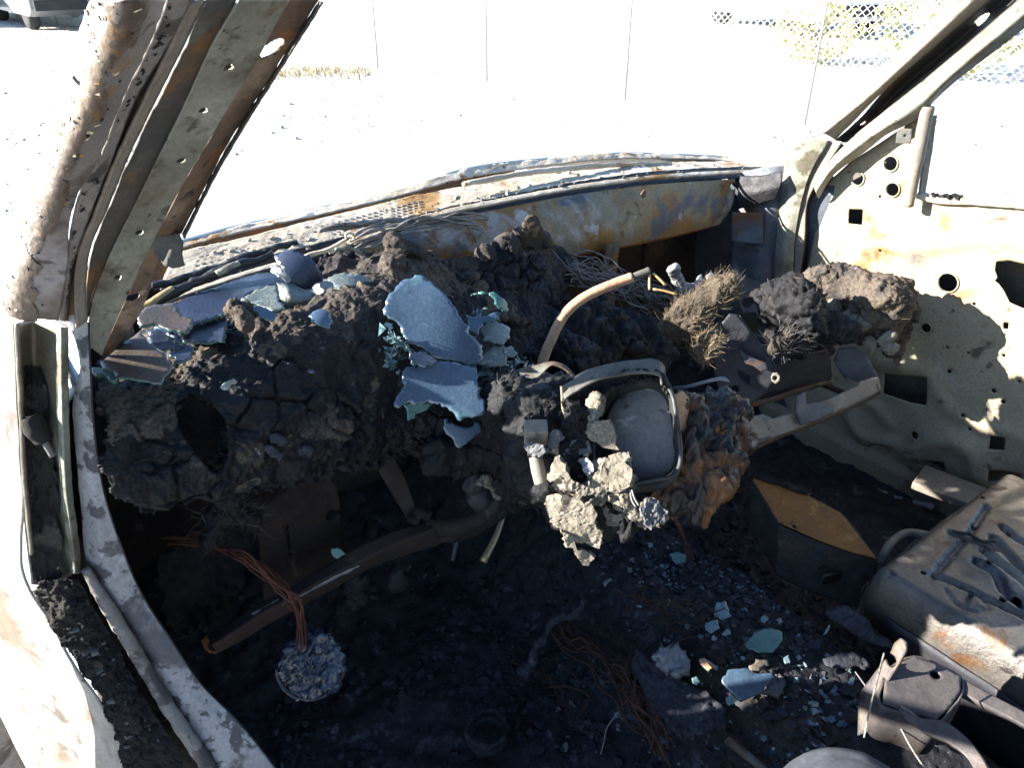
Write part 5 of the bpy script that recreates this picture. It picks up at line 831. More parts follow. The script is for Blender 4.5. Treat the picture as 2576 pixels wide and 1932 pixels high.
ft = loft('frame_top', [[(0.3565,0.6409,1.0895),(0.3716,0.6364,1.0986),(0.3915,0.6289,1.1086),(0.4211,0.6126,1.1164),(0.4446,0.5975,1.1196),(0.4607,0.5849,1.1186),(0.4660,0.5795,1.1164),(0.4647,0.5721,1.1048)], [(0.3819,0.6297,1.0759),(0.3934,0.6294,1.0873),(0.4071,0.6257,1.0963),(0.4263,0.6168,1.1036),(0.4475,0.6044,1.1082),(0.4663,0.5918,1.1098),(0.4747,0.5811,1.1036),(0.4763,0.5706,1.0906)], [(0.3853,0.6114,1.0639),(0.3986,0.6167,1.0850),(0.4105,0.6155,1.0956),(0.4209,0.6107,1.0996),(0.4424,0.5989,1.1053),(0.4616,0.5871,1.1085),(0.4727,0.5737,1.1012),(0.4751,0.5627,1.0883)]], 'coal', hub, nu=110, nv=34, disp=char(.005, .014, 93, fine=1.4), thick=.004)
loft('frame_side', [[(0.3528,0.6410,1.0918),(0.3458,0.6300,1.0693),(0.3352,0.6218,1.0468),(0.3249,0.6109,1.0212),(0.3231,0.5961,0.9987),(0.3322,0.5802,0.9858)], [(0.3609,0.6175,1.0874),(0.3548,0.6061,1.0652),(0.3457,0.5969,1.0429),(0.3380,0.5865,1.0207),(0.3385,0.5748,1.0048),(0.3456,0.5627,0.9952)], [(0.3824,0.6083,1.0666),(0.3759,0.6027,1.0521),(0.3679,0.5935,1.0311),(0.3628,0.5834,1.0118),(0.3603,0.5737,0.9956),(0.3701,0.5618,0.9892)]], 'coal', hub, nu=110, nv=50, disp=char(.007, .016, 96, fine=1.4), thick=.004)
blob('residue', [(p, r) for p, r in zip([(0.3861,0.6096,1.0822),(0.3798,0.6073,1.0725),(0.3724,0.6035,1.0597),(0.3727,0.6102,1.0693),(0.3903,0.6122,1.0902),(0.3660,0.5584,1.0001),(0.3784,0.5503,1.0017),(0.3897,0.5408,1.0001),(0.3551,0.5694,1.0143)], [.009, .01, .011, .009, .008, .012, .012, .01, .012])], 'ash', hub, voxel=.0022, disp=char(.006, .01, 97))
blob('residue', [(p, r) for p, r in zip([(0.3116,0.5861,1.0190),(0.3151,0.5757,1.0080),(0.3232,0.5652,1.0017),(0.3343,0.5559,1.0002),(0.3472,0.5459,0.9994),(0.3614,0.5376,1.0025),(0.3650,0.5288,0.9939),(0.3634,0.5221,0.9829),(0.3722,0.5127,0.9790),(0.3822,0.5049,0.9782),(0.3921,0.4970,0.9774),(0.3444,0.5574,1.0127),(0.3612,0.5496,1.0190),(0.3731,0.5475,1.0284),(0.3163,0.5894,1.0284),(0.3306,0.5631,1.0064),(0.3586,0.5583,1.0284),(0.3957,0.4927,0.9751),(0.3634,0.5435,1.0127)], [.011, .012, .013, .014, .014, .013, .012, .011, .013, .014, .013, .013, .013, .012, .01, .013, .012, .011, .013])], 'ash', hub, voxel=.0022, twist=.014, disp=char(.009, .012, 99))
loft('shell_side', [[(0.3596,0.6512,1.1029),(0.3551,0.6435,1.0876),(0.3523,0.6351,1.0731),(0.3602,0.6270,1.0699),(0.3596,0.6135,1.0505)], [(0.3799,0.6428,1.0922),(0.3768,0.6323,1.0743),(0.3723,0.6262,1.0612),(0.3705,0.6205,1.0515),(0.3711,0.6119,1.0401)]], 'ash', hub, nu=40, nv=16, disp=rough(.002, 40, 94), thick=.004)
def ash(pts, seed, mat='ash', th=.007, bend=.006, j=.0022, amp=.0045):
    return plate('ash_flake', pts, mat, hub, thick=th, cell=.0024, smooth=False, jagged=j, seed=seed, bend=lambda u, v: bend*np.sin(u*45+seed)+bend*np.cos(v*38+seed*2), disp=lambda P, N: char(amp, .012, 100+seed)(P, N))
ash([(0.3549,0.5918,1.0574),(0.3642,0.5951,1.0695),(0.3739,0.5900,1.0749),(0.3818,0.5827,1.0768),(0.3825,0.5749,1.0709),(0.3794,0.5653,1.0598),(0.3767,0.5546,1.0482),(0.3692,0.5638,1.0484),(0.3636,0.5710,1.0488),(0.3610,0.5792,1.0530)], 1, amp=.002)
ash([(0.2812,0.5809,1.0034),(0.2921,0.5732,1.0077),(0.3017,0.5625,1.0067),(0.3110,0.5514,1.0049),(0.3195,0.5422,1.0045),(0.3201,0.5356,0.9973),(0.3154,0.5278,0.9821),(0.3147,0.5224,0.9747),(0.3177,0.5178,0.9729),(0.3092,0.5093,0.9522),(0.3029,0.5169,0.9535),(0.2983,0.5254,0.9580),(0.2914,0.5366,0.9629),(0.2853,0.5477,0.9687),(0.2769,0.5586,0.9713),(0.2762,0.5666,0.9800),(0.2771,0.5731,0.9889)], 2, amp=.0028)
ash([(0.2809,0.5549,0.9683),(0.2873,0.5486,0.9659),(0.2923,0.5372,0.9550),(0.2993,0.5255,0.9456),(0.3065,0.5142,0.9370),(0.2978,0.5145,0.9286),(0.2922,0.5190,0.9294),(0.2909,0.5233,0.9341),(0.2835,0.5403,0.9504)], 3, amp=.003)
ash([(0.3098,0.6026,1.0402),(0.3162,0.5985,1.0420),(0.3180,0.5920,1.0372),(0.3189,0.5843,1.0303),(0.3164,0.5780,1.0218),(0.3214,0.5668,1.0151),(0.3290,0.5562,1.0115),(0.3391,0.5518,1.0163),(0.3478,0.5514,1.0239),(0.3516,0.5593,1.0353),(0.3623,0.5585,1.0444),(0.3718,0.5533,1.0478),(0.3829,0.5445,1.0492),(0.3800,0.5379,1.0399),(0.3755,0.5278,1.0257),(0.3689,0.5237,1.0156),(0.3603,0.5269,1.0109),(0.3516,0.5302,1.0061),(0.3381,0.5388,1.0024),(0.3285,0.5497,1.0045),(0.3170,0.5581,1.0023),(0.3107,0.5675,1.0061),(0.3077,0.5784,1.0142),(0.3080,0.5907,1.0268)], 4, amp=.0045, th=.006, j=.004)
ash([(0.3459,0.5531,1.0369),(0.3578,0.5539,1.0467),(0.3682,0.5498,1.0512),(0.3794,0.5411,1.0525),(0.3699,0.5238,1.0306),(0.3614,0.5189,1.0199),(0.3492,0.5261,1.0165),(0.3425,0.5346,1.0187),(0.3400,0.5428,1.0237)], 14, amp=.003, th=.004, j=.003)
ash([(0.3059,0.5960,1.0445),(0.3109,0.5923,1.0478),(0.3126,0.5814,1.0392),(0.3111,0.5692,1.0250),(0.3065,0.5717,1.0211),(0.3045,0.5837,1.0303)], 15, amp=.002, th=.004, j=.003)
ash([(0.3618,0.5279,1.0050),(0.3712,0.5227,1.0085),(0.3687,0.5110,0.9945),(0.3855,0.5037,1.0026),(0.3904,0.4899,0.9933),(0.3951,0.4818,0.9895),(0.3899,0.4780,0.9809),(0.3792,0.4816,0.9747),(0.3665,0.4882,0.9696),(0.3617,0.4963,0.9734),(0.3576,0.5053,0.9786),(0.3461,0.5136,0.9764),(0.3347,0.5191,0.9714),(0.3359,0.5236,0.9770),(0.3460,0.5192,0.9818),(0.3547,0.5160,0.9866),(0.3585,0.5224,0.9965)], 5, amp=.005, th=.006, j=.004)
ash([(0.3644,0.5020,0.9979),(0.3817,0.5004,1.0064),(0.3864,0.4867,0.9973),(0.3913,0.4787,0.9934),(0.3859,0.4751,0.9871),(0.3719,0.4805,0.9837),(0.3594,0.4877,0.9828)], 16, 'ashgrey', amp=.005, th=.004, j=.004)
ash([(0.2829,0.6311,1.0496),(0.2894,0.6308,1.0559),(0.2955,0.6223,1.0549),(0.3021,0.6132,1.0539),(0.3007,0.6068,1.0472),(0.2926,0.6095,1.0413),(0.2865,0.6164,1.0410),(0.2847,0.6229,1.0447)], 6, 'ashgrey', amp=.007, th=.012)
ash([(0.3209,0.6264,1.0545),(0.3281,0.6255,1.0609),(0.3326,0.6193,1.0603),(0.3284,0.6123,1.0503),(0.3211,0.6102,1.0412),(0.3140,0.6189,1.0414)], 7, 'ashgrey', amp=.003)
ash([(0.3295,0.6086,1.0363),(0.3421,0.6071,1.0476),(0.3512,0.6011,1.0517),(0.3575,0.5915,1.0499),(0.3553,0.5842,1.0416),(0.3486,0.5829,1.0340),(0.3404,0.5929,1.0340),(0.3319,0.5967,1.0287),(0.3274,0.6028,1.0293)], 8, 'ashgrey', amp=.004)
ash([(0.3390,0.5858,1.0341),(0.3458,0.5798,1.0358),(0.3478,0.5707,1.0302),(0.3456,0.5650,1.0234),(0.3385,0.5675,1.0183),(0.3361,0.5746,1.0218)], 9, 'alu', amp=.005)
ash([(0.3393,0.5399,0.9841),(0.3453,0.5344,0.9836),(0.3427,0.5267,0.9738),(0.3386,0.5258,0.9695),(0.3377,0.5334,0.9764)], 10, amp=.003)
ash([(0.3333,0.6762,1.0883),(0.3405,0.6749,1.0930),(0.3475,0.6685,1.0925),(0.3559,0.6610,1.0920),(0.3517,0.6585,1.0859),(0.3444,0.6614,1.0827),(0.3417,0.6562,1.0753),(0.3315,0.6629,1.0735),(0.3299,0.6701,1.0793)], 11, 'ashgrey', amp=.004)
box('latch_block', [(0.3071,0.6367,1.0588)][0], (.03, .022, .028), 'tansteel', hub, Matrix.Rotation(-.6, 3, 'Z') @ Matrix.Rotation(.3, 3, 'X'), .003)
tube('spring_pin', [(0.2950,0.6212,1.0347),(0.2930,0.6124,1.0205),(0.2911,0.6030,1.0055)], [.0085, .0095, .009], 'tansteel', hub, n=14, seg=14)
blob('hub_core', list(zip([(0.3684,0.6766,1.0275),(0.3487,0.6666,0.9932),(0.3479,0.6488,0.9676),(0.3550,0.6251,0.9419),(0.3826,0.6293,0.9761),(0.3918,0.5918,0.9333),(0.3864,0.6511,1.0103),(0.3834,0.6803,1.0480),(0.3548,0.6915,1.0343),(0.3700,0.5956,0.9162),(0.4048,0.5761,0.9248),(0.4316,0.5625,0.9333)], [.045, .04, .045, .045, .05, .04, .05, .04, .03, .03, .035, .03])), 'coal', hub, voxel=.004, disp=char(.012, .02, 95))
P, N, F = blobgeo(list(zip([(0.5181,0.5704,1.0533),(0.5158,0.5575,1.0329),(0.5036,0.5416,1.0182),(0.5008,0.5280,0.9964),(0.5013,0.5156,0.9796),(0.5019,0.5067,0.9678),(0.4899,0.5035,0.9511),(0.4822,0.4995,0.9376),(0.5445,0.5448,1.0047),(0.5367,0.5218,0.9847),(0.5270,0.5067,0.9736),(0.5752,0.5605,1.0181),(0.5821,0.5480,0.9879),(0.4643,0.5308,0.9628),(0.4644,0.5211,0.9494),(0.4575,0.5346,0.9611)], [.02, .028, .03, .032, .036, .036, .03, .022, .04, .04, .03, .04, .04, .028, .026, .026])), .0032)
def drip(P, N):
    q = warp(P, 12, .02)*np.array([130, 130, 12]); d = .03*(fbm(q, 3, 96)-.5)+.007*(fbm(P*70, 4, 97)-.5)+.02*(fbm(P*16, 2, 98)-.5); return P+N*d[:, None]
mk('melted_plastic', drip(P, N), F, 'melt', hub)
loft('boss_plate', [[(0.4866,0.5714,1.0822),(0.4828,0.5599,1.0624),(0.4788,0.5416,1.0328),(0.4732,0.5292,1.0098),(0.4703,0.5172,0.9900),(0.4643,0.5075,0.9702)], [(0.5043,0.5725,1.0821),(0.5077,0.5641,1.0738),(0.5005,0.5527,1.0505),(0.4933,0.5413,1.0272),(0.4842,0.5241,0.9939),(0.4732,0.5108,0.9640)]], 'leverrust', hub, nu=40, nv=8, disp=rough(.003, 40, 98), thick=.004)
tube('wire_stub', [(0.3789,0.5401,1.0479),(0.3757,0.5313,1.0324),(0.3729,0.5245,1.0200)], .0013, 'greywire', hub, n=5, seg=10)
tube('wire_stub', [(0.3630,0.5152,1.0170),(0.3627,0.5088,1.0078),(0.3644,0.5021,1.0001)], .0013, 'greywire', hub, n=5, seg=10)
tube('wire_stub', [(0.3646,0.5190,1.0138),(0.3623,0.5129,1.0031),(0.3640,0.5062,0.9954)], .0013, 'greywire', hub, n=5, seg=10)
loft('column_bracket', [[(0.5322,0.6187,1.0551),(0.5427,0.5926,1.0695),(0.5688,0.5777,1.0756),(0.5858,0.5671,1.0782),(0.5891,0.5615,1.0739)], [(0.5316,0.6160,1.0507),(0.5412,0.5906,1.0652),(0.5676,0.5761,1.0721),(0.5827,0.5662,1.0739),(0.5882,0.5609,1.0721)]], 'alu', hub, nu=30, nv=5, thick=.004, disp=rough(.002, 60, 99))
col = thing('steering_column', [(0.4404,0.6741,0.8979)][0], 'charred steering column behind the burnt hub', 'column')
tube('column_tube', [(0.4235,0.6443,0.9991),(0.4973,0.7352,0.9418),(0.5808,0.8393,0.8727)], .045, 'blacksteel', col, n=16, seg=12)
# ---- gear lever, bent strip
lev = thing('bent_lever', [(0.5271,0.8974,0.9785)][0], 'bent tan rusted lever rod rising from the column into the sun', 'lever')
tube('rod', [(0.5216,0.8954,0.9699),(0.5383,0.9014,0.9955),(0.5503,0.9038,1.0112),(0.5646,0.9066,1.0297),(0.5815,0.9074,1.0482),(0.6032,0.9036,1.0653),(0.6293,0.8946,1.0795),(0.6630,0.8795,1.0932),(0.6936,0.8645,1.1037)], .0088, 'leverrust', lev, n=16, seg=60, disp=.0005)
tube('stub_end', [(0.6924,0.8650,1.1032),(0.7052,0.8591,1.1080),(0.7213,0.8511,1.1134)], [.0062, .0066, .0066], 'stub', lev, n=14, seg=12)
for q in ([(0.7189,0.8489,1.1080),(0.7143,0.8432,1.0952),(0.7110,0.8382,1.0850)], [(0.7242,0.8461,1.1094),(0.7305,0.8353,1.1009),(0.7353,0.8252,1.0918)], [(0.7162,0.8352,1.0861),(0.7311,0.8222,1.0832),(0.7465,0.8071,1.0781)]): tube('wire_tip', q, .0022, 'goldwire', lev, n=6, seg=8)
st = loft('curved_strip', [[(0.3712,0.8310,1.0257),(0.3955,0.8198,1.0350),(0.4163,0.8087,1.0408),(0.4341,0.7986,1.0451),(0.4568,0.7851,1.0496),(0.4693,0.7727,1.0451),(0.4768,0.7574,1.0315)], [(0.3658,0.8183,1.0224),(0.3889,0.8059,1.0289),(0.4084,0.7934,1.0314),(0.4228,0.7838,1.0329),(0.4497,0.7765,1.0504),(0.4612,0.7648,1.0459),(0.4686,0.7515,1.0349)]], 'rustbrown', None, nu=60, nv=10, disp=rough(.001, 60, 3), thick=.003, linu=False)
setp(st, 'thin curved rust brown metal strip in front of the bent lever', 'strip')
bundle('loom_tail', [(0.7700,1.1200,1.0318),(0.8145,1.1000,1.0054),(0.8706,1.0800,0.9793),(0.9298,1.0600,0.9478),(0.9875,1.0400,0.9116)], 34, .016, .0014, 'greywire', 'frayed dark wiring loom fanning out behind the bent lever', 'wires', seed=8, flare=1.25)
sp = loft('support_post', [[(0.9348,1.1800,1.0198),(0.9192,1.1800,0.9589),(0.9114,1.1800,0.8557)], [(0.9703,1.1800,1.0163),(0.9673,1.1800,0.9476),(0.9671,1.1800,0.8315)]], 'rustbrown', None, nu=40, nv=10, disp=rough(.002, 40, 5), thick=.003, holes=[([(0.9478,1.1800,0.9768)][0], .008)]); setp(sp, 'narrow brown steel post below the rusted scuttle panel', 'post')
sp = loft('support_post', [[(0.7071,1.1200,0.9648),(0.7095,1.1200,0.9256)], [(0.7283,1.1200,0.9611),(0.7316,1.1200,0.9195)]], 'rustbrown', None, nu=20, nv=8, thick=.003); setp(sp, 'short stub of brown steel post left of the bent lever', 'post')
fr = blob('aluminium_fragment', list(zip([(0.9761,1.0200,1.0062),(0.9830,1.0200,0.9950),(0.9893,1.0200,0.9819),(0.9961,1.0200,0.9685),(1.0080,1.0200,0.9537),(1.0266,1.0200,0.9390),(1.0434,1.0200,0.9367)], [.01, .01, .01, .011, .014, .017, .014])), 'alu', None, voxel=.0025, disp=rough(.008, 50, 6)); setp(fr, 'upright whitish fragment of melted aluminium behind the fibre clump', 'fragment')
fr = plate('alloy_shard', [(1.0288,1.0029,0.9582),(1.0441,1.0073,0.9768),(1.0518,1.0050,0.9796),(1.0503,0.9968,0.9669),(1.0394,0.9919,0.9514),(1.0285,0.9962,0.9487)], 'alu', None, thick=.004, cell=.003, jagged=.001); setp(fr, 'small pale alloy shard left of a similar one behind the fibre clump', 'fragment')
fr = plate('alloy_shard', [(1.0709,1.0082,0.9701),(1.0835,1.0057,0.9767),(1.0898,0.9968,0.9693),(1.0816,0.9937,0.9583),(1.0686,0.9957,0.9508)], 'alu', None, thick=.004, cell=.003, jagged=.001); setp(fr, 'pale alloy shard right of a similar one behind the fibre clump', 'fragment')
vd = blob('burnt_duct', list(zip([(0.6809,0.9800,0.9312),(0.7386,1.0000,0.9226),(0.7798,1.0000,0.9234),(0.8294,1.0000,0.9046),(0.8551,0.9800,0.8918),(0.7041,0.9500,0.9200),(0.7717,0.9500,0.8990),(0.8390,0.9500,0.8693),(0.6240,0.9300,0.9294)], [.05, .055, .05, .05, .05,   .05, .055, .05, .05])), 'coal', None, voxel=.005, disp=char(.016, .03, 75)); setp(vd, 'black burnt heap behind the steering hub under the bent lever', 'debris')

# ================================================================== passenger side of the dash
fc = thing('fibre_clump', [(0.8428,0.8191,0.9738)][0], 'shaggy clump of scorched tan insulation fibre in the sun', 'insulation')
blob('felt', list(zip([(0.9118,0.8261,1.0544),(0.9016,0.8245,1.0417),(0.8905,0.8342,1.0438),(0.8768,0.8322,1.0268),(0.8649,0.8409,1.0268),(0.8446,0.8422,1.0078),(0.8301,0.8514,1.0056),(0.8131,0.8532,0.9908),(0.8011,0.8575,0.9844),(0.8282,0.8406,0.9887),(0.8525,0.8364,1.0078)], [.012, .022, .02, .024, .02, .026, .022, .024, .016, .024, .02])), 'felt', fc, voxel=.003, disp=char(.008, .016, 110), fibres=5200, flen=.013, fr=.00022, fflat=.9)
blob('tuft', list(zip([(0.8223,0.7918,0.9746),(0.8219,0.7831,0.9621),(0.8118,0.7816,0.9497),(0.8089,0.7897,0.9580),(0.8314,0.7880,0.9787)], [.011, .013, .011, .009, .009])), 'felt', fc, voxel=.0025, disp=char(.006, .012, 111), fibres=900, flen=.016, fr=.0003, fflat=.6)
tube('bent_bar', [(0.8630,0.8507,1.0185),(0.8725,0.8345,1.0057),(0.8806,0.8163,0.9886)], .006, 'darksteel', fc, n=8, seg=12, disp=.002)
fl2 = thing('far_foam_block', [(1.3000,0.7703,0.8601)][0], 'big cracked lump of charred foam against the far door', 'foam')
blob('block', list(zip([(1.3000,0.8780,0.9392),(1.3000,0.8484,0.9553),(1.3000,0.8170,0.9595),(1.3000,0.7858,0.9608),(1.3000,0.7513,0.9575),(1.3000,0.7198,0.9624),(1.3600,0.7284,0.9409),(1.3600,0.7209,0.9127),(1.3000,0.7254,0.9273),(1.3000,0.7546,0.9228),(1.3000,0.7926,0.9246),(1.3000,0.8341,0.9225),(1.3000,0.8649,0.9117),(1.3000,0.7182,0.8994),(1.3000,0.7319,0.8816),(1.3500,0.7238,0.8767),(1.3000,0.7545,0.8979),(1.3400,0.7060,0.8548),(1.3300,0.7016,0.8372),(1.3700,0.7341,0.9517),(1.3000,0.8912,0.9220)], [.035, .04, .042, .04, .045, .045, .035, .04, .05, .045, .05, .045, .04, .04, .03, .035, .035, .016, .014, .03, .03])), 'foam', fl2, voxel=.0035, disp=char(.010, .03, 112, crack=1.6), fibres=350, flen=.014)
blob('ash_lumps', list(zip([(1.2500,0.8035,0.9199),(1.2500,0.7993,0.9292),(1.2500,0.7461,0.8655),(1.2500,0.7092,0.8773),(1.2500,0.7002,0.8655),(1.2500,0.6740,0.9007),(1.2500,0.6738,0.8887),(1.2500,0.6616,0.8755),(1.2500,0.6546,0.8814),(1.2500,0.7693,0.9094),(1.2500,0.7502,0.9074),(1.2500,0.7321,0.9082)], [.014, .01, .01, .012, .009, .014, .012, .012, .01, .013, .014, .013])), 'ash', fl2, voxel=.003, disp=char(.006, .012, 113))
blob('rubble_tail', list(zip([(1.1200,0.8806,0.9616),(1.1200,0.8564,0.9729),(1.1200,0.8311,0.9903),(1.1200,0.8071,0.9956),(1.1200,0.8925,0.9362),(1.1200,0.8599,0.9418),(1.1200,0.8312,0.9610),(1.1200,0.8011,0.9688),(1.1200,0.7764,0.9689),(1.1200,0.8646,0.9157),(1.1200,0.8301,0.9256),(1.1200,0.8004,0.9367),(1.1200,0.7692,0.9366),(1.1200,0.8181,0.8998),(1.1200,0.7872,0.9058),(1.1200,0.8499,0.8935),(1.0800,0.8441,0.8827),(1.0800,0.8123,0.8894),(1.1000,0.7938,0.8848),(1.1600,0.7555,0.9187),(1.1800,0.7415,0.9064)], [.022, .026, .026, .03, .022, .035, .035, .04, .04, .03, .035, .035, .035, .035, .03, .03, .028, .03, .03, .035, .03])), 'foamdark', fl2, voxel=.004, disp=char(.012, .018, 114), fibres=500, flen=.014, fmat='fibre')
fi = blob('loose_fibres', list(zip([(1.0665,0.8008,0.8981),(1.0811,0.7934,0.9028),(1.0698,0.7917,0.8888),(1.0552,0.7991,0.8841)], [.014, .014, .012, .01])), 'felt', None, voxel=.003, disp=char(.008, .012, 115), fibres=260, flen=.03, fmat='greywire'); setp(fi, 'grey tuft of loose fibres above the glovebox frame', 'fibres')
gf = thing('glovebox_frame', [(1.0000,0.7000,0.7588)][0], 'bare steel glovebox frame with dark side plate and pale notched bar', 'frame')
SPN = '-.72,-.62,.3'
plate('side_plate', [(0.8801,0.7919,1.0113),(0.8891,0.7810,1.0103),(0.8936,0.7706,0.9996),(0.9068,0.7388,0.9654),(0.9198,0.7038,0.9243),(0.9212,0.6967,0.9131),(0.9115,0.6984,0.8933),(0.9051,0.6998,0.8807),(0.8767,0.7158,0.8458),(0.8717,0.7155,0.8333),(0.8790,0.6849,0.7874),(0.8731,0.6855,0.7745),(0.8699,0.7016,0.8000),(0.8571,0.7256,0.8189),(0.8486,0.7485,0.8457),(0.8457,0.7674,0.8780),(0.8456,0.7821,0.9082),(0.8565,0.7936,0.9582),(0.8663,0.7984,0.9914)], 'darksteel', gf, thick=.003, cell=.004,
      holes=[([(0.8613,0.7402,0.8797),(0.8708,0.7299,0.8812)][0], .0075), [(0.8744,0.7521,0.9107),(0.8810,0.7433,0.9083),(0.8945,0.7214,0.8955),(0.8989,0.7105,0.8835),(0.8970,0.7114,0.8809),(0.8842,0.7298,0.8880),(0.8764,0.7438,0.8983)], ([(0.8732,0.7916,0.9636),(0.8827,0.7812,0.9649)][0], .007)], disp=rough(.002, 15, 120))
loft('plate_flange', [[(0.9215,0.8036,0.9930),(0.9290,0.7811,0.9693),(0.9386,0.7523,0.9392),(0.9486,0.7219,0.9069)], [(0.8966,0.7800,1.0046),(0.9035,0.7599,0.9836),(0.9129,0.7326,0.9552),(0.9217,0.7028,0.9227)]], 'pinksteel', gf, nu=40, nv=8, disp=rough(.001, 50, 121), thick=.002)
plate('plate_boss', [(0.8727,0.7516,0.9569),(0.8769,0.7388,0.9502),(0.8843,0.7230,0.9451),(0.8935,0.7061,0.9414),(0.8908,0.6990,0.9304),(0.8830,0.7067,0.9268),(0.8774,0.7211,0.9332),(0.8702,0.7337,0.9354),(0.8689,0.7448,0.9447)], 'pinksteel', gf, thick=.004, cell=.003, bend=lambda u, v: -40*u*u*.05)
plate('eyelet_tab', [(0.8912,0.6901,0.9206),(0.8956,0.6904,0.9272),(0.9004,0.6857,0.9283),(0.9021,0.6794,0.9232),(0.8989,0.6761,0.9148),(0.8929,0.6792,0.9100),(0.8896,0.6859,0.9135)], 'tansteel', gf, thick=.004, cell=.002, holes=[([(0.8951,0.6841,0.9193),(0.8951,0.6841,0.9193)][0], .0042)])
plate('front_bar', [(0.8653,0.7044,0.8341),(0.8853,0.7017,0.8323),(0.9022,0.6996,0.8314),(0.9151,0.6960,0.8240),(0.9278,0.6917,0.8148),(0.9559,0.6885,0.8139),(0.9881,0.6845,0.8120),(0.9944,0.6929,0.8409),(1.0192,0.6914,0.8442),(1.0188,0.6832,0.8182),(1.0623,0.6768,0.8123),(1.1007,0.6729,0.8127),(1.1361,0.6696,0.8142),(1.1682,0.6666,0.8153),(1.1778,0.6682,0.8237),(1.2340,0.6604,0.8177),(1.2402,0.6509,0.7898),(1.2106,0.6530,0.7864),(1.1450,0.6585,0.7820),(1.0742,0.6652,0.7797),(1.0173,0.6708,0.7784),(0.9625,0.6770,0.7796),(0.8819,0.6862,0.7820),(0.8709,0.6974,0.8137)], 'tansteel', gf, thick=.004, cell=.0042, disp=rough(.0022, 30, 122),
      holes=[[(0.9091,0.6828,0.8080),(0.9125,0.6821,0.8070),(0.9184,0.6773,0.7938),(0.9150,0.6778,0.7943)], [(1.2278,0.6844,0.7976),(1.2319,0.6837,0.7966),(1.2366,0.6757,0.7728),(1.2328,0.6762,0.7733)], [(1.0191,0.6818,0.7921),(1.0220,0.6814,0.7918),(1.0201,0.6782,0.7812),(1.0179,0.6786,0.7818)], [(1.0387,0.6820,0.7908),(1.0417,0.6816,0.7905),(1.0411,0.6780,0.7789),(1.0382,0.6785,0.7797)], [(1.0581,0.6822,0.7896),(1.0617,0.6813,0.7881),(1.0618,0.6781,0.7779),(1.0587,0.6785,0.7782)]])
loft('bar_lip', [[(0.8729,0.6800,0.7896),(0.9679,0.6800,0.7752),(1.1027,0.6800,0.7608),(1.1990,0.6800,0.7542),(1.2693,0.6800,0.7520),(1.3048,0.6800,0.7528)], [(0.9126,0.7200,0.7263),(1.0391,0.7200,0.7182),(1.1834,0.7200,0.6997),(1.2857,0.7200,0.6931),(1.3606,0.7200,0.6905),(1.3988,0.7200,0.6929)]], 'rustbrown', gf, nu=60, nv=8, disp=rough(.0015, 40, 123), thick=.003)
plate('bar_clip', [(0.9782,0.6779,0.8169),(0.9847,0.6868,0.8473),(1.0090,0.6853,0.8506),(1.0093,0.6772,0.8253),(1.0367,0.6733,0.8218),(1.0621,0.6680,0.8137),(1.0838,0.6622,0.8025),(1.0805,0.6582,0.7887),(1.0326,0.6620,0.7848),(0.9888,0.6680,0.7893)], 'bluesteel', gf, thick=.003, cell=.004, disp=rough(.0015, 40, 124))
plate('end_plate', [(1.2232,0.7536,0.8515),(1.2468,0.7351,0.8545),(1.2642,0.7114,0.8392),(1.2694,0.6932,0.8151),(1.2741,0.6783,0.7960),(1.2424,0.6998,0.7862),(1.2203,0.7212,0.7904),(1.2136,0.7367,0.8076),(1.2091,0.7507,0.8254)], 'bluesteel', gf, thick=.003, cell=.005, disp=rough(.003, 15, 125))
plate('back_rail', [(1.0654,0.8494,0.7931),(1.1370,0.8425,0.7955),(1.2199,0.8348,0.7989),(1.3042,0.8235,0.7944),(1.3101,0.8107,0.7672),(1.3076,0.7958,0.7330),(1.2980,0.7921,0.7222),(1.2004,0.8052,0.7273),(1.1031,0.8174,0.7304),(1.0408,0.8252,0.7324)], 'darksteel', gf, thick=.004, cell=.006, disp=rough(.006, 20, 126))
tube('back_rail_edge', [(1.0017,0.8000,0.7642),(1.0747,0.8000,0.7514),(1.1903,0.8000,0.7367),(1.3116,0.8000,0.7174)], .006, 'rustbrown', gf, n=8, seg=30, disp=.002)
tube('catch_strip', [(1.3726,0.8500,0.6644),(1.4778,0.8500,0.6049)], .008, 'sootrust', gf, n=6, seg=6)
bx_ = blob('burnt_box', list(zip([(1.3551,0.8600,0.7741),(1.3299,0.8600,0.7712),(1.3541,0.8600,0.7461)], [.025, .02, .02])), 'greychar', None, voxel=.004, disp=char(.006, .02, 127)); setp(bx_, 'grey charred chunk above the glovebox frame rail', 'debris')

# ================================================================== console box, seats and brackets
cb = thing('console_box', [(0.9208,0.5454,0.6000)][0], 'dark metal console box with a rusty orange tilted lid', 'box')
ct = [(0.8884,0.6884,0.6978),(0.9238,0.6386,0.6883),(0.9492,0.6011,0.6807),(0.9745,0.5407,0.6643),(0.9603,0.4484,0.6244),(0.9279,0.4901,0.6316),(0.8966,0.5382,0.6417),(0.8648,0.5970,0.6557)]
plate('lid', ct, 'rustorange', cb, thick=.003, cell=.005, disp=rough(.003, 20, 130), holes=[([(0.8802,0.5738,0.6600),(0.8802,0.5738,0.6600)][0], .004)])
ctb = np.array(ct); dn = np.array([-.02, -.03, -.1])
loft('front_face', [list(ctb[[7, 6, 5, 4]]-[0, 0, .004]), list(ctb[[7, 6, 5, 4]]+dn*.5-[0, 0, .004]), list(ctb[[7, 6, 5, 4]]+dn)], 'blacksteel', cb, nu=60, nv=24, disp=rough(.004, 25, 131), thick=.003, linu=True)
loft('side_face', [list(ctb[[0, 7]]-[0, 0, .004]), list(ctb[[0, 7]]+dn)], 'blacksteel', cb, nu=30, nv=20, disp=rough(.004, 25, 132), thick=.003)
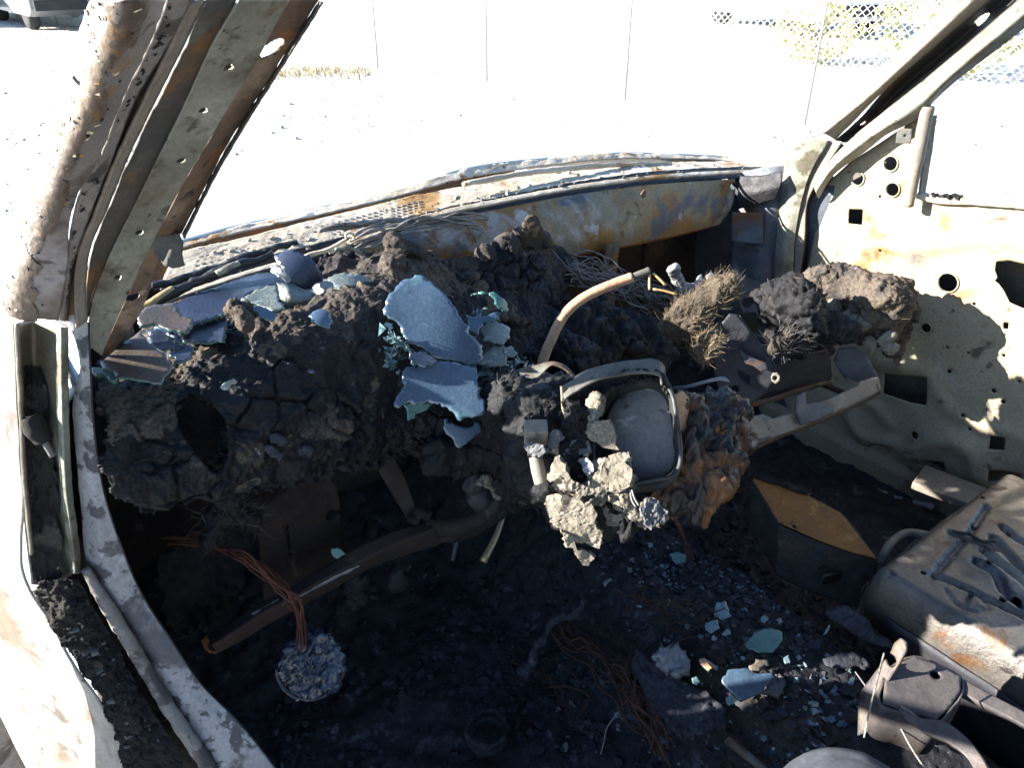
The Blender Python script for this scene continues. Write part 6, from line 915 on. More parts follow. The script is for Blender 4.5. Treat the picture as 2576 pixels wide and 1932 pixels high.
loft('back_face', [list(ctb[[0, 1, 2, 3, 4]]-[0, 0, .004]), list(ctb[[0, 1, 2, 3, 4]]+dn)], 'blacksteel', cb, nu=30, nv=10, thick=.003)
box('slot_plate', tuple((ctb[7]*.45+ctb[4]*.55)+dn*.55+np.array([-.006, -.012, 0])), (.075, .006, .022), 'blacktrim', cb, Matrix.Rotation(-.15, 3, 'Z') @ Matrix.Rotation(.25, 3, 'Y'), .002)
tube('lid_crust', list(ctb[[0, 1, 2]]+np.array([0, 0, .006])), [.004, .007, .006], 'rubbersoot', cb, n=8, seg=30, disp=.006)
# passenger seat pan
ps = thing('passenger_seat_frame', (1.13, .1, .42), 'bare pressed steel passenger seat pan with ribs and slots', 'seat')
def seat_pan(name, parent, x0, x1, y0, y1, z, mat, grooves, holes, r=.05, drop=.12, seed=0, hump=None):
    nx, ny = 150, 150; G = np.empty((ny, nx, 3)); u = np.linspace(0, 1, nx); v = np.linspace(0, 1, ny)
    U, Vv = np.meshgrid(x0+(x1-x0)*u, y0+(y1-y0)*v); ex = np.minimum(U-x0, x1-U); ey = Vv*0+(y1-Vv)
    k = np.clip(np.hypot(np.clip(1-ex/r, 0, 1), np.clip(1-ey/r, 0, 1)), 0, 1); Zz = z-drop*(1-np.sqrt(np.clip(1-k**2.6, 0, 1)))
    Q = np.stack([U.ravel(), Vv.ravel()], 1); h = np.zeros(len(Q))
    for pts, a, w in grooves:
        pl = np.asarray(cr(pts, 30))[:, :2]; d = np.min(np.linalg.norm(Q[:, None]-pl[None], axis=2), axis=1); h += a*np.exp(-(d/w)**6)
    Zz = Zz+h.reshape(Zz.shape)+.002*(fbm(np.stack([Q[:, 0], Q[:, 1], Q[:, 0]*0], 1)*6, 3, seed).reshape(Zz.shape)-.5)
    G = np.stack([U, Vv, Zz], -1); return gridobj(name, G, mat, parent, face=(x0, y0, 3), holes=[(ctr(G, p), q) for p, q in holes], thick=.003, disp=rough(.001, 50, seed))
Zs = .67
seat_pan('seat_pan', ps, .87, 1.38, -.25, .43, Zs, 'pinksteel',
   [([(1.0383,0.3189,0.6700),(1.0370,0.2899,0.6700),(1.0051,0.2560,0.6700),(0.9954,0.2250,0.6700)], -.013, .009), ([(1.0789,0.3264,0.6700),(1.0680,0.2910,0.6700),(1.0598,0.2613,0.6700),(1.0471,0.2306,0.6700)], -.013, .009), ([(1.1255,0.3310,0.6700),(1.1075,0.3022,0.6700),(1.0914,0.2768,0.6700),(1.0812,0.2514,0.6700)], -.013, .009), ([(1.1696,0.3355,0.6700),(1.1600,0.3121,0.6700),(1.1553,0.2764,0.6700)], -.012, .008), ([(0.9428,0.3475,0.6700),(1.0206,0.3568,0.6700),(1.0904,0.3635,0.6700),(1.2063,0.3832,0.6700)], -.009, .006), ([(0.9300,0.3170,0.6700),(0.9141,0.2957,0.6700),(0.9237,0.2621,0.6700),(0.9427,0.2586,0.6700),(0.9597,0.2730,0.6700)], -.003, .004), ([(0.9510,0.3415,0.6700),(0.9611,0.2996,0.6700),(0.9664,0.2571,0.6700),(0.9730,0.2153,0.6700)], -.008, .007), ([(1.0779,0.3861,0.6700),(1.0912,0.3497,0.6700),(1.0984,0.3184,0.6700)], -.008, .007)],
   [(p, r) for p, r in zip([(0.9375,0.3620,0.6700),(1.2296,0.4036,0.6700),(1.1200,0.3673,0.6700),(1.0548,0.3068,0.6700),(0.9810,0.2507,0.6700),(0.9987,0.2387,0.6700),(1.1569,0.3211,0.6700)], [.0055, .005, .006, .006, .006, .009, .005])], r=.032, drop=.11, seed=140)
loft('side_skirt', [[(.868, .37, .60), (.868, .1, .60), (.868, -.25, .60)], [(.885, .36, .45), (.885, .1, .45), (.885, -.25, .45)]], 'darksteel', ps, nu=30, nv=10, thick=.003, disp=rough(.003, 20, 141))
loft('front_skirt', [[(.9, .435, .60), (1.13, .445, .60), (1.35, .435, .60)], [(.9, .42, .46), (1.13, .43, .46), (1.35, .42, .46)]], 'darksteel', ps, nu=30, nv=10, thick=.003, disp=rough(.003, 20, 142), face=(1, 3, 1))
tube('stud', [tuple(Vector([(0.9545,0.2883,0.6650)][0])), tuple(Vector([(0.9365,0.2854,0.6850)][0]))], .004, 'darksteel', ps, n=8, seg=4)
tube('harness_clip', [(1.0793,0.3846,0.6750),(1.0826,0.3755,0.6750),(1.0946,0.3599,0.6750),(1.0900,0.3436,0.6750),(1.1129,0.3267,0.6750)], .0035, 'blacksteel', ps, n=6, seg=20, disp=.002)
for q in ([(0.9677,0.4714,0.5200),(0.9785,0.4284,0.5200),(0.9783,0.3826,0.5200),(0.9881,0.3257,0.5200)], [(1.0260,0.4721,0.5300),(1.0328,0.4469,0.5300),(1.0385,0.4217,0.5300),(1.0465,0.3787,0.5300)]): tube('slide_rail', q, .014, 'blacksteel', ps, n=8, seg=20, disp=.001)
for x in (.9, 1.34): box('seat_leg', (x, .3, .45), (.03, .06, .12), 'darksteel', ps)
tube('adjust_bar', [(1.0022,0.4581,0.5800),(1.0176,0.4604,0.6000),(1.0670,0.4690,0.6000),(1.1069,0.4632,0.6000),(1.1244,0.4445,0.6000),(1.1103,0.4111,0.6200)], .0085, 'tansteel', ps, n=12, seg=50)
# driver's seat front corner
ds = thing('driver_seat_frame', (.3, 0, .42), 'rounded front corner of a bare driver seat pan at the bottom edge', 'seat')
seat_pan('seat_pan', ds, .06, .585, -.6, .30, .705, 'bluesteel', [([(0.4226,0.2824,0.7000),(0.4708,0.2814,0.7000),(0.5133,0.2571,0.7000),(0.5317,0.2259,0.7000)], .004, .012)], [([(0.4172,0.2813,0.7000)][0], .006)], r=.11, drop=.12, seed=143)
box('seat_leg', (.52, .1, .47), (.03, .3, .2), 'darksteel', ds)
# bracket between the seats
sb = thing('seat_hinge_bracket', [(0.7698,0.2501,0.5500)][0], 'grey rusty hinge bracket with two curved arms between the seats', 'bracket')
plate('upright', [(0.6721,0.2821,0.7304),(0.6787,0.2837,0.7447),(0.6818,0.2797,0.7563),(0.6790,0.2712,0.7580),(0.6731,0.2651,0.7498),(0.6660,0.2644,0.7332),(0.6463,0.2677,0.6821),(0.6385,0.2577,0.6731),(0.6195,0.2586,0.6262),(0.6164,0.2680,0.6092),(0.6447,0.2939,0.6520),(0.6596,0.2880,0.6941)], 'bracketsteel', sb, thick=.004, cell=.004, holes=[([(0.6759,0.2726,0.7204),(0.6759,0.2726,0.7204)][0], .009)], disp=rough(.001, 30, 150))
blk = np.array([(0.6563,0.2726,0.7012),(0.6879,0.2738,0.7045),(0.7197,0.2654,0.7069),(0.7350,0.2379,0.7056),(0.7404,0.2086,0.7032),(0.7185,0.1972,0.6999),(0.6888,0.1944,0.6967),(0.6518,0.1960,0.6931),(0.6380,0.2223,0.6944),(0.6196,0.2523,0.6955)])
bc2 = blk.mean(0)
plate('housing_top', blk, 'bracketsteel', sb, thick=.003, cell=.004, disp=rough(.0025, 20, 151), holes=[(tuple(bc2+np.array([.03, .0, .003])), .007)])
G = np.stack([cr(np.concatenate([l, l[:1]]), 61) for l in (blk-[0, 0, .002], blk-[0, 0, .008], bc2+(blk-bc2)*1.02-[0, 0, .03], bc2+(blk-bc2)*1.0-[0, 0, .07])]); gridobj('housing', G, 'bracketsteel', sb, disp=rough(.003, 25, 151), thick=.003, face=(0, 0, 3))
loft('arm', [[(0.7427,0.2102,0.7000),(0.7467,0.1804,0.7000),(0.7516,0.1508,0.7000),(0.7574,0.1176,0.7000)], [(0.7233,0.2004,0.6950),(0.7282,0.1728,0.6950),(0.7351,0.1443,0.6950),(0.7402,0.1087,0.6950)]], 'bracketsteel', sb, nu=40, nv=10, disp=rough(.0015, 40, 152), thick=.012)
loft('arm', [[(0.6140,0.2312,0.7100),(0.6255,0.2057,0.7100),(0.6451,0.1838,0.7100),(0.6448,0.1550,0.7100),(0.6301,0.1278,0.7100),(0.6163,0.1116,0.7100)], [(0.6154,0.2223,0.7000),(0.6167,0.1954,0.7000),(0.6263,0.1738,0.7000),(0.6288,0.1543,0.7000),(0.6217,0.1356,0.7000),(0.6115,0.1232,0.7000)]], 'bracketsteel', sb, nu=50, nv=12, disp=rough(.0015, 40, 153), thick=.012)
loft('base_plate', [[(0.7054,0.2817,0.6000),(0.6824,0.2714,0.5500),(0.6572,0.2498,0.5000)], [(0.7377,0.2153,0.6000),(0.7239,0.2144,0.5800),(0.7065,0.1974,0.5200)]], 'darksteel', sb, nu=30, nv=14, disp=rough(.003, 25, 154), thick=.004)
t_ = tube('thin_cable', [(0.6015,0.2659,0.7946),(0.5785,0.2545,0.7550),(0.5569,0.2429,0.7166),(0.5476,0.2368,0.6985)], .0013, 'greywire', n=5, seg=20); setp(t_, 'thin taut cable beside the seat hinge bracket', 'cable')
t_ = tube('loose_cable', [(0.6681,0.3165,0.6600),(0.6511,0.2772,0.6600),(0.6397,0.2371,0.6600),(0.6167,0.2009,0.6600),(0.5973,0.1657,0.6600)], .0013, 'greywire', n=5, seg=30); setp(t_, 'loose thin cable crossing below the seat hinge bracket', 'cable')

# ================================================================== debris on the floor and tunnel
def deb(name, pts, mat, label, cat='debris', th=.012, amp=.006, seed=0, jg=.0016, **kw):
    o = plate(name, pts, mat, None, thick=th, cell=.004, jagged=jg, seed=seed, disp=char(amp, .015, 200+seed), **kw); return setp(o, label, cat)
deb('grey_crust', [(0.4947,0.5912,0.5687),(0.5052,0.5581,0.5631),(0.5180,0.5145,0.5557),(0.5378,0.4823,0.5512),(0.5443,0.4359,0.5426),(0.5224,0.4196,0.5372),(0.4825,0.4308,0.5354),(0.4539,0.4620,0.5388),(0.4513,0.4895,0.5440),(0.4451,0.5141,0.5483),(0.4612,0.5449,0.5561),(0.4665,0.5723,0.5621)], 'greychar', 'grey speckled crust of burnt carpet beside the copper wire bundle', seed=1, amp=.008)
deb('alloy_dross', [(0.4987,0.5608,0.5798),(0.5224,0.5635,0.5830),(0.5484,0.5499,0.5815),(0.5502,0.5338,0.5769),(0.5443,0.5141,0.5704),(0.5289,0.5096,0.5675),(0.5121,0.5175,0.5682),(0.5037,0.5372,0.5732)], 'alu', 'bright crumbly strip of melted alloy on the tunnel', seed=2, amp=.009)
deb('blue_panel', [(0.5391,0.4501,0.5992),(0.5587,0.4560,0.6068),(0.5826,0.4406,0.6093),(0.5931,0.4213,0.6067),(0.6120,0.4098,0.6089),(0.5921,0.4043,0.6013),(0.5745,0.4008,0.5950),(0.5562,0.4084,0.5918),(0.5427,0.4122,0.5889),(0.5389,0.4291,0.5928)], 'glass', 'smooth pale blue scrap of glass lying on the tunnel debris', 'glass', th=.005, amp=.001, seed=3, jg=.001)
deb('ash_wedge', [(0.6142,0.4188,0.5892),(0.6314,0.4093,0.5907),(0.6241,0.3915,0.5857),(0.6120,0.3856,0.5821),(0.5999,0.3950,0.5815),(0.5878,0.4045,0.5810)], 'ashgrey', 'grey ash chunk right of the pale blue scrap', seed=4)
deb('white_plate', [(0.7847,0.4353,0.6144),(0.8197,0.4170,0.6176),(0.8291,0.3911,0.6100),(0.8234,0.3582,0.5952),(0.8372,0.3407,0.5923),(0.8327,0.3295,0.5865),(0.8168,0.3413,0.5865),(0.8052,0.3644,0.5922),(0.7982,0.3916,0.6010),(0.7838,0.4134,0.6054)], 'greychar', 'grey plate of melted residue in front of the seat slide rail', seed=5, amp=.004)
deb('terracotta_chip', [(0.5547,0.5065,0.5886),(0.5631,0.4975,0.5876),(0.5646,0.4821,0.5832),(0.5522,0.4838,0.5813),(0.5501,0.4953,0.5843)], 'leverrust', 'small terracotta coloured chip beside the bright alloy strip', 'chip', th=.006, amp=.002, seed=6, jg=.001)
deb('white_chip', [(0.5683,0.7524,0.5532),(0.5825,0.7493,0.5591),(0.6017,0.7397,0.5606),(0.5914,0.7346,0.5479),(0.5823,0.7244,0.5299),(0.5746,0.7344,0.5364),(0.5683,0.7453,0.5450)], 'alu', 'pale triangular chip under the steering hub', 'chip', th=.003, amp=.001, seed=7, jg=.0008)
deb('red_scrap', [(0.5965,0.4442,0.6005),(0.6149,0.4454,0.6026),(0.6296,0.4332,0.6016),(0.6243,0.4248,0.5994),(0.6033,0.4275,0.5979),(0.5915,0.4338,0.5980)], 'rustbrown', 'dark red scrap above the pale blue scrap on the tunnel', 'scrap', th=.005, amp=.002, seed=8)
deb('peeling_strip', [(0.7202,0.3886,0.5852),(0.7444,0.3826,0.5859),(0.7734,0.3641,0.5832),(0.7808,0.3459,0.5785),(0.7780,0.3363,0.5753),(0.7638,0.3379,0.5744),(0.7551,0.3511,0.5775),(0.7351,0.3601,0.5782),(0.7178,0.3788,0.5820)], 'greychar', 'curled grey strip of burnt trim left of the hinge bracket', 'trim', th=.006, amp=.004, seed=9)
t_ = tube('trim_rod', [(0.5204,0.4085,0.5200),(0.5216,0.3823,0.5200),(0.5250,0.3511,0.5200),(0.5241,0.3359,0.5200)], .007, 'rustbrown', n=8, seg=12, disp=.002); setp(t_, 'short rusty rod left of the driver seat pan', 'rod')
t_ = tube('ragged_strand', [(0.4623,0.6902,0.6200),(0.4533,0.6945,0.6000),(0.4441,0.7189,0.5700),(0.4300,0.7348,0.5500),(0.4212,0.7402,0.5200),(0.4062,0.7428,0.5000),(0.3893,0.7341,0.4800),(0.3638,0.7320,0.4600)], [.006, .008, .006, .007, .009, .006, .012, .014], 'greychar', n=8, seg=60, disp=.008); setp(t_, 'ragged grey strand of burnt carpet on the driver floor', 'debris')
t_ = blob('burnt_pedal_debris', list(zip([(0.2443,0.9455,0.6000),(0.1702,0.9769,0.6000),(0.1721,0.9725,0.5700),(0.1677,0.9822,0.6200)], [.016, .02, .02, .016])), 'floorchar', None, voxel=.004, disp=char(.01, .02, 160)); setp(t_, 'dark burnt lumps hanging under the beam by the pedals', 'debris')

def floor_flakes(name, n, mat, area, size, label, seed):
    rg = np.random.default_rng(seed); V = []; F = []
    while len(F) < n:
        x, y = rg.uniform(area[0], area[1]), rg.uniform(area[2], area[3])
        if fbm(np.array([[x*9, y*9, 0]]), 3, seed)[0] < .5: continue
        s = size*rg.uniform(.2, 1)**2; z = fz(x, y)+.003; a0 = rg.uniform(0, 6.3); k = rg.integers(4, 7); b = len(V); tx, ty = rg.normal(size=2)*.35
        for q in range(k):
            an = a0+q*6.283/k; rr = s*rg.uniform(.5, 1.1); dx, dy = rr*cos(an), rr*sin(an); V.append(np.array([x+dx, y+dy, z+dx*tx+dy*ty+s*.2]))
        F.append(list(range(b, b+k)))
    o = mk(name, np.array(V), F, mat, None, smooth=False); solid(o, .0012); return setp(o, label, 'flakes', kind='stuff')
floor_flakes('ash_flakes', 900, 'greychar', (.4, 1.0, .28, .85), .013, 'grey ash flakes covering the tunnel and centre floor', 71)
floor_flakes('blue_flakes', 420, 'glass', (.42, .9, .3, .75), .009, 'thin dull blue glass flakes among the ash on the tunnel', 72)
floor_flakes('pale_flakes', 260, 'ashgrey', (.35, 1.0, .3, .85), .007, 'small pale ash flakes scattered on the centre floor', 73)
floor_flakes('ash_flakes', 900, 'greychar', (-.05, .5, .35, 1.0), .011, 'grey ash flakes strewn over the dark driver footwell', 74)
bundle('matted_strands', [(0.3868,0.8004,0.4600),(0.3894,0.7338,0.4600),(0.4008,0.6826,0.4700),(0.4044,0.6330,0.4700),(0.3935,0.5928,0.4700)], 7, .02, .0009, 'loomcopper', 'thin burnt strands matted on the driver floor left of the copper bundle', 'strands', seed=21)
bundle('matted_strands', [(0.5555,0.6455,0.6000),(0.5554,0.5990,0.6100),(0.5766,0.5665,0.6100),(0.6119,0.5573,0.6100)], 8, .018, .0011, 'loomcopper', 'thin burnt strands lying across the tunnel below the hub', 'strands', seed=22)
# ================================================================== glass shards
def shard(pts, mat, label, th=.003, curve=.0, j=.0016, seed=0, wave=.0035, name='glass_shard', grp='shards of windscreen glass', lift=.978):
    pts = [tuple(EYE+(np.asarray(q)-EYE)*lift) for q in pts]; P3 = np.asarray(pts, float); ext = np.ptp(P3, axis=0).max()
    o = plate(name, pts, [mat, 'glassedge'], None, thick=th, cell=max(.0016, min(.004, ext/18)), jagged=j, jstep=.004, seed=seed, rim=1,
              bend=lambda u, v: -curve*(u*u)/(ext*ext*.25)+wave*np.sin(u*33+seed)*np.cos(v*29+seed*1.7))
    return setp(o, label, 'glass', grp)
shard([(0.3365,0.9794,1.1584),(0.3475,0.9723,1.1549),(0.3564,0.9569,1.1420),(0.3685,0.9333,1.1214),(0.3757,0.9028,1.0917),(0.3853,0.8759,1.0667),(0.3859,0.8666,1.0571),(0.3732,0.8589,1.0444),(0.3573,0.8618,1.0415),(0.3410,0.8738,1.0482),(0.3163,0.8885,1.0547),(0.3001,0.9103,1.0718),(0.2820,0.9240,1.0797),(0.2822,0.9472,1.1043),(0.2685,0.9622,1.1152),(0.2815,0.9743,1.1328),(0.3027,0.9806,1.1473),(0.3207,0.9818,1.1551)], 'glass', 'largest blue shard lying on the dashboard left of the bent lever', seed=1, curve=.004, wave=.003)
shard([(0.2675,0.9027,1.0494),(0.3026,0.8886,1.0508),(0.3273,0.8790,1.0520),(0.3474,0.8625,1.0444),(0.3604,0.8533,1.0410),(0.3511,0.8353,1.0189),(0.3518,0.8189,1.0028),(0.3411,0.8066,0.9858),(0.3042,0.8210,0.9839),(0.2990,0.8383,0.9989),(0.2843,0.8519,1.0060),(0.2525,0.8701,1.0102),(0.2339,0.8724,1.0042),(0.2277,0.8791,1.0082),(0.2433,0.8840,1.0201),(0.2559,0.8953,1.0369)], 'glass', 'big blue shard with a notched lower edge below the largest one', seed=2, wave=.002)
shard([(0.3040,0.8599,0.9656),(0.3151,0.8506,0.9574),(0.3300,0.8412,0.9512),(0.3536,0.8336,0.9532),(0.3517,0.8261,0.9401),(0.3317,0.8287,0.9323),(0.3114,0.8307,0.9233),(0.3074,0.8401,0.9359),(0.2994,0.8488,0.9450)], 'glass', 'pointed blue shard hanging below the two big ones', seed=3)
shard([(0.2525,0.8924,0.9959),(0.2783,0.8822,0.9950),(0.2959,0.8725,0.9900),(0.2703,0.8761,0.9804),(0.2532,0.8767,0.9710)], 'glassedge', 'dark green sliver under the notched blue shard', seed=4)
shard([(0.4013,0.9183,1.0025),(0.4313,0.9283,1.0137),(0.4621,0.9276,1.0171),(0.4651,0.9126,1.0062),(0.4521,0.8976,0.9934),(0.4268,0.9057,0.9962)], 'glassclear', 'clear grey shard at the lower right corner of the largest shard', seed=5)
shard([(0.4324,0.9455,1.0454),(0.4495,0.9533,1.0534),(0.4704,0.9442,1.0492),(0.4856,0.9324,1.0423),(0.4766,0.9202,1.0319),(0.4509,0.9173,1.0265),(0.4268,0.9322,1.0348)], 'glassclear', 'frosted grey shard among the charred pebbles', seed=6, curve=.004)
shard([(0.4333,0.9725,1.1043),(0.4545,0.9701,1.1048),(0.4747,0.9605,1.0962),(0.4865,0.9498,1.0848),(0.4905,0.9390,1.0719),(0.4849,0.9368,1.0683),(0.4707,0.9443,1.0753),(0.4649,0.9513,1.0830),(0.4655,0.9586,1.0923),(0.4519,0.9665,1.0999)], 'glassedge', 'narrow curved green shard above the charred pebbles', seed=7, curve=.008)
shard([(0.4181,0.9654,1.0732),(0.4323,0.9557,1.0694),(0.4659,0.9431,1.0684),(0.4623,0.9355,1.0618),(0.4344,0.9424,1.0600),(0.4146,0.9305,1.0461),(0.4080,0.9427,1.0536)], 'glass', 'turquoise shard between the largest shard and the pebbles', seed=8)
shard([(0.2738,0.8987,1.0750),(0.2907,0.8939,1.0750),(0.3098,0.8722,1.0589),(0.2969,0.8731,1.0561),(0.2694,0.8870,1.0621)], 'glasssoot', 'thin dull shard between the two biggest blue shards', seed=9)
shard([(0.4484,0.9030,1.0262),(0.4617,0.8999,1.0269),(0.4665,0.8879,1.0163),(0.4533,0.8885,1.0131),(0.4450,0.8957,1.0179)], 'glassclear', 'small clear shard below the frosted one', seed=31)
shard([(-0.1143,0.9970,1.1422),(-0.0917,1.0071,1.1466),(-0.0542,1.0258,1.1545),(-0.0534,1.0066,1.1485),(-0.0505,0.9942,1.1447),(-0.0419,0.9718,1.1381),(-0.0393,0.9527,1.1322),(-0.0614,0.9275,1.1231),(-0.0737,0.9371,1.1255),(-0.0878,0.9476,1.1280),(-0.1056,0.9600,1.1310),(-0.1044,0.9713,1.1347),(-0.1163,0.9823,1.1375)], 'glassbrown', 'tan smoked shard at the left end of the dashboard by the pillar', seed=10, j=.001)
shard([(-0.1241,1.0031,1.1322),(-0.1027,0.9857,1.1290),(-0.1021,0.9767,1.1262),(-0.1062,0.9705,1.1238),(-0.1237,0.9891,1.1278)], 'glassedge', 'yellow green thick edge piece below the tan shard', seed=32, th=.01)
shard([(-0.0045,1.0452,1.1183),(0.0104,1.0591,1.1227),(0.0258,1.0734,1.1272),(0.0463,1.0719,1.1278),(0.0664,1.0684,1.1280),(0.0580,1.0431,1.1210),(0.0489,1.0148,1.1132),(0.0241,1.0258,1.1148)], 'glasssoot', 'blue grey shard with a straight lower edge left of the foam curl', seed=11)
shard([(-0.0292,1.0874,1.1345),(0.0061,1.1202,1.1413),(0.0342,1.1258,1.1436),(0.0632,1.1315,1.1459),(0.0950,1.1425,1.1492),(0.1213,1.1516,1.1520),(0.1560,1.1499,1.1535),(0.1776,1.1368,1.1526),(0.1763,1.1055,1.1477),(0.1468,1.0986,1.1452),(0.1224,1.0953,1.1434),(0.0933,1.0779,1.1393),(0.0653,1.0612,1.1353),(0.0448,1.0629,1.1345),(0.0245,1.0647,1.1337),(-0.0024,1.0446,1.1293),(-0.0240,1.0632,1.1310)], 'glasssoot', 'wide dark blue sheet of smoked glass along the screen base', seed=12, curve=.006, wave=.004)
shard([(-0.0518,1.0713,1.1580),(-0.0293,1.0816,1.1619),(0.0041,1.0779,1.1626),(0.0049,1.0507,1.1556),(0.0150,1.0367,1.1526),(-0.0035,1.0120,1.1452),(-0.0217,1.0299,1.1489),(-0.0357,1.0458,1.1523),(-0.0523,1.0459,1.1515)], 'glassbrown', 'rust tinted sheet of glass beside the near pillar foot', seed=13)
shard([(-0.0424,1.0578,1.1357),(-0.0241,1.0654,1.1387),(-0.0247,1.0485,1.1343),(-0.0211,1.0296,1.1296),(-0.0123,1.0124,1.1256),(-0.0011,1.0023,1.1236),(-0.0153,1.0037,1.1232),(-0.0372,1.0174,1.1256),(-0.0461,1.0345,1.1295)], 'glasssoot', 'broken dark blue shard between the tan shard and the sheet', seed=14)
shard([(-0.0233,1.0569,1.1417),(-0.0122,1.0383,1.1374),(-0.0100,1.0160,1.1318),(-0.0173,1.0053,1.1287),(-0.0209,1.0343,1.1360)], 'glasssoot', 'narrow dark shard lying over the broken blue one', seed=33)
shard([(0.1804,1.1588,1.1727),(0.1968,1.1532,1.1754),(0.2122,1.1461,1.1757),(0.2240,1.1336,1.1661),(0.2333,1.1223,1.1566),(0.2368,1.1076,1.1387),(0.2381,1.0995,1.1285),(0.2158,1.1019,1.1176),(0.1886,1.1215,1.1271),(0.1852,1.1362,1.1449),(0.1820,1.1488,1.1601)], 'glasssoot', 'deep blue shard standing up behind the curled clear shard', seed=15, curve=.006)
shard([(0.1556,1.1078,1.1773),(0.1639,1.1006,1.1746),(0.1689,1.0877,1.1657),(0.1750,1.0755,1.1579),(0.1674,1.0742,1.1536),(0.1587,1.0859,1.1599),(0.1519,1.0985,1.1678)], 'glassclear', 'clear twisted shard left of the standing blue shard', seed=16, curve=.004)
G = surf([[(0.1537,1.0800,1.1615),(0.1470,1.0650,1.1476),(0.1449,1.0500,1.1356),(0.1525,1.0450,1.1241)], [(0.1643,1.0800,1.1560),(0.1598,1.0500,1.1495),(0.1625,1.0400,1.1375),(0.1727,1.0400,1.1289)], [(0.1721,1.0800,1.1496),(0.1831,1.0600,1.1417),(0.1935,1.0450,1.1367),(0.1968,1.0400,1.1331)], [(0.1775,1.0800,1.1468),(0.1908,1.0650,1.1395),(0.2083,1.0500,1.1417),(0.2192,1.0400,1.1403)]], 50, 50)
o = gridobj('glass_shard', G, ['glassclear', 'glassedge'], None, disp=rough(.001, 60, 3), ragged=.002); solid(o, .005, -1, 1); setp(o, 'curled clear shard with bright green edges above the brown foam', 'glass', 'shards of windscreen glass')
shard([(0.2044,1.0713,1.1431),(0.2249,1.0718,1.1470),(0.2429,1.0703,1.1493),(0.2599,1.0666,1.1501),(0.2750,1.0591,1.1484),(0.2947,1.0417,1.1416),(0.2819,1.0375,1.1369),(0.2636,1.0392,1.1347),(0.2412,1.0445,1.1338),(0.2234,1.0462,1.1317),(0.2043,1.0566,1.1345)], 'glassclear', 'wavy clear shard left of the tall foam knob', seed=17, curve=.01)
shard([(0.0882,1.0652,1.1509),(0.1119,1.0685,1.1552),(0.1402,1.0684,1.1584),(0.1477,1.0600,1.1550),(0.1381,1.0403,1.1438),(0.1414,1.0237,1.1357),(0.1231,1.0268,1.1352),(0.1052,1.0478,1.1439)], 'glassclear', 'dusty grey shard under the curled clear one', seed=18)
shard([(0.0952,1.0284,1.1507),(0.1070,1.0216,1.1486),(0.1217,1.0005,1.1395),(0.1104,0.9942,1.1350),(0.0995,1.0055,1.1395)], 'glass', 'small blue shard beside the foam curl', seed=19)
shard([(0.1648,0.9973,1.1318),(0.1789,0.9992,1.1346),(0.1926,0.9921,1.1320),(0.1942,0.9761,1.1228),(0.1852,0.9677,1.1168),(0.1700,0.9770,1.1205),(0.1631,0.9858,1.1249)], 'glass', 'round ashy blue shard on the sunlit brown foam', seed=20, curve=.004)
shard([(-0.0316,1.0047,1.1237),(-0.0152,1.0030,1.1248),(0.0003,0.9980,1.1249),(-0.0075,0.9836,1.1196),(-0.0309,0.9858,1.1178)], 'glasssoot', 'small blue shard right of the tan shard', seed=21)
shard([(0.1353,0.9569,1.0756),(0.1454,0.9547,1.0749),(0.1489,0.9452,1.0659),(0.1366,0.9446,1.0636),(0.1319,0.9487,1.0669)], 'glass', 'small pale shard on the dashboard face below the lit foam', seed=22)
shard([(0.0021,0.9110,1.1022),(0.0131,0.9127,1.1072),(0.0226,0.9122,1.1083),(0.0254,0.9090,1.1034),(0.0140,0.9068,1.0974),(0.0052,0.9084,1.0983)], 'glassclear', 'little clear shard above the vent hole', seed=23)
for k, (pp, lab) in enumerate((([(0.0631,0.8931,1.0379),(0.0715,0.8935,1.0410),(0.0784,0.8885,1.0315),(0.0710,0.8859,1.0238),(0.0626,0.8889,1.0285)], 'pale flake on the dashboard face, uppermost of four'), ([(0.0452,0.8850,1.0256),(0.0572,0.8833,1.0247),(0.0673,0.8756,1.0099),(0.0564,0.8755,1.0069),(0.0443,0.8805,1.0151)], 'pale flake on the dashboard face, second of four'), ([(0.0317,0.8812,1.0139),(0.0435,0.8794,1.0130),(0.0566,0.8705,0.9961),(0.0474,0.8673,0.9867),(0.0359,0.8765,1.0044)], 'long pale flake on the dashboard face, lowest left of four'), ([(0.0772,0.8734,0.9950),(0.0884,0.8735,0.9980),(0.0976,0.8675,0.9868),(0.0880,0.8659,0.9809),(0.0771,0.8696,0.9865)], 'pale flake on the dashboard face, rightmost of four'))):
    o = plate('paint_flake', pp, 'greychar', None, thick=.003, cell=.003, jagged=.0015, seed=k, disp=rough(.002, 60, k)); setp(o, lab, 'flake', 'pale flakes stuck on the dashboard face')
def crumbs(name, c, n, s, spread, mat, label, seed):
    rg = np.random.default_rng(seed); V = []; F = []
    for k in range(n):
        p = np.asarray(c[rg.integers(len(c))])+rg.normal(size=3)*spread; q = rg.normal(size=(4, 3))*s*rg.uniform(.4, 1); b = len(V); V += list(p+q); F += [[b, b+1, b+2], [b, b+2, b+3], [b, b+3, b+1], [b+1, b+3, b+2]]
    return setp(mk(name, np.array(V), F, mat, None, smooth=False), label, 'broken glass', kind='stuff')
crumbs('glass_crumbs', [(0.2424,0.9050,1.1133),(0.2505,0.9050,1.0985),(0.2553,0.9050,1.0813),(0.2686,0.9050,1.0868),(0.2449,0.9050,1.0718),(0.2500,0.9050,1.0573),(0.2421,0.9050,1.0759),(0.2644,0.9050,1.0753)], 70, .006, .006, 'crumb', 'turquoise crumbs of glass left of the largest shard', 41)
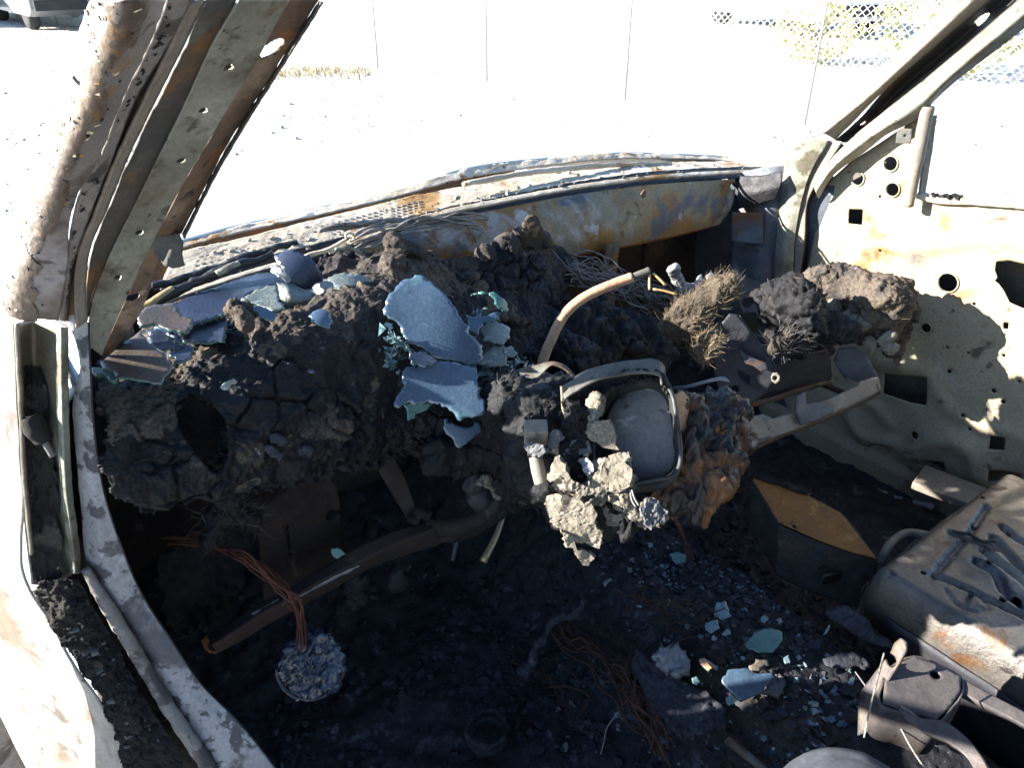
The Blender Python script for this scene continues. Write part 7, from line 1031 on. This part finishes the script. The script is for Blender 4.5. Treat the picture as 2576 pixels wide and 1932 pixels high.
crumbs('glass_crumbs', [(0.4001,0.9000,1.0003),(0.4074,0.9000,0.9872),(0.4189,0.9000,0.9941),(0.4697,0.9000,0.9884),(0.5021,0.9000,0.9816),(0.4034,0.9000,0.9778),(0.4460,0.9000,0.9907)], 60, .005, .006, 'crumb', 'turquoise crumbs of glass in front of the curved strip', 42)
crumbs('glass_crumbs', [(0.4209,0.9500,1.0712),(0.4361,0.9500,1.0739),(0.4590,0.9500,1.0642),(0.4054,0.9500,1.0549),(0.4161,0.9500,1.0378)], 50, .0045, .006, 'crumb', 'turquoise crumbs of glass above the frosted shard', 43)
fsl = [([(0.7220,0.7272,0.5627),(0.7358,0.7220,0.5630),(0.7457,0.7067,0.5609),(0.7317,0.6954,0.5573),(0.7144,0.7011,0.5567),(0.7145,0.7156,0.5596)], 'glassedge', 'green blue shard on the floor under the orange melted plastic'),
 ([(0.6280,0.4789,0.5975),(0.6603,0.4814,0.6044),(0.6824,0.4705,0.6067),(0.6925,0.4539,0.6054),(0.6831,0.4442,0.6016),(0.6560,0.4402,0.5953),(0.6370,0.4531,0.5941),(0.6268,0.4693,0.5953)], 'glassedge', 'wide pale green shard on the tunnel right of the wires'),
 ([(0.6573,0.5642,0.6041),(0.6735,0.5560,0.6057),(0.6598,0.5301,0.5978),(0.6398,0.5345,0.5947),(0.6384,0.5514,0.5978)], 'crumb', 'blue shard on the tunnel where the hanging wires end'),
 ([(0.6951,0.4976,0.6009),(0.7032,0.4958,0.6022),(0.7016,0.4858,0.5999),(0.6922,0.4865,0.5981),(0.6904,0.4923,0.5989)], 'crumb', 'small oval bright shard left of a similar one on the tunnel'),
 ([(0.7136,0.4788,0.6006),(0.7217,0.4769,0.6019),(0.7174,0.4692,0.5995),(0.7096,0.4699,0.5981)], 'crumb', 'small bright shard right of a similar oval one on the tunnel'),
 ([(0.6105,0.5454,0.6017),(0.6301,0.5366,0.6039),(0.6211,0.5238,0.5995),(0.6043,0.5261,0.5966),(0.6015,0.5370,0.5983)], 'crumb', 'blue shard left of the wide pale green one'),
 ([(0.5480,0.5037,0.5917),(0.5579,0.5000,0.5930),(0.5574,0.4801,0.5889),(0.5476,0.4817,0.5873),(0.5460,0.4931,0.5892)], 'leverrust', 'tan flat chip above the bright alloy strip'),
 ([(0.5058,0.4821,0.6010),(0.5142,0.4794,0.6022),(0.5116,0.4698,0.5997),(0.5042,0.4699,0.5982),(0.5015,0.4758,0.5989)], 'crumb', 'small green shard left of the pale blue scrap'),
 ([(0.5342,0.4349,0.5810),(0.5450,0.4303,0.5823),(0.5384,0.4204,0.5790),(0.5289,0.4240,0.5778)], 'crumb', 'small green shard below the pale blue scrap'),
 ([(0.6139,0.5134,0.5992),(0.6294,0.5143,0.6025),(0.6256,0.5042,0.5997),(0.6166,0.5070,0.5985)], 'crumb', 'small shard above and left of the wide pale green one'),
 ([(0.6543,0.4208,0.6007),(0.6644,0.4190,0.6024),(0.6567,0.4088,0.5988),(0.6492,0.4126,0.5981)], 'crumb', 'small bright shard below and right of the wide pale green one'),
 ([(0.7331,0.4049,0.6178),(0.7546,0.4094,0.6230),(0.7509,0.4058,0.6215),(0.7351,0.4025,0.6177)], 'crumb', 'thin glass splinter beside the seat rails'),
 ([(0.1270,0.9489,0.7324),(0.1381,0.9439,0.7322),(0.1463,0.9318,0.7222),(0.1318,0.9344,0.7179),(0.1255,0.9411,0.7226)], 'glassedge', 'green shard caught on the beam beside the bracket plate')]
for k, (pp, m, lab) in enumerate(fsl): shard(pp, m, lab, seed=60+k, j=.0008, wave=.001, grp='glass shards on the cabin floor', lift=.985)

# ================================================================== strips, trim and wiring along the windscreen base
def strip(name, path, r, mat, label, cat, **kw): return setp(tube(name, path, r, mat, None, **kw), label, cat)
strip('rubber_trim', [(-0.0347,1.1200,1.1451),(-0.0120,1.1200,1.1519),(0.0099,1.1200,1.1591),(0.0370,1.1200,1.1652),(0.0646,1.1200,1.1714),(0.0929,1.1200,1.1777),(0.1183,1.1200,1.1811),(0.1379,1.1200,1.1804),(0.1675,1.1200,1.1856)], [.007, .009, .008, .007, .008, .006, .007, .004], 'blacktrim', 'long black rubber trim strip lying on the glass along the screen base', 'trim', n=8, seg=60, disp=.003)
strip('trim_end', [(-0.0356,1.1180,1.1489),(-0.0171,1.1180,1.1539),(0.0050,1.1180,1.1625),(0.0161,1.1180,1.1668)], [.005, .0065, .006, .004], 'brassrod', 'black trim end by the near pillar foot, painted sunlit yellow', 'trim', n=8, seg=20, disp=.002)  # gold gleam of the sunlit end put into the trim's colour
strip('trim_end', [(0.0768,1.1130,1.1765),(0.0910,1.1130,1.1803),(0.1140,1.1130,1.1860)], [.005, .006, .004], 'galv', 'pale bent piece of trim further along the screen base', 'trim', n=8, seg=20, disp=.002)
strip('rubber_trim', [(-0.0017,1.1800,1.1522),(0.0523,1.1800,1.1548),(0.0981,1.1800,1.1605),(0.1397,1.1800,1.1662),(0.1854,1.1800,1.1715),(0.2323,1.1800,1.1740)], [.006, .007, .006, .007, .006, .005], 'blacktrim', 'black burnt screen seal in the scuttle channel', 'trim', n=8, seg=60, disp=.004)
strip('black_pad', [(-0.1040,1.0200,1.1477),(-0.0920,1.0200,1.1520),(-0.0772,1.0200,1.1582),(-0.0635,1.0200,1.1595)], [.008, .012, .011, .007], 'blacktrim', 'short black rubber strip beside the tan shard', 'trim', n=8, seg=20, disp=.003)
bundle('cowl_loom', [(0.3058,1.1400,1.1769),(0.3358,1.1400,1.1801),(0.3867,1.1400,1.1787),(0.4289,1.1400,1.1759),(0.4578,1.1400,1.1726),(0.4836,1.1400,1.1686),(0.5331,1.1400,1.1633),(0.6054,1.1700,1.1435)], 7, .004, .0018, 'greywire', 'pale stiff wires running along the scuttle panel', 'wires', seed=11, seg=40)
bundle('cowl_loom', [(0.3095,1.1300,1.1665),(0.3464,1.1300,1.1698),(0.3912,1.1300,1.1733),(0.4230,1.1300,1.1749),(0.4592,1.1300,1.1743),(0.5190,1.1300,1.1676),(0.5537,1.1300,1.1542),(0.5735,1.1300,1.1452)], 6, .006, .0022, 'greywire', 'brown wires curling over the scuttle panel above the foam knob', 'wires', seed=12, seg=40)
bundle('cowl_loom', [(0.2822,1.2000,1.1808),(0.3488,1.2000,1.1773),(0.4190,1.2000,1.1719),(0.4855,1.2000,1.1627)], 4, .004, .003, 'greywire', 'thin grey cables in the screen channel', 'wires', seed=14, seg=40)
cl = thing('plastic_clip', [(0.2966,1.1200,1.1813)][0], 'cream plastic clip on a thin bent stalk above the standing blue shard', 'clip')
loft('stalk', [[(0.2061,1.1200,1.1646),(0.2238,1.1200,1.1727),(0.2546,1.1200,1.1735),(0.2905,1.1200,1.1841)], [(0.2085,1.1200,1.1605),(0.2260,1.1200,1.1668),(0.2555,1.1200,1.1682),(0.2919,1.1200,1.1799)]], 'cream', cl, nu=40, nv=6, thick=.004, disp=rough(.001, 60, 5))
tube('clip_loop', [(0.2921,1.1200,1.1838),(0.2914,1.1200,1.1915),(0.2995,1.1200,1.1923),(0.3045,1.1200,1.1797),(0.2963,1.1200,1.1784)], .0022, 'cream', cl, n=6, seg=24)
plate('clip_foot', [(0.2578,1.1237,1.1733),(0.2745,1.1215,1.1764),(0.2763,1.1193,1.1736),(0.2663,1.1169,1.1658),(0.2591,1.1185,1.1654)], 'cream', cl, thick=.004, cell=.002)
strip('grey_sliver', [(0.2658,1.1100,1.1749),(0.2874,1.1100,1.1715),(0.3026,1.1100,1.1645),(0.3129,1.1100,1.1545)], [.003, .004, .004, .003], 'galv', 'pale curved sliver under the cream clip', 'sliver', n=6, seg=16, disp=.001)
strip('wiper_arm', [(0.6543,1.3300,1.1676),(0.8361,1.3300,1.1646),(1.0423,1.3300,1.1481),(1.2799,1.3300,1.1198)], [.006, .007, .006, .004], 'cowlash', 'ash covered wiper arm lying along the scuttle', 'wiper', n=8, seg=30, disp=.003)
